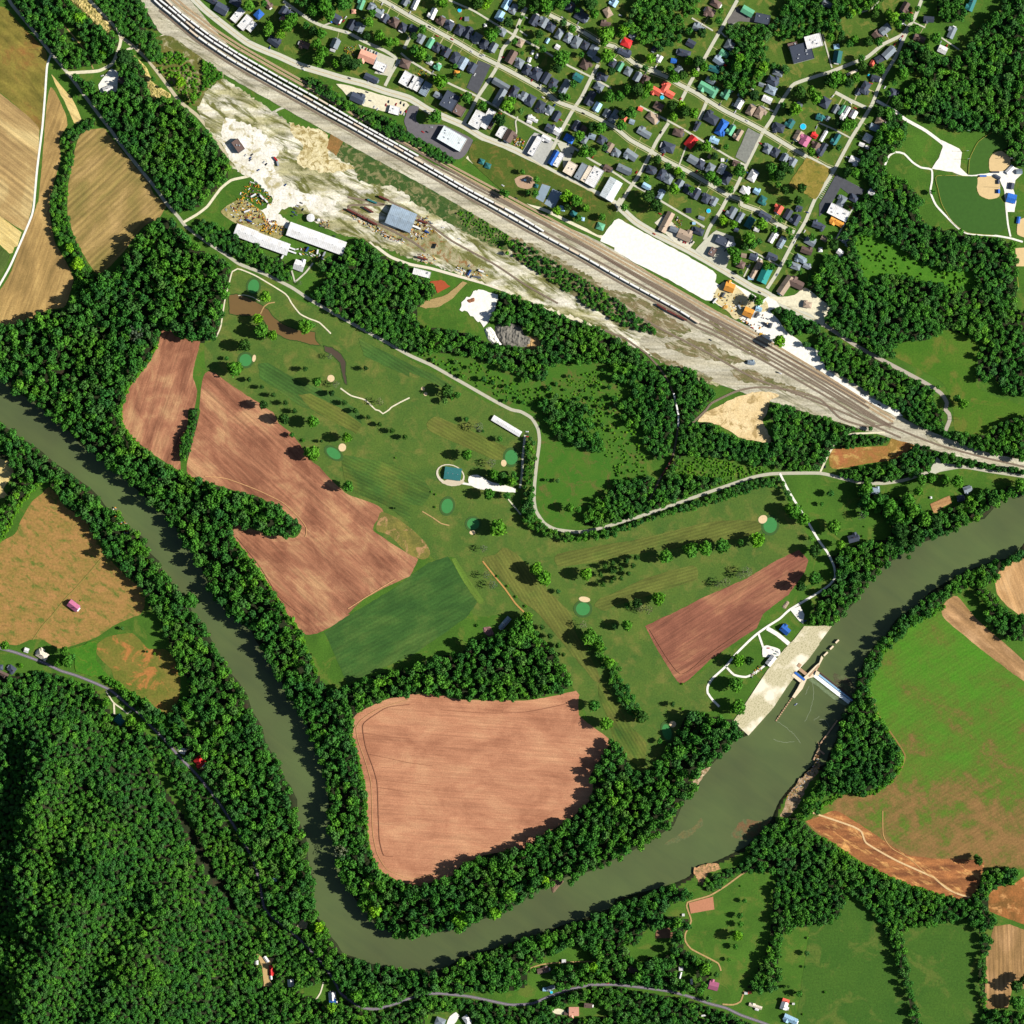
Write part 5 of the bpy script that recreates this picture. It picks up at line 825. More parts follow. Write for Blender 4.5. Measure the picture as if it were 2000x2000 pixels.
bld('storage_shed', 'C1 115 645', 165, 60, 15, 'w', 'f', 'white flat shed beside the red clay patch', 'shed', 4)
bld('farm_shed', 'C3 900 80', 130, 45, -50, 's', 'g', 'small silver barn at the edge of the dark crop', 'barn', 4); bld('barn', 'A2 698 1850', 105, 68, 37, 'm', 'g', 'pink striped roofed barn alone in the dry pasture', 'barn', 5)
bld('house', 'A3 1888 1385', 90, 78, 45, 'r', 'h', 'red roofed house beside the hill road', 'house'); bld('trailer_home', 'B4 625 1425', 92, 34, 88, 'r', 'g', 'long bright red roofed trailer in the dirt yard', 'trailer', 3)
bld('house', 'B4 1203 1670', 75, 65, 85, 'w', 'g', 'white upper half of the roof on the road curve', 'house'); bld('house', 'B4 1210 1730', 48, 62, 85, 'B', 'g', 'blue lower half of the roof on the road curve', 'house')
bld('house', 'D4 1600 1755', 70, 62, -72, 'w', 'g', 'white part of the white and red roof in the south', 'house'); bld('house', 'D4 1615 1710', 34, 62, -72, 'R', 'g', 'red part of the white and red roof in the south', 'house')
bld('clubhouse', 'C2 408 605', 155, 112, 8, 'c', 'g', 'teal roofed golf clubhouse inside its pale ring path', 'clubhouse', 4); bld('cart_shed', 'C2 915 155', 305, 52, 31, 'w', 'g', 'long narrow white golf shed by the road bend', 'shed', 3.5)
bld('lock_office', 'D3 1608 145', 88, 62, 40, 'B', 'g', 'small blue roofed building on the lawn by the lock', 'building', 4); bld('lock_house', 'D3 1475 435', 100, 55, -52, 'w', 'g', 'white roofed lock house above the esplanade', 'building', 5)
bld('trailer_home', 'A0 1022 840', 92, 50, -22, 'w', 'g', 'white trailer on the white pad in the wood', 'trailer', 3); bld('cabin', 'A0 1150 765', 60, 50, 30, 'b', 'g', 'brown cabin at the edge of the white pad', 'cabin', 3)
for s, L, Wd, a, c, lab in (('E0 1797 1602', 85, 38, -45, 'w', 'white roofed stand behind the upper ball diamond'), ('E0 1885 1620', 52, 42, -5, 's', 'square grey stand at the end of the ball field yard'), ('E0 1545 1661', 58, 12, 0, 'B', 'blue roofed dugout of the lower diamond'), ('E0 1662 1625', 66, 12, 0, 'k', 'dark dugout of the upper diamond'), ('E0 1680 1672', 55, 30, 30, 'k', 'dark angled shelter between the diamonds'), ('E0 1686 1718', 24, 34, 0, 'k', 'small dark shelter right of the lower diamond'), ('E0 1686 1806', 30, 34, 0, 'B', 'small blue shelter right of the lower diamond'), ('E0 1810 1755', 50, 55, 10, 'k', 'dark square roof in the ball field yard'), ('E0 1812 1872', 82, 82, 15, 'B', 'blue and white roofed pavilion of the ball fields'), ('E1 1878 145', 28, 60, 10, 'B', 'blue shelter at the north right infield'), ('C0 680 1525', 50, 44, 20, 'c', 'left teal picnic shelter in the small park'), ('C0 738 1565', 52, 46, 20, 'c', 'right teal picnic shelter in the small park'), ('C0 1195 1755', 34, 30, 20, 'c', 'tiny teal shelter by the playground'), ('C1 1545 85', 55, 50, 30, 'c', 'teal shelter south of the blue grey courts'), ('C1 1800 205', 70, 62, 20, 'n', 'green picnic shelter by the white lot corner'), ('C1 1440 35', 50, 45, 10, 'l', 'pale blue shelter by the gravel lane'), ('C1 1630 135', 36, 30, 10, 'l', 'tiny pale shelter by the gravel lane')):
    bld('picnic_shelter' if s[0] == 'C' else 'field_shelter', s, L, Wd, a, c, 'h' if s[0] == 'C' else 'g', lab, 'shelter', 2.8, extras=False)
# storage tank, pools
tk = empty('storage_tank', *W(*P('B1 1000 125')[0])); tag(tk, 'round white storage tank north of the very long white shed', 'tank')
MB().cyl(0, 0, 6.2, 0, 6, 32).build('tank_wall', plain('tank_paint', (235, 235, 235), .04), tk); MB().cyl(0, 0, 6.3, 6.003, 6.9, 32, .6).build('tank_roof', RM['w'], tk)
tk2 = empty('storage_tank', *W(*P('B1 1075 145')[0])); tag(tk2, 'small white tank right of the round one', 'tank'); MB().cyl(0, 0, 2.3, 0, 4, 20).build('tank_wall', bpy.data.materials['tank_paint'], tk2); MB().cyl(0, 0, 2.35, 4.003, 4.5, 20, .3).build('tank_roof', RM['w'], tk2)
m_pool = plain('pool_water', (40, 190, 225), .05, 1, .1, .4, k=1.2)
for s, r_, lab in (('C0 472 98', 20, 'round blue garden pool north of second street'), ('D0 450 920', 20, 'blue pool beside the salmon red roofed house'), ('D0 1780 1195', 30, 'large turquoise round pool on the town edge'), ('D1 888 58', 22, 'turquoise pool above the alley'), ('E0 468 710', 12, 'small blue pool near the street corner'), ('D0 1855 145', 12, 'small blue pool among the trees above the school'), ('C4 1338 1632', 14, 'small blue pool at the river road')):
    t_ = empty('garden_pool', *W(*P(s)[0])); tag(t_, lab, 'pool'); rr = r_/4.83*M_; MB().cyl(0, 0, rr, 0, 1.1, 20).build('pool_wall', WALLM[0], t_); MB().cyl(0, 0, rr*.93, 1.103, 1.2, 20).build('pool_water', m_pool, t_)
# playground gear
pg = empty('play_structure', *W(*P('C0 1090 1700')[0])); tag(pg, 'blue and white play structure on the tan mulch bed', 'playground')
MB().box(-2, 2, -1.5, 1.5, 1.5, 1.7).build('deck', RM['B'], pg); MB().add(*gable(3, 2.4, 3.4, .6)).build('deck_roof', RM['l'], pg)
for dx in (-1.7, 1.7):
    for dy in (-1.2, 1.2): MB().cyl(dx, dy, .12, 0, 3.4, 6).build('post', WALLM[3], pg)
MB().add([(2, -.5, 1.6), (6, -.5, .2), (6, .5, .2), (2, .5, 1.6), (2, -.5, 1.4), (6, -.5, 0), (6, .5, 0), (2, .5, 1.4)], [(0, 1, 2, 3), (4, 7, 6, 5), (0, 4, 5, 1), (2, 6, 7, 3), (1, 5, 6, 2)]).build('slide', RM['o'], pg)
MB().cyl(-5, -3, .12, 0, 3, 6).build('swing_post', WALLM[3], pg); MB().cyl(-5, 2, .12, 0, 3, 6).build('swing_post', WALLM[3], pg); MB().box(-5.1, -4.9, -3, 2, 2.9, 3.05).build('swing_beam', RM['B'], pg)

# ------------------------------------------------------------------ lock and dam
m_lock = NT('lock_esplanade_stone', .9, .2)
_n = m_lock.noise(m_lock.pos(math.radians(-50), .5, .5), 1.0, 3, .7); _b = m_lock.noise(m_lock.pos(), .03, 3, .5)
_c = m_lock.mix(alb((212, 202, 166), 1.05), m_lock.ramp(_n, [(.38, (.42, .44, .3, 1)), (.5, gray(1))]), .75, 'MULTIPLY')
_c = m_lock.mix(_c, alb((238, 228, 204), 1.2), m_lock.val(_b, .5, .62)); m_lock = m_lock.out(_c)
m_cw = plain('lock_concrete', (226, 208, 176), .12, .4, k=1.2); m_cr = plain('weathered_concrete', (196, 160, 126), .2, .6)
ESP = P('D3 1120 1010 1230 850 1440 530 1600 330 1700 230 1790 110 1932 110 E3 0 95 118 112 0 272 D3 1932 285 1830 424 1735 524 1700 560 1690 600 1620 695 1500 880 1265 1142')
BLOCK.poly(ESP)
def slab(name, pts, mat, z0, z1, parent=None):
    v = [W(*p) for p in pts]; n = len(v)
    A = sum(v[i][0]*v[(i+1) % n][1]-v[(i+1) % n][0]*v[i][1] for i in range(n))
    if A < 0: v = v[::-1]
    tr = tessellate_polygon([[Vector((x, y, 0)) for x, y in v]]); vv = [(x, y, z1) for x, y in v]+[(x, y, z0) for x, y in v]; f = []
    for a, b, c in tr:
        p, q, r = v[a], v[b], v[c]; f.append((a, b, c) if (q[0]-p[0])*(r[1]-p[1])-(q[1]-p[1])*(r[0]-p[0]) > 0 else (a, c, b))
    f += [((i+1) % n, i, n+i, n+(i+1) % n) for i in range(n)]
    return link(name, mesh(name, vv, f, mat), parent)
esp = slab('lock_esplanade', ESP, m_lock, -7, .9); tag(esp, 'long pale stone paved esplanade beside the lock', kind='structure')
lw = empty('lock_wall'); tag(lw, 'long concrete river wall of the lock ending in a tapered nose', 'lock wall')
slab('wall', P('D3 1932 455 E3 20 390 38 410 -20 520 D3 1880 590 1815 610 1775 700 1700 790 1675 780 1730 690 1745 660 1790 590 1900 480'), m_cw, -7, 1.6, lw)
slab('wall_cap', P('D3 1925 475 1830 580 1842 590 1935 490'), m_cr, 1.603, 1.9, lw); slab('gate_house', P('D3 1905 530 1932 545 E3 0 565 -20 585 D3 1890 560'), m_cw, 1.603, 4, lw)
lg = empty('lock_gate'); tag(lg, 'blue and white lock gate spanning between esplanade and river wall', 'lock gate')
def obx(name, s, L, Wd, ang, z0, z1, mat, parent=None):
    (px, py), = P(s); x, y = W(px, py); q = M_/4.83; return MB().obox(x, y, L*q, Wd*q, -math.radians(ang), z0, z1).build(name, mat, parent)
obx('deck', 'D3 1740 600', 140, 52, 38, -2, 1.3, m_cw, lg); obx('gate_leaf', 'D3 1748 582', 118, 22, 38, 1.303, 2.0, RM['B'], lg); obx('service_deck', 'D3 1785 545', 110, 30, 38, -2, .8, m_cr, lg); obx('operator_slab', 'D3 1745 480', 30, 36, 38, .903, 1.6, m_cr, lg)
for i, (s, L) in enumerate((('E3 170 255', 42), ('E3 118 314', 44), ('E3 62 373', 50))):
    o = obx('mooring_pier', s, L, 16, -45, -7, 1.2, m_cw); tag(o, ('farthest upstream', 'middle', 'nearest')[i]+' of three concrete mooring piers in line with the lock wall', 'pier', 'mooring piers')
gw = empty('guide_wall'); tag(gw, 'ruined dashed guide wall running downstream from the lock wall', 'guide wall')
for i in range(12):
    t = i/11; obx('pile_block', f'D3 {1672-t*142} {795+t*205}', 16, 12, -55, -7, -1.2-(i % 3)*.4, m_cr, gw)
dm = empty('dam'); tag(dm, 'straight white water dam crossing from the lock wall to the far bank', 'dam')
obx('dam_crest', 'E3 140 680', 470, 16, 38, -7, -1.5, plain('dam_concrete', (150, 190, 225), .1, .5), dm); obx('dam_apron', 'E3 117 700', 430, 34, 38, -7, -2.5, plain('falling_water', (235, 245, 255), .2, 1, .5, k=1.4), dm); obx('dam_slope', 'E3 155 665', 460, 8, 38, -7, -2.2, plain('wet_dam_face', (96, 60, 66), .2, .6), dm)
fm_ = flat('river_foam', jitter(densify(P('E3 -60 600 60 700 200 800 280 850 240 860 120 790 0 690 -100 620'), 4), .6, 3), plain('foamy_water', (120, 136, 100), .3, .4, .3), -2.97); tag(fm_, 'foamy water just below the dam', kind='structure')
bw = empty('abutment_wall'); tag(bw, 'thin concrete training wall on the far bank below the dam', 'wall')
obx('wall', 'E3 85 1120', 300, 12, -54, -7, -.8, m_cr, bw); obx('wall', 'D3 1905 1320', 120, 14, -66, -7, -.6, m_cr, bw); obx('wall', 'E3 25 1300', 60, 16, 38, -7, -.5, m_cr, bw)

# ------------------------------------------------------------------ parked trains
m_car = [plain('wagon_cover_white', (244, 244, 240), .08, .6, k=1.0), plain('wagon_cover_cream', (232, 214, 190), .1, .6, k=1.0)]; m_side = plain('wagon_side', (150, 132, 124), .2, .8); m_brown = plain('wagon_oxide', (110, 54, 48), .2, .8); m_bog = plain('bogie_iron', (40, 36, 34), .2, 1)
CL = 22.55*M_*.925
def wagon_parts(cover, side):
    b = MB(); z0, z1, hw, hl = 1.1, 4.5, 1.36, CL/2
    v = [(-hl, -hw, z1), (hl, -hw, z1), (hl, hw, z1), (-hl, hw, z1), (-hl, -hw, 2.2), (hl, -hw, 2.2), (hl, hw, 2.2), (-hl, hw, 2.2), (-hl+3.2, -hw*.6, z0), (hl-3.2, -hw*.6, z0), (hl-3.2, hw*.6, z0), (-hl+3.2, hw*.6, z0)]
    b.add(v, [(0, 4, 5, 1), (1, 5, 6, 2), (2, 6, 7, 3), (3, 7, 4, 0), (4, 8, 9, 5), (5, 9, 10, 6), (6, 10, 11, 7), (7, 11, 8, 4), (8, 11, 10, 9), (0, 1, 2, 3)])
    c = MB().add([(-hl+.1, -1.4, z1+.003), (hl-.1, -1.4, z1+.003), (hl-.1, 1.4, z1+.003), (-hl+.1, 1.4, z1+.003), (-hl+.1, -.9, z1+.35), (hl-.1, -.9, z1+.35), (hl-.1, .9, z1+.35), (-hl+.1, .9, z1+.35)], [(0, 1, 5, 4), (1, 2, 6, 5), (2, 3, 7, 6), (3, 0, 4, 7), (4, 5, 6, 7), (0, 3, 2, 1)])
    g_ = MB().box(-1.5, 1.5, -1.2, 1.2, .35, 1.05); cp = MB().box(-.55, .55, -.2, .2, .9, 1.2)
    return b.me('wagon_body', side), c.me('wagon_cover', cover), g_.me('bogie', m_bog), cp.me('coupler', m_bog)
WP = [wagon_parts(m_car[0], m_side), wagon_parts(m_car[1], m_side), wagon_parts(m_brown, m_brown)]
def train(pts, n, group, noun, kind=None, off=0, pitch=22.55, brown=None):
    d = densify(pts, 1.0, False); s = [0]
    for a, b in zip(d[:-1], d[1:]): s.append(s[-1]+math.dist(a, b))
    def at(q):
        i = min(max(int(np.searchsorted(s, q))-1, 0), len(d)-2); t = (q-s[i])/max(1e-6, s[i+1]-s[i]); return (d[i][0]+(d[i+1][0]-d[i][0])*t, d[i][1]+(d[i+1][1]-d[i][1])*t)
    for k in range(n):
        q = off+(k+.5)*pitch; a, b = at(q-7), at(q+7); c = ((a[0]+b[0])/2, (a[1]+b[1])/2); x, y = W(*c)
        if c[1] < -14: continue
        e = empty('hopper_wagon', x, y, .5, math.atan2(-(b[1]-a[1]), b[0]-a[0]))
        ki = kind if kind is not None else (1 if random.Random(k*7+n).random() < .12 else 0); w_ = WP[ki]
        link('wagon_body', w_[0], e); link('wagon_cover', w_[1], e)
        for sx in (-1, 1): link('bogie', w_[2], e).location = (sx*(CL/2-2.6), 0, 0); link('coupler', w_[3], e).location = (sx*(CL/2+.45), 0, 0)
        e['group'] = group; e['category'] = 'wagon'
        e['label'] = f'white topped hopper wagon, {num(k+1)} from the {noun}' if ki < 2 else f'rusty brown wagon, {num(k+1)} from the {noun}'
ONES = ['', 'first', 'second', 'third', 'fourth', 'fifth', 'sixth', 'seventh', 'eighth', 'ninth', 'tenth', 'eleventh', 'twelfth', 'thirteenth', 'fourteenth', 'fifteenth', 'sixteenth', 'seventeenth', 'eighteenth', 'nineteenth']
TENS = ['', '', 'twent', 'thirt', 'fort', 'fift', 'sixt']; 
def num(n):
    if n < 20: return ONES[n]
    return TENS[n//10]+'ieth' if n % 10 == 0 else TENS[n//10]+'y '+ONES[n % 10]
def plen(p): return sum(math.dist(a, b) for a, b in zip(p[:-1], p[1:]))
for pts, nm, far in ((LT, 'shortest train', 'wagons of the shortest parked train'), (LM, 'middle train', 'wagons of the middle parked train'), (LB, 'longest train', 'wagons of the longest parked train')):
    rv = catmull(pts, False, 6)[::-1]; train(rv, int(plen(rv)/22.55), far, f'south east end of the {nm}')
sp1 = P('D1 556 1770 592 1932 D2 603 60 600 195'); train(sp1, 3, 'wagons left on the old wood spur', 'north end of the spur row', 0, 1)
sp2 = P('D2 565 420 500 540 425 660'); train(sp2, 2, 'rusty wagons on the old wood spur', 'north end of the spur', 2, 1, 25)
sp3 = P('D1 385 930 500 1000 620 1060 740 1120'); train(sp3, 3, 'dark flat wagons beside the longest train', 'west end beside the longest train', 2, 3)
for s, kk, n, g_, nn in (('B1 1500 20 1620 90', 2, 1, 'rusty wagons by the steel grey shed', 'upper siding by the steel grey shed'), ('B1 1340 40 1640 200', 2, 3, 'rusty wagons south of the steel grey shed', 'lower siding by the steel grey shed'), ('B0 1640 1850 1800 1920', 2, 1, 'rusty wagon north of the steel grey shed', 'siding north of the steel grey shed'), ('C1 10 190 170 260', 0, 1, 'white wagon right of the steel grey shed', 'siding right of the steel grey shed'), ('C1 70 140 180 180', 2, 1, 'rusty wagon right of the steel grey shed', 'short track right of the steel grey shed'), ('C1 70 490 240 540', 2, 1, 'rusty wagon in the weeds', 'weedy track in the storage yard')):
    train(P(s), n, g_, nn, kk, 0)

# ------------------------------------------------------------------ vehicles
PAINT = {'white': (240, 240, 240), 'black': (30, 32, 38), 'red': (190, 34, 36), 'blue': (46, 76, 140), 'silver': (170, 176, 182), 'grey': (100, 104, 110), 'yellow': (228, 176, 40), 'teal': (50, 120, 120)}
PM = {k: plain('car_paint_'+k, v, .03, 1, .35, .5) for k, v in PAINT.items()}; m_tyre = plain('tyre_rubber', (26, 26, 28), .1, 1)
WHEEL = MB().cyl(0, 0, .36, -.13, .13, 12, axis='y').me('wheel', m_tyre)
CAB = MB().add([(-1.5, -.78, .95), (1.2, -.78, .95), (1.2, .78, .95), (-1.5, .78, .95), (-1.1, -.66, 1.5), (.55, -.66, 1.5), (.55, .66, 1.5), (-1.1, .66, 1.5)], [(0, 1, 5, 4), (1, 2, 6, 5), (2, 3, 7, 6), (3, 0, 4, 7), (4, 5, 6, 7)]).me('windows', m_glass)
def prism(prof, hw):
    n = len(prof); v = [(x, -hw, z) for x, z in prof]+[(x, hw, z) for x, z in prof]; return v, [tuple(range(n-1, -1, -1)), tuple(range(n, 2*n))]+[(i, (i+1) % n, n+(i+1) % n, n+i) for i in range(n)]
CARB = {}
for k, m in PM.items():
    v, f = prism([(-2.3, .35), (2.3, .35), (2.35, .75), (1.3, .94), (-2.0, .98), (-2.35, .85)], .9); mb = MB().add([(x, y, z) for x, y, z in v], [q[::-1] for q in f]); mb.box(-1.0, .5, -.62, .62, 1.503, 1.56); CARB[k] = mb.me('body', m)
def car(s, ang, col, n='parked_car'):
    (px, py), = P(s); x, y = W(px, py); e = empty(n, x, y, .3, -math.radians(ang)); link('body', CARB[col], e); link('windows', CAB, e)
    for dx in (-1.4, 1.4):
        for dy in (-.82, .82): link('wheel', WHEEL, e).location = (dx, dy, .36)
    later(e, f'{col} parked car', 'car', px, py); e['group'] = 'cars parked about the town and yards'; return e
CARS = '''B0 1490 445 -70 black;B0 1520 465 -70 red;B0 1545 470 -70 black;B0 1570 485 -70 white;B0 1595 495 -70 black;B0 1620 505 -70 blue;B0 385 1465 -40 white;B0 430 1490 -40 blue;B0 445 1460 -40 black;B0 430 1510 -40 grey;B0 560 1530 -50 white;B0 580 1550 -50 black;B0 505 1605 -30 blue;B0 760 1745 -40 blue;B0 910 1915 20 black;B0 1600 1010 -60 white;B0 1630 1030 -60 white;B0 1735 960 -80 black;B0 1710 990 -80 red;B0 1805 985 -70 red;B0 1850 970 -80 black;B0 1880 990 -80 black;B0 1900 1050 -80 red;B0 1880 1075 -80 white;B0 1850 1060 -80 blue;B0 1450 880 20 black;B0 1530 870 20 black;B0 1505 910 20 grey;B0 1560 950 15 grey;B0 1340 305 30 white;B0 1490 375 30 silver;B0 930 655 30 white;B0 1365 740 25 black;B0 1650 690 25 white;B0 1780 65 30 white;B0 1290 170 -50 red;B0 1310 200 -50 red;B0 1270 225 -50 red;B0 1330 165 -50 white;B0 1500 170 30 black
C0 190 255 30 black;C0 235 275 30 white;C0 400 370 30 red;C0 585 485 30 white;C0 675 525 30 silver;C0 700 520 30 white;C0 1440 165 30 white;C0 1460 175 30 black;C0 1595 255 30 white;C0 1630 285 30 black;C0 1260 920 30 white;C0 1330 935 30 white;C0 1220 830 30 black;C0 1640 1070 30 black;C0 615 705 -60 white;C0 485 175 -60 red;C0 490 900 30 red;C0 560 910 30 red;C0 125 1245 30 red;C0 165 1245 30 black;C0 205 1200 0 silver;C0 790 1080 20 red;C0 855 1070 20 red;C0 1010 1350 -60 white;C0 1040 1310 -60 black;C0 1075 1340 -60 red;C0 1530 1450 30 black;C0 1420 1130 20 red;C0 1730 1480 -60 red;C0 850 1330 30 black;C0 1005 1870 30 black;C0 260 340 20 red;C0 880 1750 30 white;C0 1060 100 -60 white
D0 625 935 -50 red;D0 1250 1140 30 white;D0 55 145 20 white;D0 20 460 30 white;D0 210 1625 -60 red;D0 1115 985 -60 white;D0 440 1250 -60 black;D0 1105 860 20 white;D0 1430 800 20 white;D0 1300 840 20 white;D0 1100 1850 30 white
E0 785 345 -50 red;E0 765 365 -50 white;E0 765 380 -50 blue;E0 755 395 -50 black;E0 715 420 -50 red;E0 600 610 -60 black;E0 470 790 -60 red;E0 620 825 -60 white;E0 340 1020 20 red;E0 490 790 0 red;E0 295 970 30 white;E0 1145 400 -60 silver
D1 375 275 30 red;D1 430 85 20 red;D1 460 110 20 black;D1 610 335 30 black;D1 655 350 -60 red;D1 675 355 -60 red;D1 715 360 -60 grey;D1 735 350 -60 black;D1 1020 410 -50 white;D1 1045 430 -50 black;D1 1120 690 30 black;D1 1795 250 -60 white;D1 1720 385 -60 black;D1 1700 355 -60 white;D1 1370 825 30 black;D1 1535 660 -60 silver;D1 905 1275 30 black;D1 1240 1110 -55 black;D1 1260 1125 -55 black;D1 1385 1215 20 yellow;D1 1300 1160 20 red
B1 880 10 20 black;B1 850 40 20 black;B1 835 70 20 blue;B1 825 105 20 black;B1 860 95 20 grey;B1 925 45 -60 black;B1 870 15 20 white;B1 555 135 20 black;B1 480 65 0 black;B1 1220 295 10 black
C1 480 630 20 white;C1 445 615 20 white;C1 562 575 -50 silver;C1 315 215 0 white;C1 470 320 0 white;C1 205 175 0 grey
A0 690 370 40 white;A0 965 715 -20 white;A0 1005 770 -20 silver;A0 1750 1310 0 white;C2 1108 208 0 white;C2 1108 232 0 black;C2 1110 255 0 red;D3 1450 318 0 red;D3 1500 335 20 white;D3 1530 350 20 silver;D3 1515 372 10 teal;D3 1545 360 20 white;D3 1800 60 -30 blue;E2 56 540 -80 black;C4 1500 1560 20 black;C4 1865 1545 10 red;A3 1752 1272 30 silver;A3 1072 942 30 black;D1 1535 1580 20 black;D1 1565 1590 20 white;E1 565 1890 30 black;B0 950 5 20 red'''
for l in CARS.replace('\n', ';').split(';'):
    a = l.split(); car(' '.join(a[:3]), float(a[3]), a[4])
# yard machines: tracked digger with boom, box trailers
def digger(s, ang, lab):
    (px, py), = P(s); x, y = W(px, py); e = empty('excavator', x, y, .1, -math.radians(ang)); tag(e, lab, 'excavator', 'yellow excavators in the equipment yard')
    for d in (-1.2, 1.2): MB().box(-2, 2, d-.35, d+.35, 0, .9).build('track', m_tyre, e)
    MB().box(-2.2, 1.6, -1.35, 1.35, 1.0, 2.2).build('body', PM['yellow'], e); MB().box(.2, 1.55, -1.3, -.2, 2.203, 3.3).build('cab', m_glass, e)
    MB().add([(1.5, 0, 1.6), (5, 0, 4.4), (5.2, 0, 4.0), (1.7, 0, 1.2), (1.5, .5, 1.6), (5, .5, 4.4), (5.2, .5, 4.0), (1.7, .5, 1.2)], [(0, 3, 2, 1), (4, 5, 6, 7), (0, 1, 5, 4), (1, 2, 6, 5), (2, 3, 7, 6), (3, 0, 4, 7)]).build('boom', PM['yellow'], e); MB().box(5, 6.6, -.1, .6, .6, 4.2).build('bucket_arm', PM['yellow'], e)
for s, a, lab in (('B1 565 220', -60, 'yellow excavator between the two rows of long sheds'), ('B1 545 245', 20, 'second yellow excavator beside the first'), ('B1 620 265', -70, 'yellow excavator nearest the gap of the white sheds'), ('B1 455 15', 20, 'yellow machine at the north edge of the equipment yard'), ('D1 1380 1222', 10, 'yellow loader at the end of the sandy yard')): digger(s, a, lab)
def trailer(s, L, ang, col, lab):
    (px, py), = P(s); x, y = W(px, py); e = empty('box_trailer', x, y, .1, -math.radians(ang)); tag(e, lab, 'trailer', 'box trailers and containers'); l = L*M_/4.83
    MB().box(-l/2, l/2, -1.25, 1.25, 1.1, 3.8).build('box', PM[col], e); MB().box(-l/2+.1, l/2-.1, -.5, .5, .85, 1.097).build('chassis', m_bog, e)
    for dx in (-l/2+1, -l/2+2.1, l/2-2):
        for dy in (-1, 1): link('wheel', WHEEL, e).location = (dx, dy, .5)
for s, L, a, c, lab in (('B1 820 412', 75, 20, 'white', 'upper white trailer at the end of the long shed'), ('B1 825 445', 80, 20, 'white', 'lower white trailer at the end of the long shed'), ('B1 968 420', 50, -60, 'blue', 'blue container below the very long shed'), ('B1 1065 445', 45, -80, 'white', 'short white trailer below the very long shed'), ('B1 1120 480', 75, -65, 'silver', 'silver trailer in the shade of the wood'), ('B1 735 490', 45, -60, 'white', 'white trailer near the shed corner'), ('B1 580 500', 35, 10, 'white', 'white trailer among the hedge trees'), ('B0 540 1860', 50, 50, 'white', 'white trailer in the equipment yard, right'), ('B0 460 1845', 55, -30, 'white', 'white trailer in the equipment yard, left'), ('B0 580 1895', 40, 50, 'white', 'short white trailer below the other two'), ('B0 670 1500', 45, 50, 'red', 'red truck body in the gravel yard'), ('B0 690 1545', 45, 75, 'silver', 'silver trailer below the red truck'), ('B0 1580 1900', 95, 22, 'teal', 'teal trailer north of the steel shed'), ('C1 565 640', 60, -60, 'blue', 'blue trailer by the service road'), ('C1 675 625', 50, 20, 'white', 'white trailer by the service road'), ('C1 635 680', 80, 10, 'grey', 'grey trailer beside the service road'), ('C1 240 390', 45, -70, 'black', 'black trailer in the weeds'), ('C1 165 255', 45, 30, 'blue', 'blue truck right of the steel shed'), ('D1 950 905', 60, -50, 'white', 'white bay at the corner of the sandy yard'), ('D1 1030 850', 50, -60, 'grey', 'grey container under the left orange shed'), ('D1 1180 965', 50, 60, 'silver', 'silver conveyor left of the right orange shed'), ('D1 1350 1040', 55, -60, 'grey', 'grey container right of the right orange shed'), ('D1 1430 1130', 60, 40, 'black', 'black conveyor on the white lot'), ('D1 1478 1140', 50, -70, 'grey', 'grey hopper on the white lot'), ('E2 735 5', 40, 10, 'white', 'white trailer at the rail junction'), ('B1 400 60', 60, -20, 'white', 'white container west in the equipment yard'), ('B1 420 150', 55, 25, 'blue', 'blue container in the equipment yard'), ('B1 330 190', 45, 20, 'red', 'red container at the left shed end')): trailer(s, L, a, c, lab)
# boat below the lock
bt = empty('work_boat', *W(*P('D3 1712 850')[0]), -3.0, .6); tag(bt, 'small grey boat on the river below the lock', 'boat')
v, f = prism([(-2.4, .1), (2.0, .1), (2.9, .9), (-2.5, .9)], .9); MB().add(v, [q[::-1] for q in f]).build('hull', PM['silver'], bt); MB().box(-1, .4, -.6, .6, .903, 1.8).build('cabin', PM['blue'], bt)
# ------------------------------------------------------------------ poles, lamp masts, fences
m_pole = plain('weathered_pole', (120, 106, 92), .2, 2)
for s in ('A0 750 905', 'A0 360 470', 'A0 1090 1350', 'B0 490 385', 'B0 340 468', 'B0 130 170', 'C2 1555 382', 'C0 1750 1500', 'E0 790 578', 'E0 540 988', 'D1 1330 270', 'E2 1310 70', 'E2 1300 95', 'D1 1720 965', 'B0 1290 268', 'A3 110 110'):
    (px, py), = P(s); x, y = W(px, py); e = empty('utility_pole', x, y, 0, .3); MB().cyl(0, 0, .22, 0, 11, 8, .15).build('pole', m_pole, e); MB().box(-1.4, 1.4, -.1, .1, 9.8, 10.05).build('crossarm', m_pole, e); later(e, 'wooden utility pole', 'pole', px, py); e['group'] = 'utility poles along roads'
for s in ('E0 1400 1505', 'E0 1800 1500', 'E0 1690 1768', 'E0 1400 1240', 'E0 1290 1660', 'E0 1390 1430'):
    (px, py), = P(s); x, y = W(px, py); e = empty('floodlight_mast', x, y); MB().cyl(0, 0, .25, 0, 16, 8, .16).build('mast', m_vent, e); MB().box(-1.8, 1.8, -.2, .2, 15.4, 16.4).build('lamp_bank', m_vent, e); later(e, 'tall floodlight mast', 'light mast', px, py); e['group'] = 'floodlight masts of the ball fields'
m_fen = plain('yellow_fence_cap', (206, 196, 90), .1, 1)
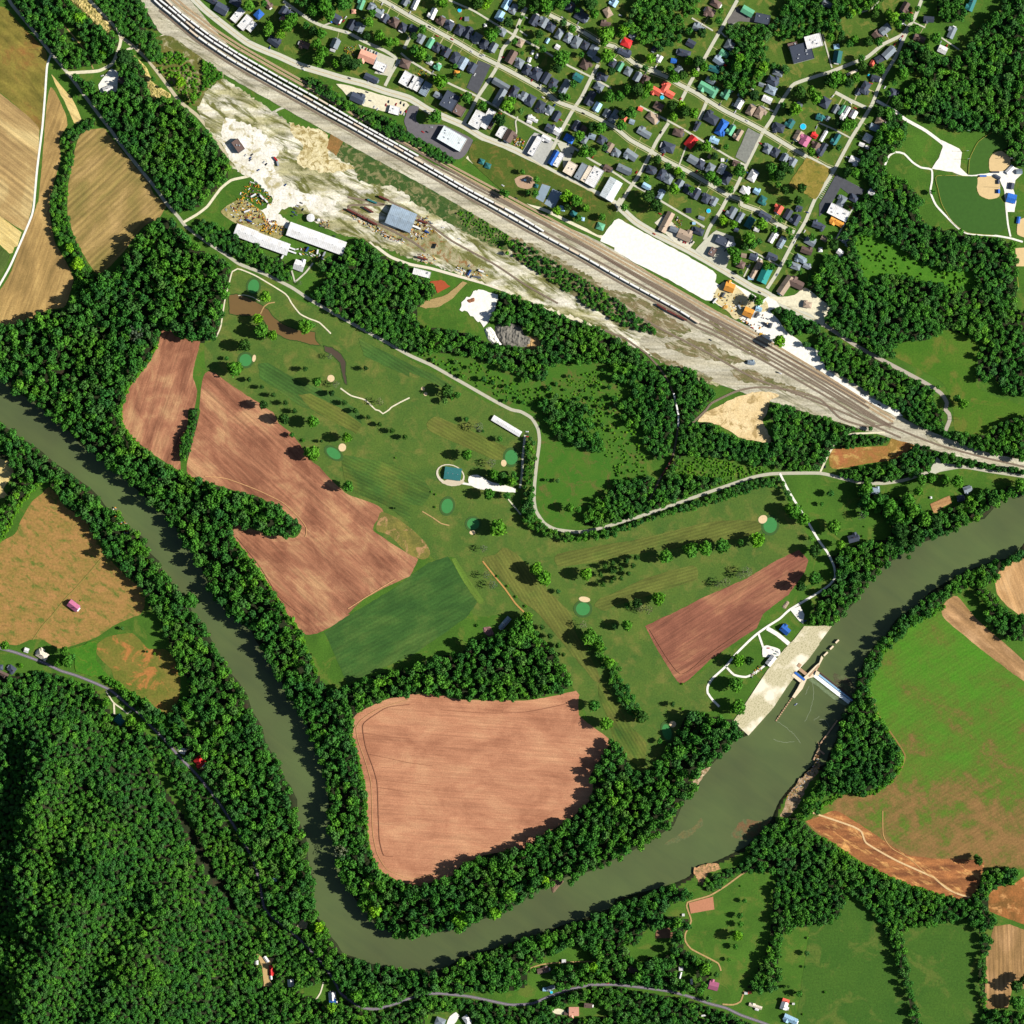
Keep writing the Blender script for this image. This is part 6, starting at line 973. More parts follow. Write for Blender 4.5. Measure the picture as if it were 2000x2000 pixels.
for s, lab in (('E0 1410 1640 1420 1500 1500 1340 1640 1240', 'thin yellow capped fence round the upper outfield'), ('E0 1400 1662 1110 1660 1120 1780 1160 1932 E1 1260 165 1400 264 1640 286', 'thin yellow capped fence round the lower outfield'), ('E1 1860 600 1880 780', 'short fence at the right edge')):
    p = densify(catmull(P(s), False), 3, False); e = empty('fence'); tag(e, lab, 'fence'); vv, ff = ribbon_vf(p, .5, 1.6); top = vv; mb = MB().add(vv, ff); n_ = len(p)
    for k in (0, 1):
        t_ = [vv[2*i+k] for i in range(n_)]; mb.add(t_+[(x, y, 1.4) for x, y, z in t_], [(i, i+1, n_+i+1, n_+i) for i in range(n_-1)])
    mb.build('fence_rail', m_fen, e)
    mb = MB()
    for q in p[::2]: x, y = W(*q); mb.cyl(x, y, .08, 0, 1.4, 5)
    o = mb.build('fence_post', m_pole, e); o['kind'] = 'stuff'
# spoil heaps: real mounds
def mound(name, pts, h, mat, lab, seed, step=1.6):
    xs = [p[0] for p in pts]; ys = [p[1] for p in pts]; x0, x1, y0, y1 = min(xs)-2, max(xs)+2, min(ys)-2, max(ys)+2
    nx, ny = int((x1-x0)/step)+1, int((y1-y0)/step)+1; Xg, Yg = np.meshgrid(x0+np.arange(nx)*step, y0+np.arange(ny)*step)
    m = inside(pts, Xg, Yg).astype(float); m2 = box_blur(box_blur(m, 2), 1); rr = np.random.default_rng(seed); nz = box_blur(rr.random(m.shape), 1)*1.0+box_blur(rr.random(m.shape), 4)*2
    Zg = np.where(m2 > .3, (m2-.3)/.7*h*(.55+.5*(nz-nz.mean())/nz.std()*.35+.3), -.5)
    v = [W(a, b)+(float(c),) for a, b, c in zip(Xg.ravel(), Yg.ravel(), Zg.ravel())]; zf = Zg.ravel(); f = [q for q in ((r*nx+c, (r+1)*nx+c, (r+1)*nx+c+1, r*nx+c+1) for r in range(ny-1) for c in range(nx-1)) if max(zf[i] for i in q) > 0]
    o = link(name, mesh(name, v, f, mat)); tag(o, lab, kind='stuff'); BLOCK.poly(pts); return o
mound('spoil_heap', P('C1 810 1140 950 1120 1040 1150 1080 1240 1160 1260 1120 1340 980 1340 880 1320 820 1250'), 5, plain('grey_shale', (130, 126, 116), .22, .4), 'grey shale heap in the wood clearing', 1)
mound('spoil_heap', P('C1 1070 1245 1230 1255 1262 1320 1200 1372 1100 1345'), 3.5, plain('tan_shale', (196, 160, 104), .25, .5), 'tan end of the shale heap', 2)
mound('rock_pile', P('C1 705 1175 760 1150 800 1200 870 1320 800 1320 740 1270'), 3, MAT['grav'], 'heap of white rock west of the grey shale', 3, 1)
mound('rock_pile', P('C1 530 900 610 870 620 910 560 930'), 2, plain('brown_rock', (150, 100, 70), .3, .8), 'small brown heap on the white spoil', 4, .8)
m_rub = patch_mat('straw_coloured_rubble', (236, 212, 140), (150, 140, 70), (96, 104, 40), .16, .10, .9)
mound('rubble_windrows', P('A0 640 -20 800 -20 1085 280 1050 325 980 300 880 210 740 70'), 2.6, m_rub, 'yellow rubble windrows along the north western gravel road', 5, 1)
mound('rubble_windrows', P('A0 1240 490 1380 640 1440 780 1610 890 1600 930 1420 945 1390 820 1340 640'), 2.6, m_rub, 'yellow rubble windrows beside the depot road', 6, 1)
mound('sand_pile', P('D1 1010 960 1050 940 1080 960 1060 980 1020 985'), 2, plain('ochre_sand', (214, 164, 84), .1), 'ochre sand heap in the sandy yard', 7, .8)
mound('scrap_pile', P('C3 690 125 760 115 800 190 750 210 700 170'), 1.6, plain('pink_brush_pile', (150, 110, 106), .35, 1), 'pinkish brush pile beside the silver barn', 8, .8)
mound('scrap_pile', P('D2 1580 1860 1630 1800 1650 1820 1610 1880'), 1.5, plain('scrap_rubble', (170, 150, 130), .35, 1), 'scrap heap by the lane to the lock', 9, .8)
mound('driftwood', P('C4 1330 570 1420 550 1450 590 1400 640 1350 700'), 1.2, plain('driftwood_grey', (130, 104, 84), .35, 1), 'driftwood jam on the river edge', 10, .8).location.z = -2.5

# garden drives from each town house to the nearest street, with a car on some of them
allr = [q for r_ in ROADS for q in densify(r_, 3, False)]
RA = np.array(allr); mb = MB(); rr = random.Random(5)
for o in [o for o in C.objects if o.parent is None and o.name.startswith('house')]:
    px, py = o.location.x/M_+1000, 1000-o.location.y/M_
    if py > 1100 or px < 500: continue
    d = np.hypot(RA[:, 0]-px, RA[:, 1]-py); i = int(d.argmin())
    if not 8 < d[i] < 30: continue
    ox_, oy_ = rr.uniform(-4, 4), rr.uniform(-4, 4)
    a = (px+(RA[i][0]-px)*.3+ox_, py+(RA[i][1]-py)*.3+oy_); b = (RA[i][0]+ox_, RA[i][1]+oy_)
    vv, ff = ribbon_vf([a, b], rr.choice((1.0, 1.0, 2.4)), .232+rr.random()*.01); mb.add(vv, ff)
    if rr.random() < .3:
        (cx, cy) = ((a[0]+b[0])/2, (a[1]+b[1])/2); s_ = f'F {cx*.966} {cy*.966}'; car(s_, math.degrees(math.atan2(b[1]-a[1], b[0]-a[0])), rr.choice(['white', 'white', 'silver', 'black', 'grey', 'red', 'blue']))
tag(mb.build('garden_drives', MAT['walk']), 'narrow pale drives and front paths between houses and streets', kind='structure')
def clutter(s, n, lab, sz=(.8, 2.6), hgt=(.5, 2.2), seed=1, tall=0):
    q = P(s); xs = [a for a, b in q]; ys = [b for a, b in q]; r = random.Random(seed); k = 0; mb = MB()
    A = np.array(q)
    for _ in range(n*6):
        x, y = r.uniform(min(xs), max(xs)), r.uniform(min(ys), max(ys))
        if k >= n or not inside(A, np.array([[x]]), np.array([[y]]))[0, 0]: continue
        k += 1; X, Y = W(x, y); a, b = r.uniform(*sz), r.uniform(*sz)*.6; mb.obox(X, Y, a*1.6, b, r.choice((-.36, -.36, 1.2, r.uniform(0, 3))), .05, r.uniform(*hgt), r.randrange(7))
    o = mb.build('stored_goods', CLM); tag(o, lab, kind='stuff')
CLM = [RM['w'], m_brown, RM['g'], PM['yellow'], plain('pallet_wood', (170, 134, 90), .2, 1), m_tyre, RM['o']]
clutter('B1 180 40 350 -60 540 60 560 120 700 160 640 240 480 230 300 150', 150, 'pallets, pipes and small gear lying about the equipment yard', seed=2)
clutter('B0 400 1720 480 1700 640 1850 660 1932 300 1932 320 1850', 110, 'rows of small stored goods at the top of the equipment yard', seed=3)
clutter('B1 1080 130 1180 150 1170 220 1080 200', 40, 'pipes and frames beside the white tank', seed=4, sz=(.6, 1.6))
clutter('B1 1380 60 1500 100 1700 260 1900 340 1860 380 1600 260 1400 130', 110, 'scrap and rail parts south of the steel grey shed', seed=5)
clutter('C1 20 80 180 110 240 280 120 330 0 330', 110, 'rusty parts and crates right of the steel grey shed', seed=6)
clutter('C1 70 460 240 470 250 560 100 540', 40, 'rusty frames in the weeds', seed=7, sz=(.8, 2.2))
clutter('C1 440 560 720 610 740 700 560 690 430 640', 34, 'odds and ends by the service road', seed=8)
clutter('B1 860 400 1140 450 1120 540 1060 540 900 470', 50, 'goods stacked below the very long shed', seed=9)
clutter('B1 560 150 740 200 740 300 560 250', 60, 'machine parts in front of the white sheds', seed=10)
clutter('D1 940 820 1100 830 1230 900 1450 1080 1480 1160 1400 1230 1250 1140 1050 990 930 930', 90, 'blocks and bins of the sandy yard', seed=11)
clutter('C0 980 1300 1090 1320 1060 1400 980 1370', 40, 'jumble of goods behind the white shop', seed=12, sz=(.7, 1.8))
clutter('B0 1320 450 1430 420 1410 520 1320 530', 40, 'yard litter left of the salmon roofed hall', seed=13, sz=(.6, 1.5))
clutter('D3 1400 470 1390 520 1300 600 1270 590 1340 500', 40, 'stored gear in the bay by the lock house', seed=14, sz=(.6, 1.6)); clutter('D1 550 100 650 130 620 230 560 210', 30, 'patio clutter beside the long brown building', seed=15, sz=(.6, 1.6)); clutter('C0 60 600 180 680 160 760 60 700', 30, 'garden clutter behind the joined white row', seed=16, sz=(.6, 1.6)); clutter('D3 1920 1180 1900 1400 1750 1560 1640 1700 1600 1780 1700 1700 1830 1540 1932 1460', 120, 'boulders on the rubble bank below the lock', seed=17, sz=(.6, 1.8), hgt=(.3, 1)); clutter('A2 1040 900 1110 930 1150 1000 1240 1160 1180 1180 1080 1050', 60, 'fallen timber on the outer river bank', seed=18, sz=(1, 3), hgt=(.2, .7))
# ------------------------------------------------------------------ trees
def leaf_mat(name, stops, k=1.0):
    t = NT(name, .75, .12); oi = t.n('ShaderNodeObjectInfo')
    col = t.ramp(oi.outputs['Random'], [(i/(len(stops)-1), alb(c, k)) for i, c in enumerate(stops)])
    n = t.noise(t.pos(), .9, 2, .6)
    col = t.mix(col, t.ramp(n, [(.35, gray(.55)), (.65, gray(1.4))]), 1.0, 'MULTIPLY')
    n2 = t.noise(t.pos(), .012, 2, .6)
    col = t.mix(col, t.ramp(n2, [(.36, (.74, .84, .95, 1)), (.5, gray(1)), (.66, (1.4, 1.2, .85, 1))]), 1.0, 'MULTIPLY')  # broad random tint; its strong contrast also paints in slope light and shade
    return t.out(col)
L_wood = leaf_mat('leaf_woodland', [(56, 108, 32), (64, 120, 36), (54, 108, 40), (72, 128, 40), (48, 98, 36), (60, 116, 34), (86, 142, 42), (54, 106, 44), (74, 116, 52), (50, 98, 38), (62, 116, 36), (56, 106, 40)], 1.28)
L_tree = leaf_mat('leaf_broadleaf', [(66, 122, 30), (80, 138, 34), (64, 120, 38), (96, 152, 36), (68, 126, 30)], 1.15)
L_dark = leaf_mat('leaf_dark_conifer', [(46, 88, 30), (56, 98, 34), (42, 80, 32)])
L_lime = leaf_mat('leaf_lime', [(104, 168, 30), (120, 180, 36)])
L_bare = leaf_mat('leaf_thin_grey', [(118, 128, 96), (104, 116, 84)])
L_bush = leaf_mat('leaf_bush', [(72, 132, 28), (90, 148, 34), (66, 122, 30), (104, 158, 38)], 1.2)
m_bark = plain('bark', (96, 78, 60), .2, 1)
def ico(sub):
    bm = bmesh.new(); bmesh.ops.create_icosphere(bm, subdivisions=sub, radius=1); v = [tuple(x.co) for x in bm.verts]; f = [tuple(y.index for y in x.verts) for x in bm.faces]; bm.free(); return v, f
ICO1, ICO2 = ico(1), ico(2)
def crown(seed, mat, lobes=15, leaves=240, hz=1.0, zc=1.75, shape='round', lr=(.26, .42), leaf=.17, core=.72):
    """unit crown: radius 1 across, centre at height zc; real lobes, gaps between them and leaf clumps standing off"""
    r = random.Random(seed); mb = MB()
    def blob(cx, cy, cz, rad, src, amp):
        ph = [r.uniform(0, 6) for _ in range(3)]
        v = []
        for x, y, z in src[0]:
            k = rad*(1+amp*math.sin(5*x+ph[0])*math.sin(5*y+ph[1])+amp*.6*math.sin(9*z+ph[2])+r.uniform(-amp, amp)*.5)
            v.append((cx+x*k, cy+y*k, cz+z*k*.85))
        mb.add(v, src[1])
    if shape == 'cone':
        for k in range(9):
            t = k/8; rad = (1-t)*.78+.12; 
            for j in range(4 if k < 6 else 1):
                a = r.uniform(0, 6.28); blob(rad*.4*math.cos(a), rad*.4*math.sin(a), .5+t*2.3, rad*.62, ICO1, .2)
    else:
        sx, sy = r.uniform(.88, 1.1), r.uniform(.88, 1.1)
        blob(0, 0, zc-.1, core*.85, ICO1, .15)
        for k in range(lobes):
            u = r.uniform(-.35, 1); a = k*2.4+r.uniform(-.5, .5); q = math.sqrt(max(0, 1-u*u)); d = r.uniform(.58, .78)
            blob(sx*q*math.cos(a)*d, sy*q*math.sin(a)*d, zc+u*d*hz, r.uniform(*lr), ICO1, .22)
    for k in range(leaves):
        if shape == 'cone':
            t = r.random()**1.4; rad = (1-t)*.95+.08; a = r.uniform(0, 6.28); x, y, z = rad*math.cos(a), rad*math.sin(a), .3+t*2.7
        else:
            u = r.uniform(-.4, 1); a = r.uniform(0, 6.28); q = math.sqrt(max(0, 1-u*u)); d = r.uniform(.8, 1.08)*(1+.12*math.sin(3*a+seed)+.08*math.sin(7*a))
            x, y, z = q*math.cos(a)*d, q*math.sin(a)*d, zc+u*d*hz
        s = leaf*r.uniform(.6, 1.3); ax = Vector((r.gauss(0, 1), r.gauss(0, 1), r.gauss(0, 1))).normalized(); b = ax.orthogonal().normalized(); c = ax.cross(b)
        P0 = Vector((x, y, z)); mb.add([tuple(P0+b*s), tuple(P0+c*s*.8), tuple(P0-b*s), tuple(P0-c*s*.8)], [(0, 1, 2, 3)])
    return mb.me('crown', mat)
def trunk(zt_=1.5, r0=.09):
    mb = MB().cyl(0, 0, r0, 0, zt_, 7, r0*.55); 
    for k in range(4):
        a = k*1.57+.4; dx, dy = .35*math.cos(a), .35*math.sin(a); mb.add([(-.03, 0, zt_*.7), (.03, 0, zt_*.7), (0, .05, zt_*.72), (dx, dy, zt_+.15)], [(0, 1, 3), (1, 2, 3), (2, 0, 3), (0, 2, 1)])
    return mb.me('trunk', m_bark)
TR = trunk(); TRC = trunk(1.0, .07)
KIND = {
 'g': ('broadleaf_tree', 'round green tree', [crown(s, L_tree, 18, 330, core=.85) for s in (1, 2, 3, 4)], 4.3),
 'd': ('broadleaf_tree', 'dark green tree', [crown(s, L_dark, 17, 300, core=.85) for s in (5, 6)], 4.3),
 'c': ('conifer_tree', 'small dark conifer', [crown(s, L_dark, 14, 170, hz=1.25, zc=1.5, core=.9) for s in (7, 8)], 4.3),
 'l': ('broadleaf_tree', 'lime green tree', [crown(s, L_lime, 15, 300) for s in (9, 10)], 3.3),
 'b': ('thin_tree', 'thin greyish half bare tree', [crown(s, L_bare, 6, 170, lr=(.12, .2), leaf=.1, core=.25) for s in (11, 12)], 3.2),
 's': ('shrub', 'small green shrub', [crown(s, L_bush, 8, 120, zc=.7) for s in (13, 14)], 1.6)}
NT_ = [0]
def tree(px, py, r, k):
    NT_[0] += 1; rr = random.Random(NT_[0]*13); n, desc, cr, hh = KIND[k]; R = r*(.92 if py < 560 else 1.1)*M_/4.83; x, y = W(px, py); e = empty(n, x, y, zt(px, py), rr.uniform(0, 6.28))
    H = R*hh*rr.uniform(.9, 1.12)*(.72 if py < 560 else 1); zs = H/2.85 if k != 's' else R; 
    if k != 's': H = min(H, 28); zs = H/2.85
    c = link('crown', rr.choice(cr), e); c.scale = (R, R, zs)
    t = link('trunk', TRC if k == 'c' else TR, e); t.scale = (R, R, zs if k != 's' else R*.45)
    sz = 'small' if R < 4 else ('large' if R > 8.4 else 'medium')
    d = desc if k in 'cs' else sz+' '+desc
    later(e, d, 'shrub' if k == 's' else 'tree', px, py); e['group'] = {'g': 'broadleaf trees standing apart', 'd': 'dark broadleaf trees standing apart', 'c': 'small conifers of the golf course', 'l': 'lime green trees standing apart', 'b': 'thin greyish trees', 's': 'shrubs'}[k]
TREES = '''B1 575 870 45 g,505 1080 40 l,540 1190 58 g,645 1235 38 g,380 1330 50 d,290 1550 60 g,950 1150 58 g,950 1550 22 c,1060 1670 36 g,420 1650 20 c,540 1720 18 c,650 1795 20 c,765 1870 22 c,1200 1778 25 c,1320 1868 22 c,1520 1545 20 c,1240 1690 30 b,1180 1430 25 b,1650 1860 34 b,560 1890 35 d,900 740 22 b,1020 1140 26 g,210 1450 20 g,960 1160 40 g
B2 750 90 42 d,1025 118 46 g,850 15 22 c,825 240 24 g,1345 265 38 g,1100 298 14 c,1020 415 60 g,1355 725 44 g,1420 12 22 c,1545 75 20 c,1650 140 20 c,1770 200 22 c,1890 260 22 c,1795 930 9 c,1800 455 8 s,930 290 16 s
C2 535 92 24 g,655 165 38 b,692 205 14 g,850 278 26 d,540 428 42 g,775 505 36 b,790 605 34 g,750 795 44 g,915 812 32 g,835 1118 66 g,700 1310 30 b,725 1560 30 b,785 1655 36 b,1195 1500 52 g,1270 1590 58 g,1400 1715 22 d,1662 1550 50 g,830 1572 12 s,925 1665 12 s,1005 1765 12 s,1095 1855 12 s,1840 1475 22 c,1915 1448 22 c,1930 1520 20 c,1905 1525 22 c,1800 1558 22 c,1820 1650 22 c,1900 1620 20 c,1930 1590 18 c,1510 925 34 g,1590 942 28 g,1395 672 20 d,1300 665 16 d,205 775 8 s,880 620 32 g,960 680 34 g,980 610 28 g,870 690 28 g,245 800 9 s,240 920 10 s
D2 205 1395 24 c,110 1425 24 c,60 1500 22 c,175 1470 22 c,130 1545 20 c,60 1592 20 c,480 1385 54 g,715 1322 60 g,850 1310 56 g,1015 1285 58 g,1190 1248 30 d,1340 1228 60 l,1245 1530 44 b,1180 1560 30 b,1045 1630 40 b,970 1650 26 b,412 1780 52 g,210 1825 38 d,320 1885 36 b,120 1850 26 d,1690 960 62 g,1775 1035 50 g,1885 1590 52 g,1750 1665 40 d,1625 790 30 l,1850 1212 26 g,1885 1330 50 d,1650 840 26 g,1640 930 36 g,240 1870 34 b
D3 115 100 42 g,1165 430 50 l,1265 432 34 d,1140 655 58 g,1160 870 62 g,545 845 22 c,640 890 12 s,425 1192 24 l,470 1215 12 s,600 1290 52 g,255 960 52 d,640 655 10 s
C3 1250 120 22 c,1325 205 24 c,1400 292 24 c,1450 378 18 c,1640 95 32 b,1935 110 30 d,1735 855 46 g,1850 1022 52 g,1110 20 40 g,1110 130 56 g,1050 200 50 g,1700 210 64 g,1790 300 40 g,1880 450 40 g,640 105 14 s
D4 1225 765 22 d,1180 905 28 l,1185 985 28 l,1155 1090 42 l,1190 1080 24 l,1140 1195 26 g,1075 1320 18 g,590 965 42 g,1190 630 9 s,1810 1258 24 l,1795 1390 12 g,1700 1630 12 c,1640 1575 12 c,1600 1580 12 c,1740 1640 30 d,885 1690 28 d,960 1460 26 d,850 1400 46 g,880 1340 30 g,1780 1840 10 s,1820 1120 12 s
E4 1490 385 34 d,1475 350 26 d,55 1630 12 s,1860 1720 60 g,1850 1560 50 d,1930 1500 40 d
A3 645 440 48 g,560 450 34 g,690 400 30 g,620 340 34 g,1010 820 34 g,1240 1000 44 g,1330 1060 44 g,200 480 20 s,60 290 36 g,1155 130 16 g,1390 350 12 g,1460 370 12 s,1760 860 40 g,1850 1110 40 g,1000 630 14 s
B3 130 1095 46 g,40 1090 26 g
A2 760 1800 6 s,1800 1800 60 g
A1 1440 230 60 g,1780 340 30 d,740 560 60 l,665 410 45 l,1290 1210 70 b,590 390 12 s
A0 760 180 60 l,985 510 42 l,1180 540 70 d,1120 420 0 s,1450 750 24 d,1510 820 14 d,1710 780 45 l,1830 930 40 g,470 600 0 s,720 910 16 d
B0 600 300 50 g,610 250 40 g,780 250 60 g,830 190 60 g,720 330 44 g,960 250 34 d,1030 300 46 d,1100 330 50 g,1060 430 52 g,1110 500 60 g,1080 590 50 g,1240 600 44 g,1330 580 60 d,1400 620 56 d,1350 650 36 g,1460 600 34 d,1650 345 50 g,1740 410 48 g,1550 220 48 g,1580 130 34 g,1130 60 70 g,1180 150 56 g,1020 110 50 g,1300 60 60 g,420 70 56 g,560 40 30 g,460 210 0 s,1530 350 40 d,1800 400 38 g
C0 715 50 48 l,745 10 40 g,310 40 52 g,640 30 60 d,930 225 50 d,770 340 64 g,820 300 40 d,120 285 42 g,40 350 36 d,110 520 60 g,50 480 50 g,180 560 34 g,290 780 68 g,690 1005 44 g,245 1110 62 g,850 1140 58 d,920 1010 62 g,960 960 44 g,1435 560 78 g,1390 650 50 d,1850 330 78 g,1830 410 40 g,1860 540 66 g,1450 220 34 g,1800 1215 56 g,1720 1200 50 d,1600 1290 50 g,1640 1450 50 g,1720 1440 40 g,1880 920 56 g,1900 680 40 d,1480 1860 60 l,1570 1900 56 g,910 1835 34 l,870 1810 24 d,1185 1830 32 g,1120 1820 24 d,1195 1700 30 d,1065 1625 24 d,1255 470 34 d,1190 405 26 d,1220 330 42 d,1540 800 34 d,1485 925 34 d,540 930 52 g,1060 40 46 d,1280 60 60 g,1200 50 50 d,1420 60 44 g,1700 60 60 d,1740 140 46 g,1620 520 26 g,1060 170 22 d,1030 260 18 d,1430 920 40 d,1530 280 40 g,1060 505 18 g,990 400 26 g,1300 90 40 g,1080 260 12 s,1580 100 26 g,1850 1870 0 s,1050 1050 30 g,700 1400 0 s,1840 1400 30 d,1650 1400 34 g,1500 1000 0 s,300 560 20 g,430 630 22 l,460 720 26 g,1360 850 26 d,220 740 36 d
D0 90 290 52 l,60 340 36 g,220 860 64 d,310 830 52 g,280 900 44 g,290 650 32 d,340 560 46 l,560 740 56 g,640 720 46 d,520 660 34 g,630 1000 44 l,740 1075 50 g,670 1060 54 d,540 1000 46 d,550 1110 44 g,840 640 46 g,790 590 56 d,1065 810 40 g,1190 800 40 g,1310 910 54 d,1240 880 34 d,1740 880 58 d,1890 930 60 g,1850 860 40 g,1700 1040 58 g,1640 1060 36 d,400 1510 42 d,600 1620 40 l,640 1660 30 g,900 1670 54 g,960 1720 46 g,1170 1620 60 g,860 1390 52 g,800 1400 34 g,1590 1580 54 d,1480 1600 56 g,1550 1660 56 d,1500 1680 44 g,1650 1610 42 d,940 1480 36 d,560 1790 50 g,1090 1790 36 g,320 1860 62 d,60 1190 52 g,150 1070 56 g,70 1090 44 d,720 1790 30 g,1850 1440 40 g,1760 1780 46 d,1600 1800 40 d,700 300 34 d,820 320 46 d,1180 1440 0 s,1050 1390 26 g,1740 340 34 d,1460 1100 0 s,40 920 50 g,130 850 46 g,700 910 0 s,1000 110 28 d,980 200 34 d,1150 640 50 g,700 580 44 l,750 700 42 g,1200 890 34 g,300 1690 30 g,1230 1880 44 g,1540 1750 30 g,1730 1900 44 d,500 1570 34 g,1590 1000 30 d,1400 640 50 g,930 740 34 g,1180 560 50 l,1250 620 46 g,1350 700 44 g
E0 690 170 54 g,650 130 40 g,840 180 44 g,790 160 30 d,550 400 44 g,735 240 42 g,150 740 62 g,90 770 52 d,210 760 48 g,340 740 44 g,270 790 50 d,120 800 46 g,560 660 52 g,500 680 30 g,900 280 40 g,990 540 60 d,1090 370 54 g,780 720 54 g,705 785 28 l,640 890 30 g,740 1000 46 d,820 1000 40 g,640 1060 48 g,560 1060 50 d,250 1190 62 g,180 1180 42 d,310 1180 44 g,100 360 40 g,200 360 36 d,520 140 40 d,390 560 34 g,300 130 44 g,210 320 28 g,1065 1815 24 d,330 1640 48 g,260 1620 44 d,440 1000 0 s,860 280 30 d,920 90 26 g,660 1300 60 g,740 1280 56 g,560 1290 50 g,600 1210 40 g,180 1400 30 g,400 630 46 d,440 530 0 s,1010 1430 0 s,330 380 40 g,280 420 34 d,460 400 46 d,1100 620 20 s
E1 130 380 50 d,1290 1830 34 g,1340 1880 40 g,290 370 36 d,100 310 24 g
D1 90 30 34 g,390 20 64 d,1030 150 42 l,1120 190 40 g,1100 440 44 g,1140 520 50 g,1150 450 40 g,1265 320 60 g,1380 190 56 g,1300 380 44 g,1360 350 30 d,1550 1290 48 l,1290 885 34 g,1350 915 38 g,1225 400 44 d,1640 555 34 g,1900 700 50 g,1660 310 26 d,1860 310 34 d,1430 580 40 g,1500 240 34 g,1200 740 0 s,1190 640 20 g,960 320 0 s,1010 40 0 s,1480 590 30 g,1640 250 34 d,1560 150 24 g,1750 640 20 d,540 200 0 s
C1 1385 60 42 g,1590 130 34 g,1660 40 40 g,1815 120 36 g,1490 20 40 d,355 1755 50 d,450 1795 32 g,400 1820 24 d,330 1850 28 d,500 1620 20 g,950 370 30 l,920 460 20 l
E2 430 740 50 g,430 850 44 g,130 1105 54 g,190 1270 36 g,100 790 32 d,395 1000 34 b,1290 680 50 g,1180 660 36 g,960 660 44 g,1050 640 40 g,925 770 38 g,830 850 52 g,880 950 54 g,740 1010 50 g,660 900 50 g,640 960 44 g,990 1040 56 g,1890 710 50 g,890 1220 44 d,760 1150 60 d,780 1240 46 d,410 1195 10 s,425 1105 8 s,20 890 20 g,1090 1060 50 d,840 1390 22 g,480 890 40 g,560 850 44 g,1110 200 20 s,480 180 22 l
B4 1290 290 62 b,620 580 30 l,1610 850 50 l,1430 1650 50 g,1500 1720 40 g,1200 1760 40 g,880 1560 30 d,820 500 40 g,1080 1010 40 l,1600 1620 60 g
C4 480 940 64 l,1270 570 40 l,800 880 50 l,740 1290 30 l,340 1600 30 l,1280 1140 54 g,1750 1270 34 g,1730 1390 40 l,1520 590 34 l,950 700 60 g,1080 1500 0 s,1850 1500 34 g'''
ALLT = []
for l in TREES.split('\n'):
    k, rest = l[:2], l[3:]
    for it in rest.split(','):
        a = it.split(); r = float(a[2])
        if r <= 0: continue
        (px, py), = P(f'{k} {a[0]} {a[1]}'); ALLT.append((px, py, r, a[3])); BLOCK.disc(px, py, r/4.83*.8)
bl = sorted((t for t in ALLT if t[3] in 'gdl'), key=lambda t: -t[2]); SMALLT = bl[294:]
for t in ALLT:
    if t not in SMALLT: tree(*t)
# --- woods: nobody could count these crowns; one object per wood
GNT = {}
def scatter_group(name, meshes):
    col = bpy.data.collections.new(name+'_crowns')
    for i, me in enumerate(meshes):
        o = bpy.data.objects.new(f'wood_crown_{"abcdefgh"[i]}', me); col.objects.link(o)
    ng = bpy.data.node_groups.new(name, 'GeometryNodeTree')
    ng.interface.new_socket('Geometry', in_out='INPUT', socket_type='NodeSocketGeometry'); ng.interface.new_socket('Geometry', in_out='OUTPUT', socket_type='NodeSocketGeometry')
    N = ng.nodes; gi_, go = N.new('NodeGroupInput'), N.new('NodeGroupOutput')
    ci = N.new('GeometryNodeCollectionInfo'); ci.inputs[0].default_value = col; ci.inputs[1].default_value = True; ci.inputs[2].default_value = True
    ip = N.new('GeometryNodeInstanceOnPoints'); ip.inputs['Pick Instance'].default_value = True
    def attr(nm, typ):
        a = N.new('GeometryNodeInputNamedAttribute'); a.data_type = typ; a.inputs[0].default_value = nm; return a.outputs[0]
    L = ng.links.new; L(gi_.outputs[0], ip.inputs['Points']); L(ci.outputs[0], ip.inputs['Instance']); L(attr('pick', 'INT'), ip.inputs['Instance Index']); L(attr('size', 'FLOAT_VECTOR'), ip.inputs['Scale'])
    cx = N.new('ShaderNodeCombineXYZ'); L(attr('turn', 'FLOAT'), cx.inputs[2]); e2 = N.new('FunctionNodeEulerToRotation'); L(cx.outputs[0], e2.inputs[0]); L(e2.outputs[0], ip.inputs['Rotation'])
    L(ip.outputs[0], go.inputs[0]); return ng, len(meshes)
WV = [crown(s, L_wood, 15, 120, leaf=.2, core=.8) for s in (21, 22, 23, 24, 25, 26)]
BV = [crown(s, L_bush, 7, 70, zc=.75, leaf=.26, lr=(.34, .5)) for s in (31, 32, 33)]
GW_, GB_ = scatter_group('woodland_scatter', WV), scatter_group('bush_scatter', BV)
WOODN = [0]; WMASK = Mask()
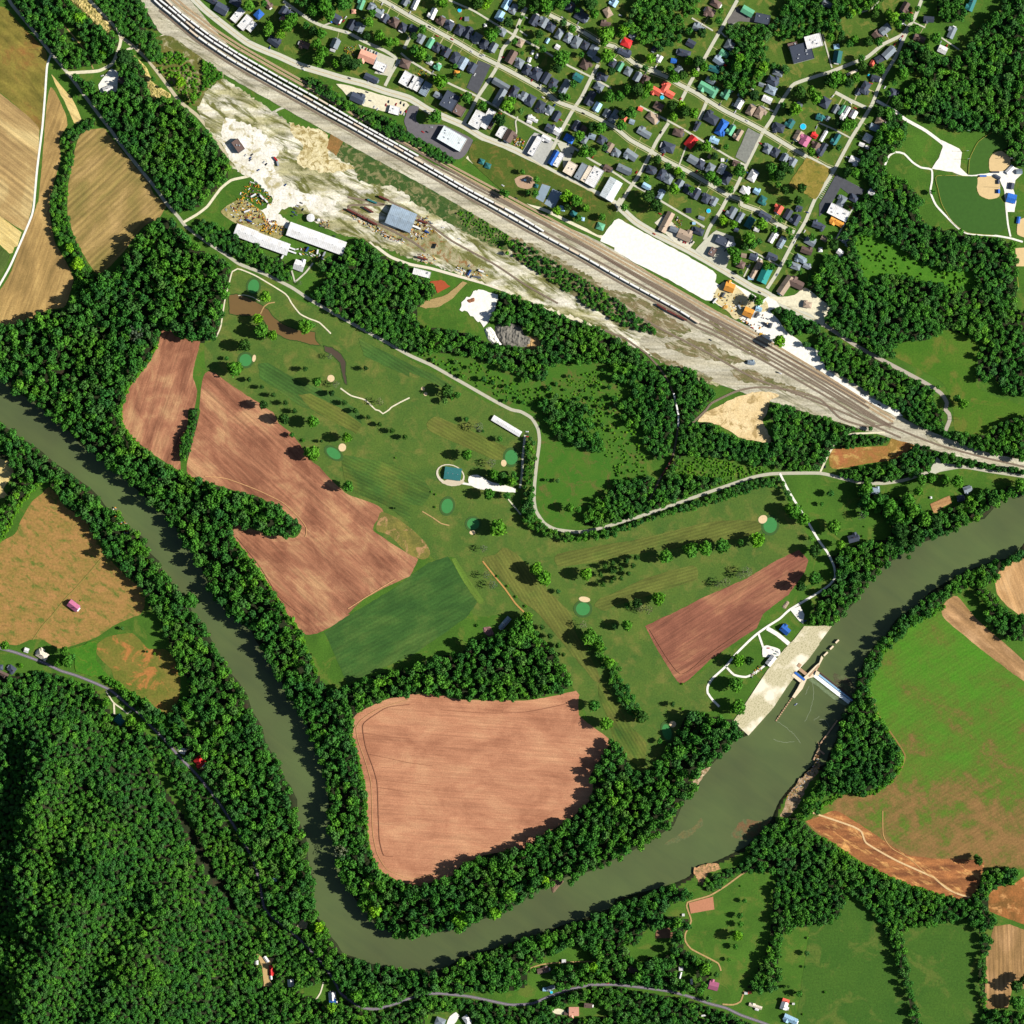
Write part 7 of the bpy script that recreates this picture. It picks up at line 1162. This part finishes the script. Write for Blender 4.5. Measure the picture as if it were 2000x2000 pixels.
def wood(name, s, label, rad=(4.6, 7.6), ht=(2.5, 3.4), spacing=None, bush=False, thin=0.0, clear=(), edge=3.0, gap=.66, holes=.9):
    """rad = crown radius in photograph pixels"""
    p = P(s); c = [P(q) for q in clear]; m = Mask(); m.poly(p)
    for q in c: m.poly(q, False)
    m.a &= ~BLK
    if not bush and thin < .2: WMASK.a |= m.a
    WOODN[0] += 1; r = random.Random(WOODN[0]*101)
    xs = [q[0] for q in p]; ys = [q[1] for q in p]; x0, x1, y0, y1 = max(-8, min(xs)), min(2008, max(xs)), max(-8, min(ys)), min(2008, max(ys))
    sp = spacing or (rad[0]+rad[1])/2*1.22; pts = []; cell = {}
    n = int((x1-x0)*(y1-y0)/(sp*sp)*3.2)
    for _ in range(n):
        x, y = r.uniform(x0, x1), r.uniform(y0, y1)
        if not m.at(min(max(x, 0), 1999), min(max(y, 0), 1999)): continue
        if thin and r.random() < thin: continue
        g1 = math.sin(x*.05+y*.031)+math.sin(x*.021-y*.06+1)
        g2 = math.sin(x*.23+y*.11+2*math.sin(y*.07))+math.sin(y*.27-x*.13+2*math.sin(x*.06))
        if g2 > holes and not bush and r.random() < .75: continue
        R = (rad[0]+(rad[1]-rad[0])*min(1, max(0, r.betavariate(2, 2)+.13*g1)))
        ci, cj = int(x//sp), int(y//sp); ok = True
        for a in (-1, 0, 1):
            for b in (-1, 0, 1):
                for qx, qy, qr in cell.get((ci+a, cj+b), ()):
                    if (qx-x)**2+(qy-y)**2 < ((R+qr)*gap)**2: ok = False; break
                if not ok: break
            if not ok: break
        if not ok: continue
        cell.setdefault((ci, cj), []).append((x, y, R)); pts.append((x, y, R))
    if not pts: return
    me = bpy.data.meshes.new(name); me.from_pydata([W(x, y)+(max(zt(x, y), -2),) for x, y, R in pts], [], [])
    sz = []; 
    for x, y, R in pts:
        k = R*M_; h = (k*r.uniform(ht[0]*1.12, ht[1]*1.36)/2.85) if not bush else k*r.uniform(.8, 1.3); sz += [k, k, h]
    me.attributes.new('size', 'FLOAT_VECTOR', 'POINT').data.foreach_set('vector', sz)
    me.attributes.new('turn', 'FLOAT', 'POINT').data.foreach_set('value', [r.uniform(0, 6.28) for _ in pts])
    ng, nv = GB_ if bush else GW_
    me.attributes.new('pick', 'INT', 'POINT').data.foreach_set('value', [r.randrange(nv) for _ in pts])
    o = link(name, me); md = o.modifiers.new('scatter', 'NODES'); md.node_group = ng; tag(o, label, kind='stuff'); print(name, len(pts))
    return o
me_ = bpy.data.meshes.new('garden_trees'); me_.from_pydata([W(t[0], t[1])+(max(0, zt(t[0], t[1])),) for t in SMALLT], [], []); _s = []
for t in SMALLT: q = t[2]*M_/4.83; _s += [q, q, q*3.4/2.85]
me_.attributes.new('size', 'FLOAT_VECTOR', 'POINT').data.foreach_set('vector', _s); me_.attributes.new('turn', 'FLOAT', 'POINT').data.foreach_set('value', [i*1.7 for i in range(len(SMALLT))]); me_.attributes.new('pick', 'INT', 'POINT').data.foreach_set('value', [i % 6 for i in range(len(SMALLT))])
_o = link('garden_trees', me_); _o.modifiers.new('scatter', 'NODES').node_group = GW_[0]; tag(_o, 'smallest garden and fairway trees scattered over town and golf course', kind='stuff')
BLK = BLOCK.a.copy()
RV = Mask(); RV.poly(RIVER); rbl = box_blur(RV.a.astype(float), 3); BLK |= False
# crowns may lean a little over the water but not stand in it
BLK &= ~(RV.a & (rbl < .72))
wood('woodland', 'A0 180 0 640 0 700 60 800 180 1080 310 1110 420 1030 560 870 620 640 650 560 560 450 440 200 180 120 -60 640 -60', 'wood between county road and gravel road in the north west corner', clear=('A0 530 170 640 200 720 280 800 380 840 520 760 480 640 400 600 260', 'A0 640 -60 800 -20 1085 280 1050 325 980 300 880 210 740 70'))
wood('woodland', 'A0 860 -60 1340 -60 1400 80 1590 230 1580 290 1500 300 1400 250 1350 200 1300 210 1540 400 1520 560 1430 570 1300 420 1130 300 1020 160', 'ragged wood right of the gravel road in the north west', rad=(3.2, 6), ht=(1.8, 2.6))
wood('woodland', 'A0 1210 500 1240 490 1340 640 1390 800 1420 950 1600 940 1700 980 1932 1250 B0 60 1290 160 1400 240 1560 210 1680 100 1800 0 1880 A0 1932 1880 A1 1860 30 1760 60 1680 60 A0 1640 1932 1560 1850 1440 1680 1250 1450 1100 1280 930 1030 800 860 700 720 860 780 930 900 1100 880 1170 780 1130 650', 'large dark wood north of the teardrop hay field', rad=(5, 8))
wood('hedgerow', 'A0 900 1120 800 1160 680 1220 570 1320 640 1450 600 1620 500 1800 475 1932 630 1932 640 1700 700 1500 705 1330 780 1250 880 1190', 'curved hedgerow between the two hay fields, upper part', rad=(3, 5.6), ht=(1.8, 2.8))
wood('hedgerow', 'A1 480 0 500 200 590 420 680 560 740 700 690 850 660 1000 760 900 900 700 780 500 690 280 625 0', 'curved hedgerow between the two hay fields, lower part', rad=(3.4, 6.2), ht=(1.9, 2.8))
wood('woodland', 'A1 -80 1180 120 1150 350 1040 480 1000 650 1000 700 850 780 760 900 680 1080 640 1200 480 1350 260 1500 150 1640 150 1760 330 1932 450 B1 230 560 230 800 185 900 150 1150 90 1260 0 1280 A1 1932 1300 1700 1250 1600 1170 1480 1300 1400 1480 1250 1680 1190 1800 1140 1932 A2 1140 0 1160 140 1280 290 1500 480 1700 590 1932 690 B2 200 750 400 810 500 830 700 940 850 1040 905 1130 850 1190 700 1190 500 1130 300 1080 240 1100 245 1180 350 1320 500 1520 640 1720 775 1920 B3 900 160 930 280 1050 550 1150 700 1270 730 1420 640 1640 570 1932 500 C3 200 430 500 350 600 260 720 220 830 210 900 160 1000 60 1040 0 1100 0 1180 150 1370 340 1500 560 1520 680 1400 740 1100 795 500 795 300 755 0 745 B3 1700 800 1500 890 1400 1000 1390 1180 1500 1600 1520 1932 B4 1540 200 1620 470 1800 575 1932 630 C4 220 600 500 440 700 340 1080 270 1250 155 1500 15 C3 1700 1760 1730 1620 1700 1540 1790 1400 1890 1190 1932 1200 D3 100 1350 180 1480 330 1480 470 1300 560 1180 640 1000 700 940 800 930 860 950 1100 1000 1250 1140 1120 1200 1000 1330 900 1440 770 1620 650 1780 480 1932 D4 560 60 220 270 80 350 C4 1932 400 1500 550 1200 690 820 910 480 1050 150 1090 0 1110 B4 1750 1080 1600 990 1530 870 1330 650 1290 510 1190 150 B3 1170 1800 1110 1400 960 1040 800 760 600 420 420 100 B2 230 1932 80 1760 A2 1932 1560 1850 1400 1580 1020 1250 720 900 430 600 150 430 30 A1 380 1900 90 1720 -80 1600', 'long riverside wood on the inner bank of the river', rad=(4.4, 10), ht=(3.0, 3.7), gap=.68)
wood('woodland', 'A3 -80 640 30 640 200 560 450 545 620 600 880 680 1000 860 1060 960 1200 1060 1330 1110 1500 1170 1700 1400 1932 1620 B3 100 1800 B4 500 500 520 650 600 920 860 1130 1100 1400 1240 1560 1260 1640 1380 1740 1480 1800 1640 1830 1932 1750 C4 120 1680 400 1665 900 1760 1180 1750 1320 1690 1500 1650 1720 1590 1932 1590 D4 300 1640 700 1710 950 1790 1280 1932 1300 2000 A4 -80 2000', 'dense wood covering the whole hill in the south west', rad=(3.0, 7.0), ht=(1.9, 3.1), gap=.68, holes=.75,
     clear=('A3 1380 1180 1440 1200 1560 1480 1760 1800 A4 1932 280 B4 110 520 360 880 540 1040 570 1260 540 1260 500 1060 330 920 80 600 A4 1880 380 1700 20 A3 1500 1540', 'B4 470 1250 660 1300 700 1340 640 1390 640 1580 530 1580 540 1400', 'B4 750 1470 880 1470 880 1590 760 1600', 'B4 860 1610 1090 1540 1130 1500 1240 1530 1270 1690 1240 1770 1120 1770 1060 1690 900 1640', 'A3 1040 720 1230 900 1210 960 1160 1060 1070 1050 1040 900', 'C4 130 1932 180 1830 420 1800 520 1740 600 1932', 'C4 1340 1780 1500 1730 1760 1720 1900 1840 1640 1890 1440 1850', 'B4 770 1932 900 1850 960 1932', 'A3 1440 1400 1540 1460 1620 1540 1560 1580 1480 1480', 'D4 260 1830 400 1870 360 1932'))
wood('woodland', 'A2 -60 100 0 130 100 200 300 330 520 510 720 650 850 740 930 820 1000 920 1130 980 1340 1200 1500 1430 1720 1760 1800 1880 A3 1932 100 B3 0 120 200 450 320 640 440 900 570 1200 700 1400 810 1620 870 1932 B4 960 200 980 470 1030 560 1020 720 1040 860 1180 1100 1300 1270 1580 1370 1932 1430 C4 330 1420 600 1270 1000 1150 1250 1080 1600 960 1932 830 D4 400 660 560 620 640 660 740 700 600 770 480 830 450 910 570 930 660 920 700 960 650 1080 640 1200 700 1290 860 1340 900 1420 860 1580 840 1660 700 1630 500 1590 200 1545 0 1545 C4 1720 1540 1500 1580 1400 1590 1320 1440 1130 1420 1090 1600 1250 1640 1000 1720 750 1690 560 1640 300 1620 0 1665 B4 1700 1740 1500 1760 1310 1640 1230 1500 1060 1270 900 1110 640 900 550 780 540 600 480 400 330 100 B3 200 1800 A3 1932 1530 1700 1310 1560 1150 1450 1040 1330 930 1200 800 1130 740 1250 720 1450 860 1560 980 1660 860 1720 790 1800 760 1780 600 1700 560 1650 400 1640 330 1560 180 1500 0 A2 1500 1932 1390 1830 1370 1720 1240 1600 1100 1440 990 1320 980 1240 860 1180 830 1080 700 1000 620 900 560 800 470 700 410 650 300 740 220 830 140 940 60 1080 0 1220 -60 1250 -60 1050 0 1000 60 850 130 640 100 500 0 450 -60 440', 'wood along the outer bank of the river', rad=(4.0, 9.2), ht=(2.6, 3.3), gap=.68,
     clear=('A3 1700 940 1830 1000 1932 1050 1932 1190 1840 1160 1760 1060', 'B3 0 1000 100 1030 60 1060 0 1070', 'C4 1080 1420 1340 1250 1550 1190 1700 1210 1790 1300 1800 1350 1450 1390 1200 1400 1100 1440', 'C4 850 1640 1080 1590 1260 1640 1300 1690 1150 1710 900 1680', 'D4 80 1160 200 1180 300 1030 330 1010 550 1010 560 1280 300 1320 250 1380 150 1300', 'B4 860 930 1000 920 1000 1040 860 1040', 'C4 480 1610 860 1620 1100 1700 900 1730 640 1680', 'D4 570 1380 770 1400 790 1540 640 1520', 'D4 850 1540 1010 1540 1010 1680 860 1660', 'C4 1240 1560 1480 1580 1420 1680 1260 1660'))
wood('hedgerow', 'A3 960 590 1100 620 1300 700 1560 960 1700 1120 1600 1150 1440 1010 1300 870 1150 740', 'bushy hedge along the hill road below the green pasture', rad=(2.6, 4.4), bush=True)
wood('woodland', 'D4 1320 170 1400 80 1540 20 1700 -20 1830 80 1932 180 E4 0 180 150 270 400 440 700 570 1050 700 1300 760 1430 760 1530 600 1540 500 1640 470 1800 460 1870 490 1830 580 1650 650 1590 750 1600 880 1650 960 1560 1050 1500 1040 1420 950 1150 970 980 1020 900 1000 770 1060 790 1180 840 1350 880 1560 920 1700 960 1932 890 1932 820 1650 760 1450 700 1200 600 1000 480 860 270 660 250 740 170 930 60 1000 0 1000 D4 1860 980 1800 1020 1700 1010 1580 1080 1540 1200 1560 1500 1500 1620 1300 1620 1260 1590 1400 1350 1480 1100 1500 700 1550 500 1420 480 1200 490 1250 400', 'branching belt of wood across the south east meadows', rad=(4, 7.4), ht=(2.3, 3.1))
wood('hedgerow', 'E4 1500 1070 1620 1110 1600 1250 1560 1650 1570 1800 1932 1830 2000 1830 2000 1990 1480 1990 1500 1650 1510 1300', 'hedgerow left of the brown stubble field', rad=(3.6, 6.4), ht=(2.4, 3.2))
wood('woodland', 'E2 2000 1230 1850 1390 1600 1450 1250 1600 950 1830 830 1932 E3 720 60 620 220 500 330 430 450 360 600 330 760 300 830 240 950 200 1010 170 1180 100 1300 60 1430 0 1500 0 1720 100 1700 260 1660 400 1690 530 1640 680 1540 770 1370 720 1200 600 1040 500 830 470 650 540 500 640 330 800 150 980 60 E2 1060 1932 1180 1790 1330 1700 1480 1640 1600 1700 1680 1800 1750 1900 1932 1960 2000 2000 E2 2000 2020 E3 1900 240 1780 230 1650 130 1560 20 E2 1560 1800 1440 1780 1480 1700 1680 1600 1780 1460 1900 1430 2000 1410', 'river wood round the eastern pasture', rad=(4.6, 7.6), ht=(2.4, 3.3), clear=('E2 1060 1932 1200 1780 1340 1720 1500 1740 1600 1900',))
wood('hedgerow', 'E3 1580 1490 1700 1500 2000 1580 2000 1650 1700 1600 1600 1570', 'short hedge inside the eastern pasture at the right edge', rad=(3, 4.4), ht=(2, 2.8))
wood('woodland', 'D3 1932 1540 1850 1700 1780 1800 1700 1932 D4 1560 100 1400 140 1240 270 1320 300 1500 200 1700 0 E4 0 -60 E3 0 1800', 'shaggy river bank wood opposite the lock', rad=(3.4, 6), thin=.3)
wood('hedgerow', 'D4 840 600 900 560 1000 500 1100 480 1180 440 1260 330 1300 360 1290 430 1180 500 1060 560 1010 650 900 670 850 670', 'small thicket above the dirt lane at the river', rad=(3, 5), ht=(1.8, 2.4))
wood('woodland', 'E2 2000 780 1932 810 1780 830 1640 940 1430 1060 1160 1190 930 1270 760 1380 470 1640 370 1780 230 1932 E3 110 100 0 90 D3 1932 110 1830 60 D2 1900 1860 1932 1780 E2 0 1760 60 1680 130 1640 170 1560 110 1400 250 1330 340 1270 500 1250 620 1230 700 1130 650 1050 560 960 430 900 420 1000 380 900 380 720 450 690 560 770 600 800 700 900 760 820 850 850 930 900 1000 1000 1080 1000 1250 940 1400 850 1560 760 1680 800 1780 730 1932 730 2000 720', 'wood on the north bank of the river in the east', rad=(4.8, 7.8), ht=(2.4, 3.2), thin=.1)
wood('woodland', 'E2 180 280 400 240 650 280 620 320 400 345 200 360', 'strip of trees above the half bare field', rad=(3.2, 5.4)); wood('woodland', 'E2 180 600 420 550 600 540 720 480 850 400 900 330 1050 310 1150 370 1400 470 1932 560 2000 580 2000 620 1650 590 1400 550 1170 500 1110 440 1020 580 800 650 600 680 400 680 250 650', 'belt of trees between railway and county road in the east', rad=(4, 6.6)); wood('woodland', 'E2 -20 0 140 0 370 150 370 190 180 280 100 380 40 500 -20 560 D2 1932 560 1600 560 1400 520 1200 520 1000 440 900 440 700 430 620 450 560 600 500 640 520 500 600 300 610 250 760 130 900 120 980 200 1200 290 1470 350 1500 200 1480 60 1460 0 D1 1520 1880 1620 1800 1760 1860 1932 1932', 'wood south of the rail junction', rad=(4, 7), ht=(2.2, 3.0), clear=('D2 620 450 1250 470 1250 560 700 640 580 600',))
wood('woodland', 'E1 1160 1700 1100 1750 1060 1800 1100 1932 E2 1150 0 1160 230 1100 210 940 140 820 70 900 0 E1 1060 1932 1040 1760', 'thicket at the foot of the east road', rad=(3.6, 5.6)); wood('woodland', 'E2 1160 215 1300 220 1600 250 1650 150 1800 80 2000 60 2000 490 1700 420 1500 380 1330 330 1190 270', 'wood above the railway at the right edge', rad=(4.4, 7))
wood('woodland', 'D2 0 0 580 0 580 200 540 280 520 420 400 470 290 320 280 150 130 150 80 60 0 -40 D1 0 1240 200 1370 330 1470 420 1580 490 1700 530 1850 560 1932 0 1932 C1 1932 1500 1932 1210', 'wood beside the old spur', rad=(4.4, 7.4), ht=(2.2, 3), thin=.15, clear=('D1 0 1640 160 1680 180 1800 60 1860 0 1800', 'D2 0 100 120 160 280 160 290 320 400 470 420 560 300 640 0 660'))
wood('woodland', 'D2 -20 690 380 640 420 700 500 640 750 620 1050 665 900 740 700 800 500 880 350 950 200 1000 0 1060 C2 1932 1060 1780 1080 1640 1080 1640 1030 1750 850 1932 760', 'tree belt north of the county road curve', rad=(4, 6.8), ht=(2.2, 3))
wood('hedgerow', 'D2 0 1110 200 1070 400 1010 560 930 900 820 1250 690 1450 650 1600 640 1600 750 1450 720 1200 790 900 890 700 950 400 1010 150 1130 0 1140', 'hedge between the county road and the eastern fairway', rad=(3.2, 5.2), ht=(1.8, 2.6))
wood('hedgerow', 'C2 1100 270 1190 280 1185 560 1150 900 1170 980 1260 1090 1400 1150 1600 1180 1932 1130 D2 20 1110 C2 1932 1190 1500 1240 1320 1210 1100 1080 1060 980 1090 700', 'long hedge of trees beside the golf lane', rad=(3.8, 6), ht=(2.4, 3.2))
wood('woodland', 'C2 1280 -40 1700 -40 1720 100 1830 350 1800 420 1650 360 1400 270 1300 130 C1 1200 1800 1600 1880', 'grove of big trees inside the road bend', rad=(5, 8), ht=(2.2, 2.8)); wood('thicket', 'C2 750 570 1010 650 1020 700 850 680 740 610', 'trees north of the clubhouse parking lot', rad=(3.4, 5))
wood('woodland', 'B1 1250 480 1380 380 1480 320 1600 430 1750 520 1932 590 C1 0 590 30 680 180 710 240 830 80 960 60 1060 100 1150 200 1160 500 1200 700 1290 900 1340 1200 1370 1260 1320 1180 1200 1040 1150 740 1110 870 850 1100 880 1300 960 1600 1110 1932 1210 C1 1932 1480 1500 1490 1300 1520 1280 1640 1100 1660 950 1560 800 1480 500 1420 300 1390 0 1370 B1 1932 1380 1700 1270 1300 1060 1000 880 1120 720 1180 640 1050 560', 'long wood north of the golf course and county road', rad=(4.2, 7.4), ht=(2.2, 3), thin=.05)
wood('thicket', 'C1 0 1390 300 1430 500 1500 1000 1700 1300 1700 1500 1520 1932 1520 D1 0 1500 D2 0 100 C2 1932 200 1800 200 1700 0 C1 1600 1900 1100 1900 900 1850 500 1640 100 1450', 'open brush with scattered small trees north of the road bend', rad=(2.6, 5.2), spacing=14, thin=.8, ht=(2, 2.8), gap=1.5); wood('brush', 'C1 0 1380 600 1480 1000 1690 1300 1700 1932 1500 D2 280 400 300 640 0 680 C2 1932 500 1800 400 1720 100 1600 -20 C1 1100 1900 900 1850 500 1640 100 1450', 'low green brush among the scattered small trees', rad=(1.0, 2.4), spacing=5.5, bush=True, thin=.85)
wood('thicket', 'C1 980 340 1130 330 1300 430 1740 700 D1 0 860 380 1180 380 1220 0 1120 C1 1932 1090 1700 960 1400 760 1200 640 980 480', 'bushes on the bank between the tracks', rad=(2, 4.2), spacing=6.2, ht=(1.6, 2.4), thin=.25); wood('thicket', 'D1 400 1280 580 1265 580 1320 480 1320', 'bushes inside the loop of the service road', rad=(1.6, 3), bush=True)
wood('woodland', 'D1 440 1540 600 1520 800 1600 880 1720 940 1800 870 1880 800 1932 D2 740 100 620 230 D1 620 1932 590 1760 500 1620', 'wood right of the old spur', rad=(4, 6.6), ht=(2.2, 2.9))
wood('woodland', 'D1 1530 1000 1600 970 1750 1050 1890 1100 1932 1180 1932 1350 1780 1310 1640 1220 E1 0 1200 300 1350 700 1550 1000 1710 1060 1800 1040 1932 750 1932 400 1760 250 1680 80 1560 0 1440 D1 1700 1260', 'belt of trees between the white lot and the east road', rad=(4, 6.8), ht=(2, 2.8))
wood('hedgerow', 'D1 320 640 620 820 850 950 980 1050 880 1010 600 850 330 690', 'thin hedge between the rail yard and the big white lot', rad=(1.8, 3), bush=True)
wood('woodland', 'E1 350 -20 950 -20 930 80 1030 210 1300 250 1400 290 1700 320 1830 390 1860 500 1850 900 1870 1010 2000 1010 2000 1790 1780 1800 1650 1620 1500 1680 1480 1400 1600 1300 1400 1260 1250 1190 1160 1170 1080 1260 720 1300 700 1450 650 1440 500 1380 300 1260 100 1150 60 1080 110 980 0 880 D1 1932 850 1850 800 1830 700 1932 650 E1 0 560 80 480 200 500 300 430 330 300 220 320 300 150', 'broad wood and brush east of the town', rad=(4, 8.2), ht=(1.8, 2.8), thin=.12, holes=.6, clear=('E1 320 300 500 260 720 380 1000 560 1450 640 1500 760 1300 800 900 700 640 640 460 760 380 560',)); wood('brush', 'E1 320 300 500 260 720 380 1000 560 1450 640 1500 760 1300 800 900 700 640 640 460 760 380 560', 'bright low brush in the middle of the eastern wood', rad=(1.0, 3), spacing=6, bush=True, thin=.85)
wood('woodland', 'E0 830 400 1000 400 1080 540 1300 560 1400 480 1480 300 1600 200 1720 100 1750 -40 2000 -40 2000 1490 1930 1560 1800 1500 1720 1400 1650 1240 1350 1220 1200 1200 1100 1150 900 1080 800 1020 700 960 780 880 900 800 800 700 760 650 740 560 800 500', 'great wood in the north east corner', rad=(4.6, 9.4), ht=(2, 2.9), thin=.06, holes=.7, clear=('E0 1100 320 1330 380 1400 480 1250 480 1150 400', 'E0 1280 600 1400 640 1400 720 1290 700', 'E0 820 700 1000 640 1020 700 900 800')); wood('woodland', 'E0 1090 -40 1400 -40 1380 120 1320 200 1200 210 1130 150', 'grove at the top edge left of the teal roof', rad=(4.6, 7))
wood('woodland', 'E0 580 1030 680 1050 800 1130 820 1250 780 1350 700 1400 620 1560 640 1620 760 1700 820 1720 950 1850 970 1932 E1 930 20 400 20 E0 400 1850 490 1760 390 1600 370 1430 500 1390 600 1200', 'wood between the town edge and the ball fields', rad=(4.4, 7.4), ht=(2, 2.8)); wood('woodland', 'E0 -40 100 140 60 200 200 180 290 0 300 D0 1900 200', 'grove above the school', rad=(4.6, 7))
wood('woodland', 'D0 170 100 250 -40 800 -40 780 120 650 170 640 260 600 420 480 440 400 500 300 420 200 380 160 340 100 280 130 180', 'dark town wood near the top edge', rad=(4.6, 7.6), ht=(2, 2.7)); wood('woodland', 'D0 1080 240 1200 250 1500 240 1600 100 1640 -40 1932 -40 1932 330 1780 330 1650 350 1560 420 1400 500 1500 620 1640 660 1580 710 1450 650 1380 720 1300 830 1100 840 960 720 1060 600 1050 560 1160 420 1060 340', 'wood between the cross street and the school', rad=(4.2, 7), ht=(2, 2.7), thin=.12, clear=('D0 1400 400 1560 350 1600 600 1500 560',)); wood('woodland', 'D0 1780 -40 1932 -40 E0 600 -40 560 80 400 120 300 180 100 60', 'wood along the top edge above the school', rad=(4.2, 7), thin=.25)
wood('woodland', 'C0 1150 -40 1750 -40 1780 60 1700 40 1500 30 1350 100 1250 150 1120 80', 'garden trees along the top edge in mid town', rad=(4, 6.6), thin=.15); wood('woodland', 'B0 850 -40 1380 -40 1380 80 1250 60 1150 150 1000 120 870 50', 'garden trees at the top edge left of the teal roof', rad=(4, 6.4), thin=.3)
wood('hedgerow', 'B0 930 740 1050 740 1250 880 1350 960 1480 1030 1750 1120 1932 1250 1932 1360 1700 1260 1450 1090 1200 960 1000 830', 'hedgerow between the parked trains and main street, left part', rad=(3, 5.2), ht=(1.8, 2.6)); wood('hedgerow', 'C0 0 1240 300 1420 440 1520 400 1550 250 1490 100 1410 0 1330', 'hedgerow between the parked trains and main street, right part', rad=(2.6, 4.2), ht=(1.4, 2))
wood('hedgerow', 'B1 -20 190 120 180 250 280 420 380 560 380 700 430 690 500 820 600 800 730 700 720 450 560 200 430 0 330 A1 1850 260 1800 220 1932 140', 'hedgerow along the county road below the white sheds', rad=(3.4, 5.6), ht=(2, 2.8)); wood('hedgerow', 'A2 1780 0 1870 0 1850 150 1790 400 1740 490 1690 470 1710 280 1770 200 A1 1810 1932', 'narrow hedgerow between the two western tilled fields', rad=(2.6, 4), ht=(2.6, 3.4))
wood('hedgerow', 'C3 1640 170 1780 180 1850 350 1932 500 D3 20 440 100 650 200 800 300 980 220 1020 60 830 0 700 C3 1880 600 1780 400 1700 320', 'row of trees between the two southern fairways', rad=(4, 6), ht=(2, 2.7))
wood('brush', 'D2 640 460 900 450 1200 530 1500 560 1500 600 1250 640 900 740 560 630', 'low green brush in the marshy hollow', rad=(1.2, 2.4), spacing=5, bush=True, thin=.6); wood('brush', 'D2 900 0 960 60 1000 200 1200 290 1470 320 1500 400 1300 420 1000 300', 'green brush along the edge of the sandy fill', rad=(1.4, 3), bush=True); sheet('meadow', 'A3 640 330 800 280 920 250 900 420 980 520 1040 620 900 590 720 540 700 420', patch_mat('bright_weeds', (58, 116, 20), (74, 128, 28), (100, 124, 36), .06, .12, .6), 'bright green weeds at the corner of the green pasture', jit=1.5)
wood('brush', 'A0 1500 500 1700 480 1850 620 1900 900 1800 1000 1650 820 1480 640', 'scattered bushes on the weedy ground', rad=(1.4, 3.6), spacing=6, bush=True, thin=.55); wood('brush', 'C1 440 70 600 60 760 140 960 280 900 430 700 330 520 200', 'scattered bushes in the scrub beside the tracks', rad=(1, 2.2), spacing=5, bush=True, thin=.6); wood('brush', 'B0 -20 560 140 640 170 720 60 790 -20 850', 'bushes at the left end of the waste ground', rad=(2, 4), bush=True)
# bright weedy edges of woods along the river fields are brush too
def edge_brush(s, label, w=3.2, n=2.2):
    p = densify(catmull(P(s), False), n, False); r = random.Random(len(s)); pts = []
    for x, y in p:
        for _ in range(2): pts.append((x+r.uniform(-w, w), y+r.uniform(-w, w), r.uniform(1.4, 2.8)))
    me = bpy.data.meshes.new('brush'); me.from_pydata([W(x, y)+(max(zt(x, y), -2),) for x, y, R in pts], [], []); sz = []
    for x, y, R in pts: sz += [R*M_, R*M_, R*M_*r.uniform(.7, 1.2)]
    me.attributes.new('size', 'FLOAT_VECTOR', 'POINT').data.foreach_set('vector', sz); me.attributes.new('turn', 'FLOAT', 'POINT').data.foreach_set('value', [r.uniform(0, 6.28) for _ in pts]); me.attributes.new('pick', 'INT', 'POINT').data.foreach_set('value', [r.randrange(3) for _ in pts])
    o = link('brush', me); o.modifiers.new('scatter', 'NODES').node_group = GB_[0]; tag(o, label, kind='stuff')
edge_brush('A1 1490 1300 1390 1480 1240 1670 1180 1790 1135 1932 A2 1135 10 1150 140 1270 300 1490 490 1690 600 1932 700', 'weedy bright edge of the small western tilled field')
edge_brush('B2 240 1190 345 1320 495 1520 635 1720 770 1930 B3 900 170 940 300 1060 560', 'weedy bright edge of the forked tilled field')
edge_brush('B3 1390 1000 1375 1100 1440 1350 1490 1550 1515 1800 1520 1932 B4 1530 160 1570 360 1630 480 1770 580 1932 640', 'weedy bright edge of the rounded tilled field')
edge_brush('E2 1180 1860 1050 1932 E3 990 30 810 130 600 350 510 560 470 650 480 810 600 1040 770 1330 760 1440 670 1570 520 1670 400 1700 260 1670 0 1830', 'weedy bright edge of the eastern pasture', 4)
edge_brush('E4 0 170 150 260 400 430 700 570 1050 700 1300 760', 'weedy edge below the scorched soil', 4); edge_brush('A2 400 660 220 850 110 1040 0 1240', 'bright weedy edge at the top of the dry pasture', 4)
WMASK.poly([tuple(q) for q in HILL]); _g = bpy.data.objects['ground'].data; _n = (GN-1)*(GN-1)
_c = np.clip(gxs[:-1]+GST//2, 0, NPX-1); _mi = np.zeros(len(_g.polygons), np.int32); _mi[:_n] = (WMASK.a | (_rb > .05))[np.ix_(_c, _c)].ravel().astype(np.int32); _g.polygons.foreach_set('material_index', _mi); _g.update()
resolve_labels()
print('things', sum(1 for o in C.objects if o.parent is None), 'objects', len(C.objects))
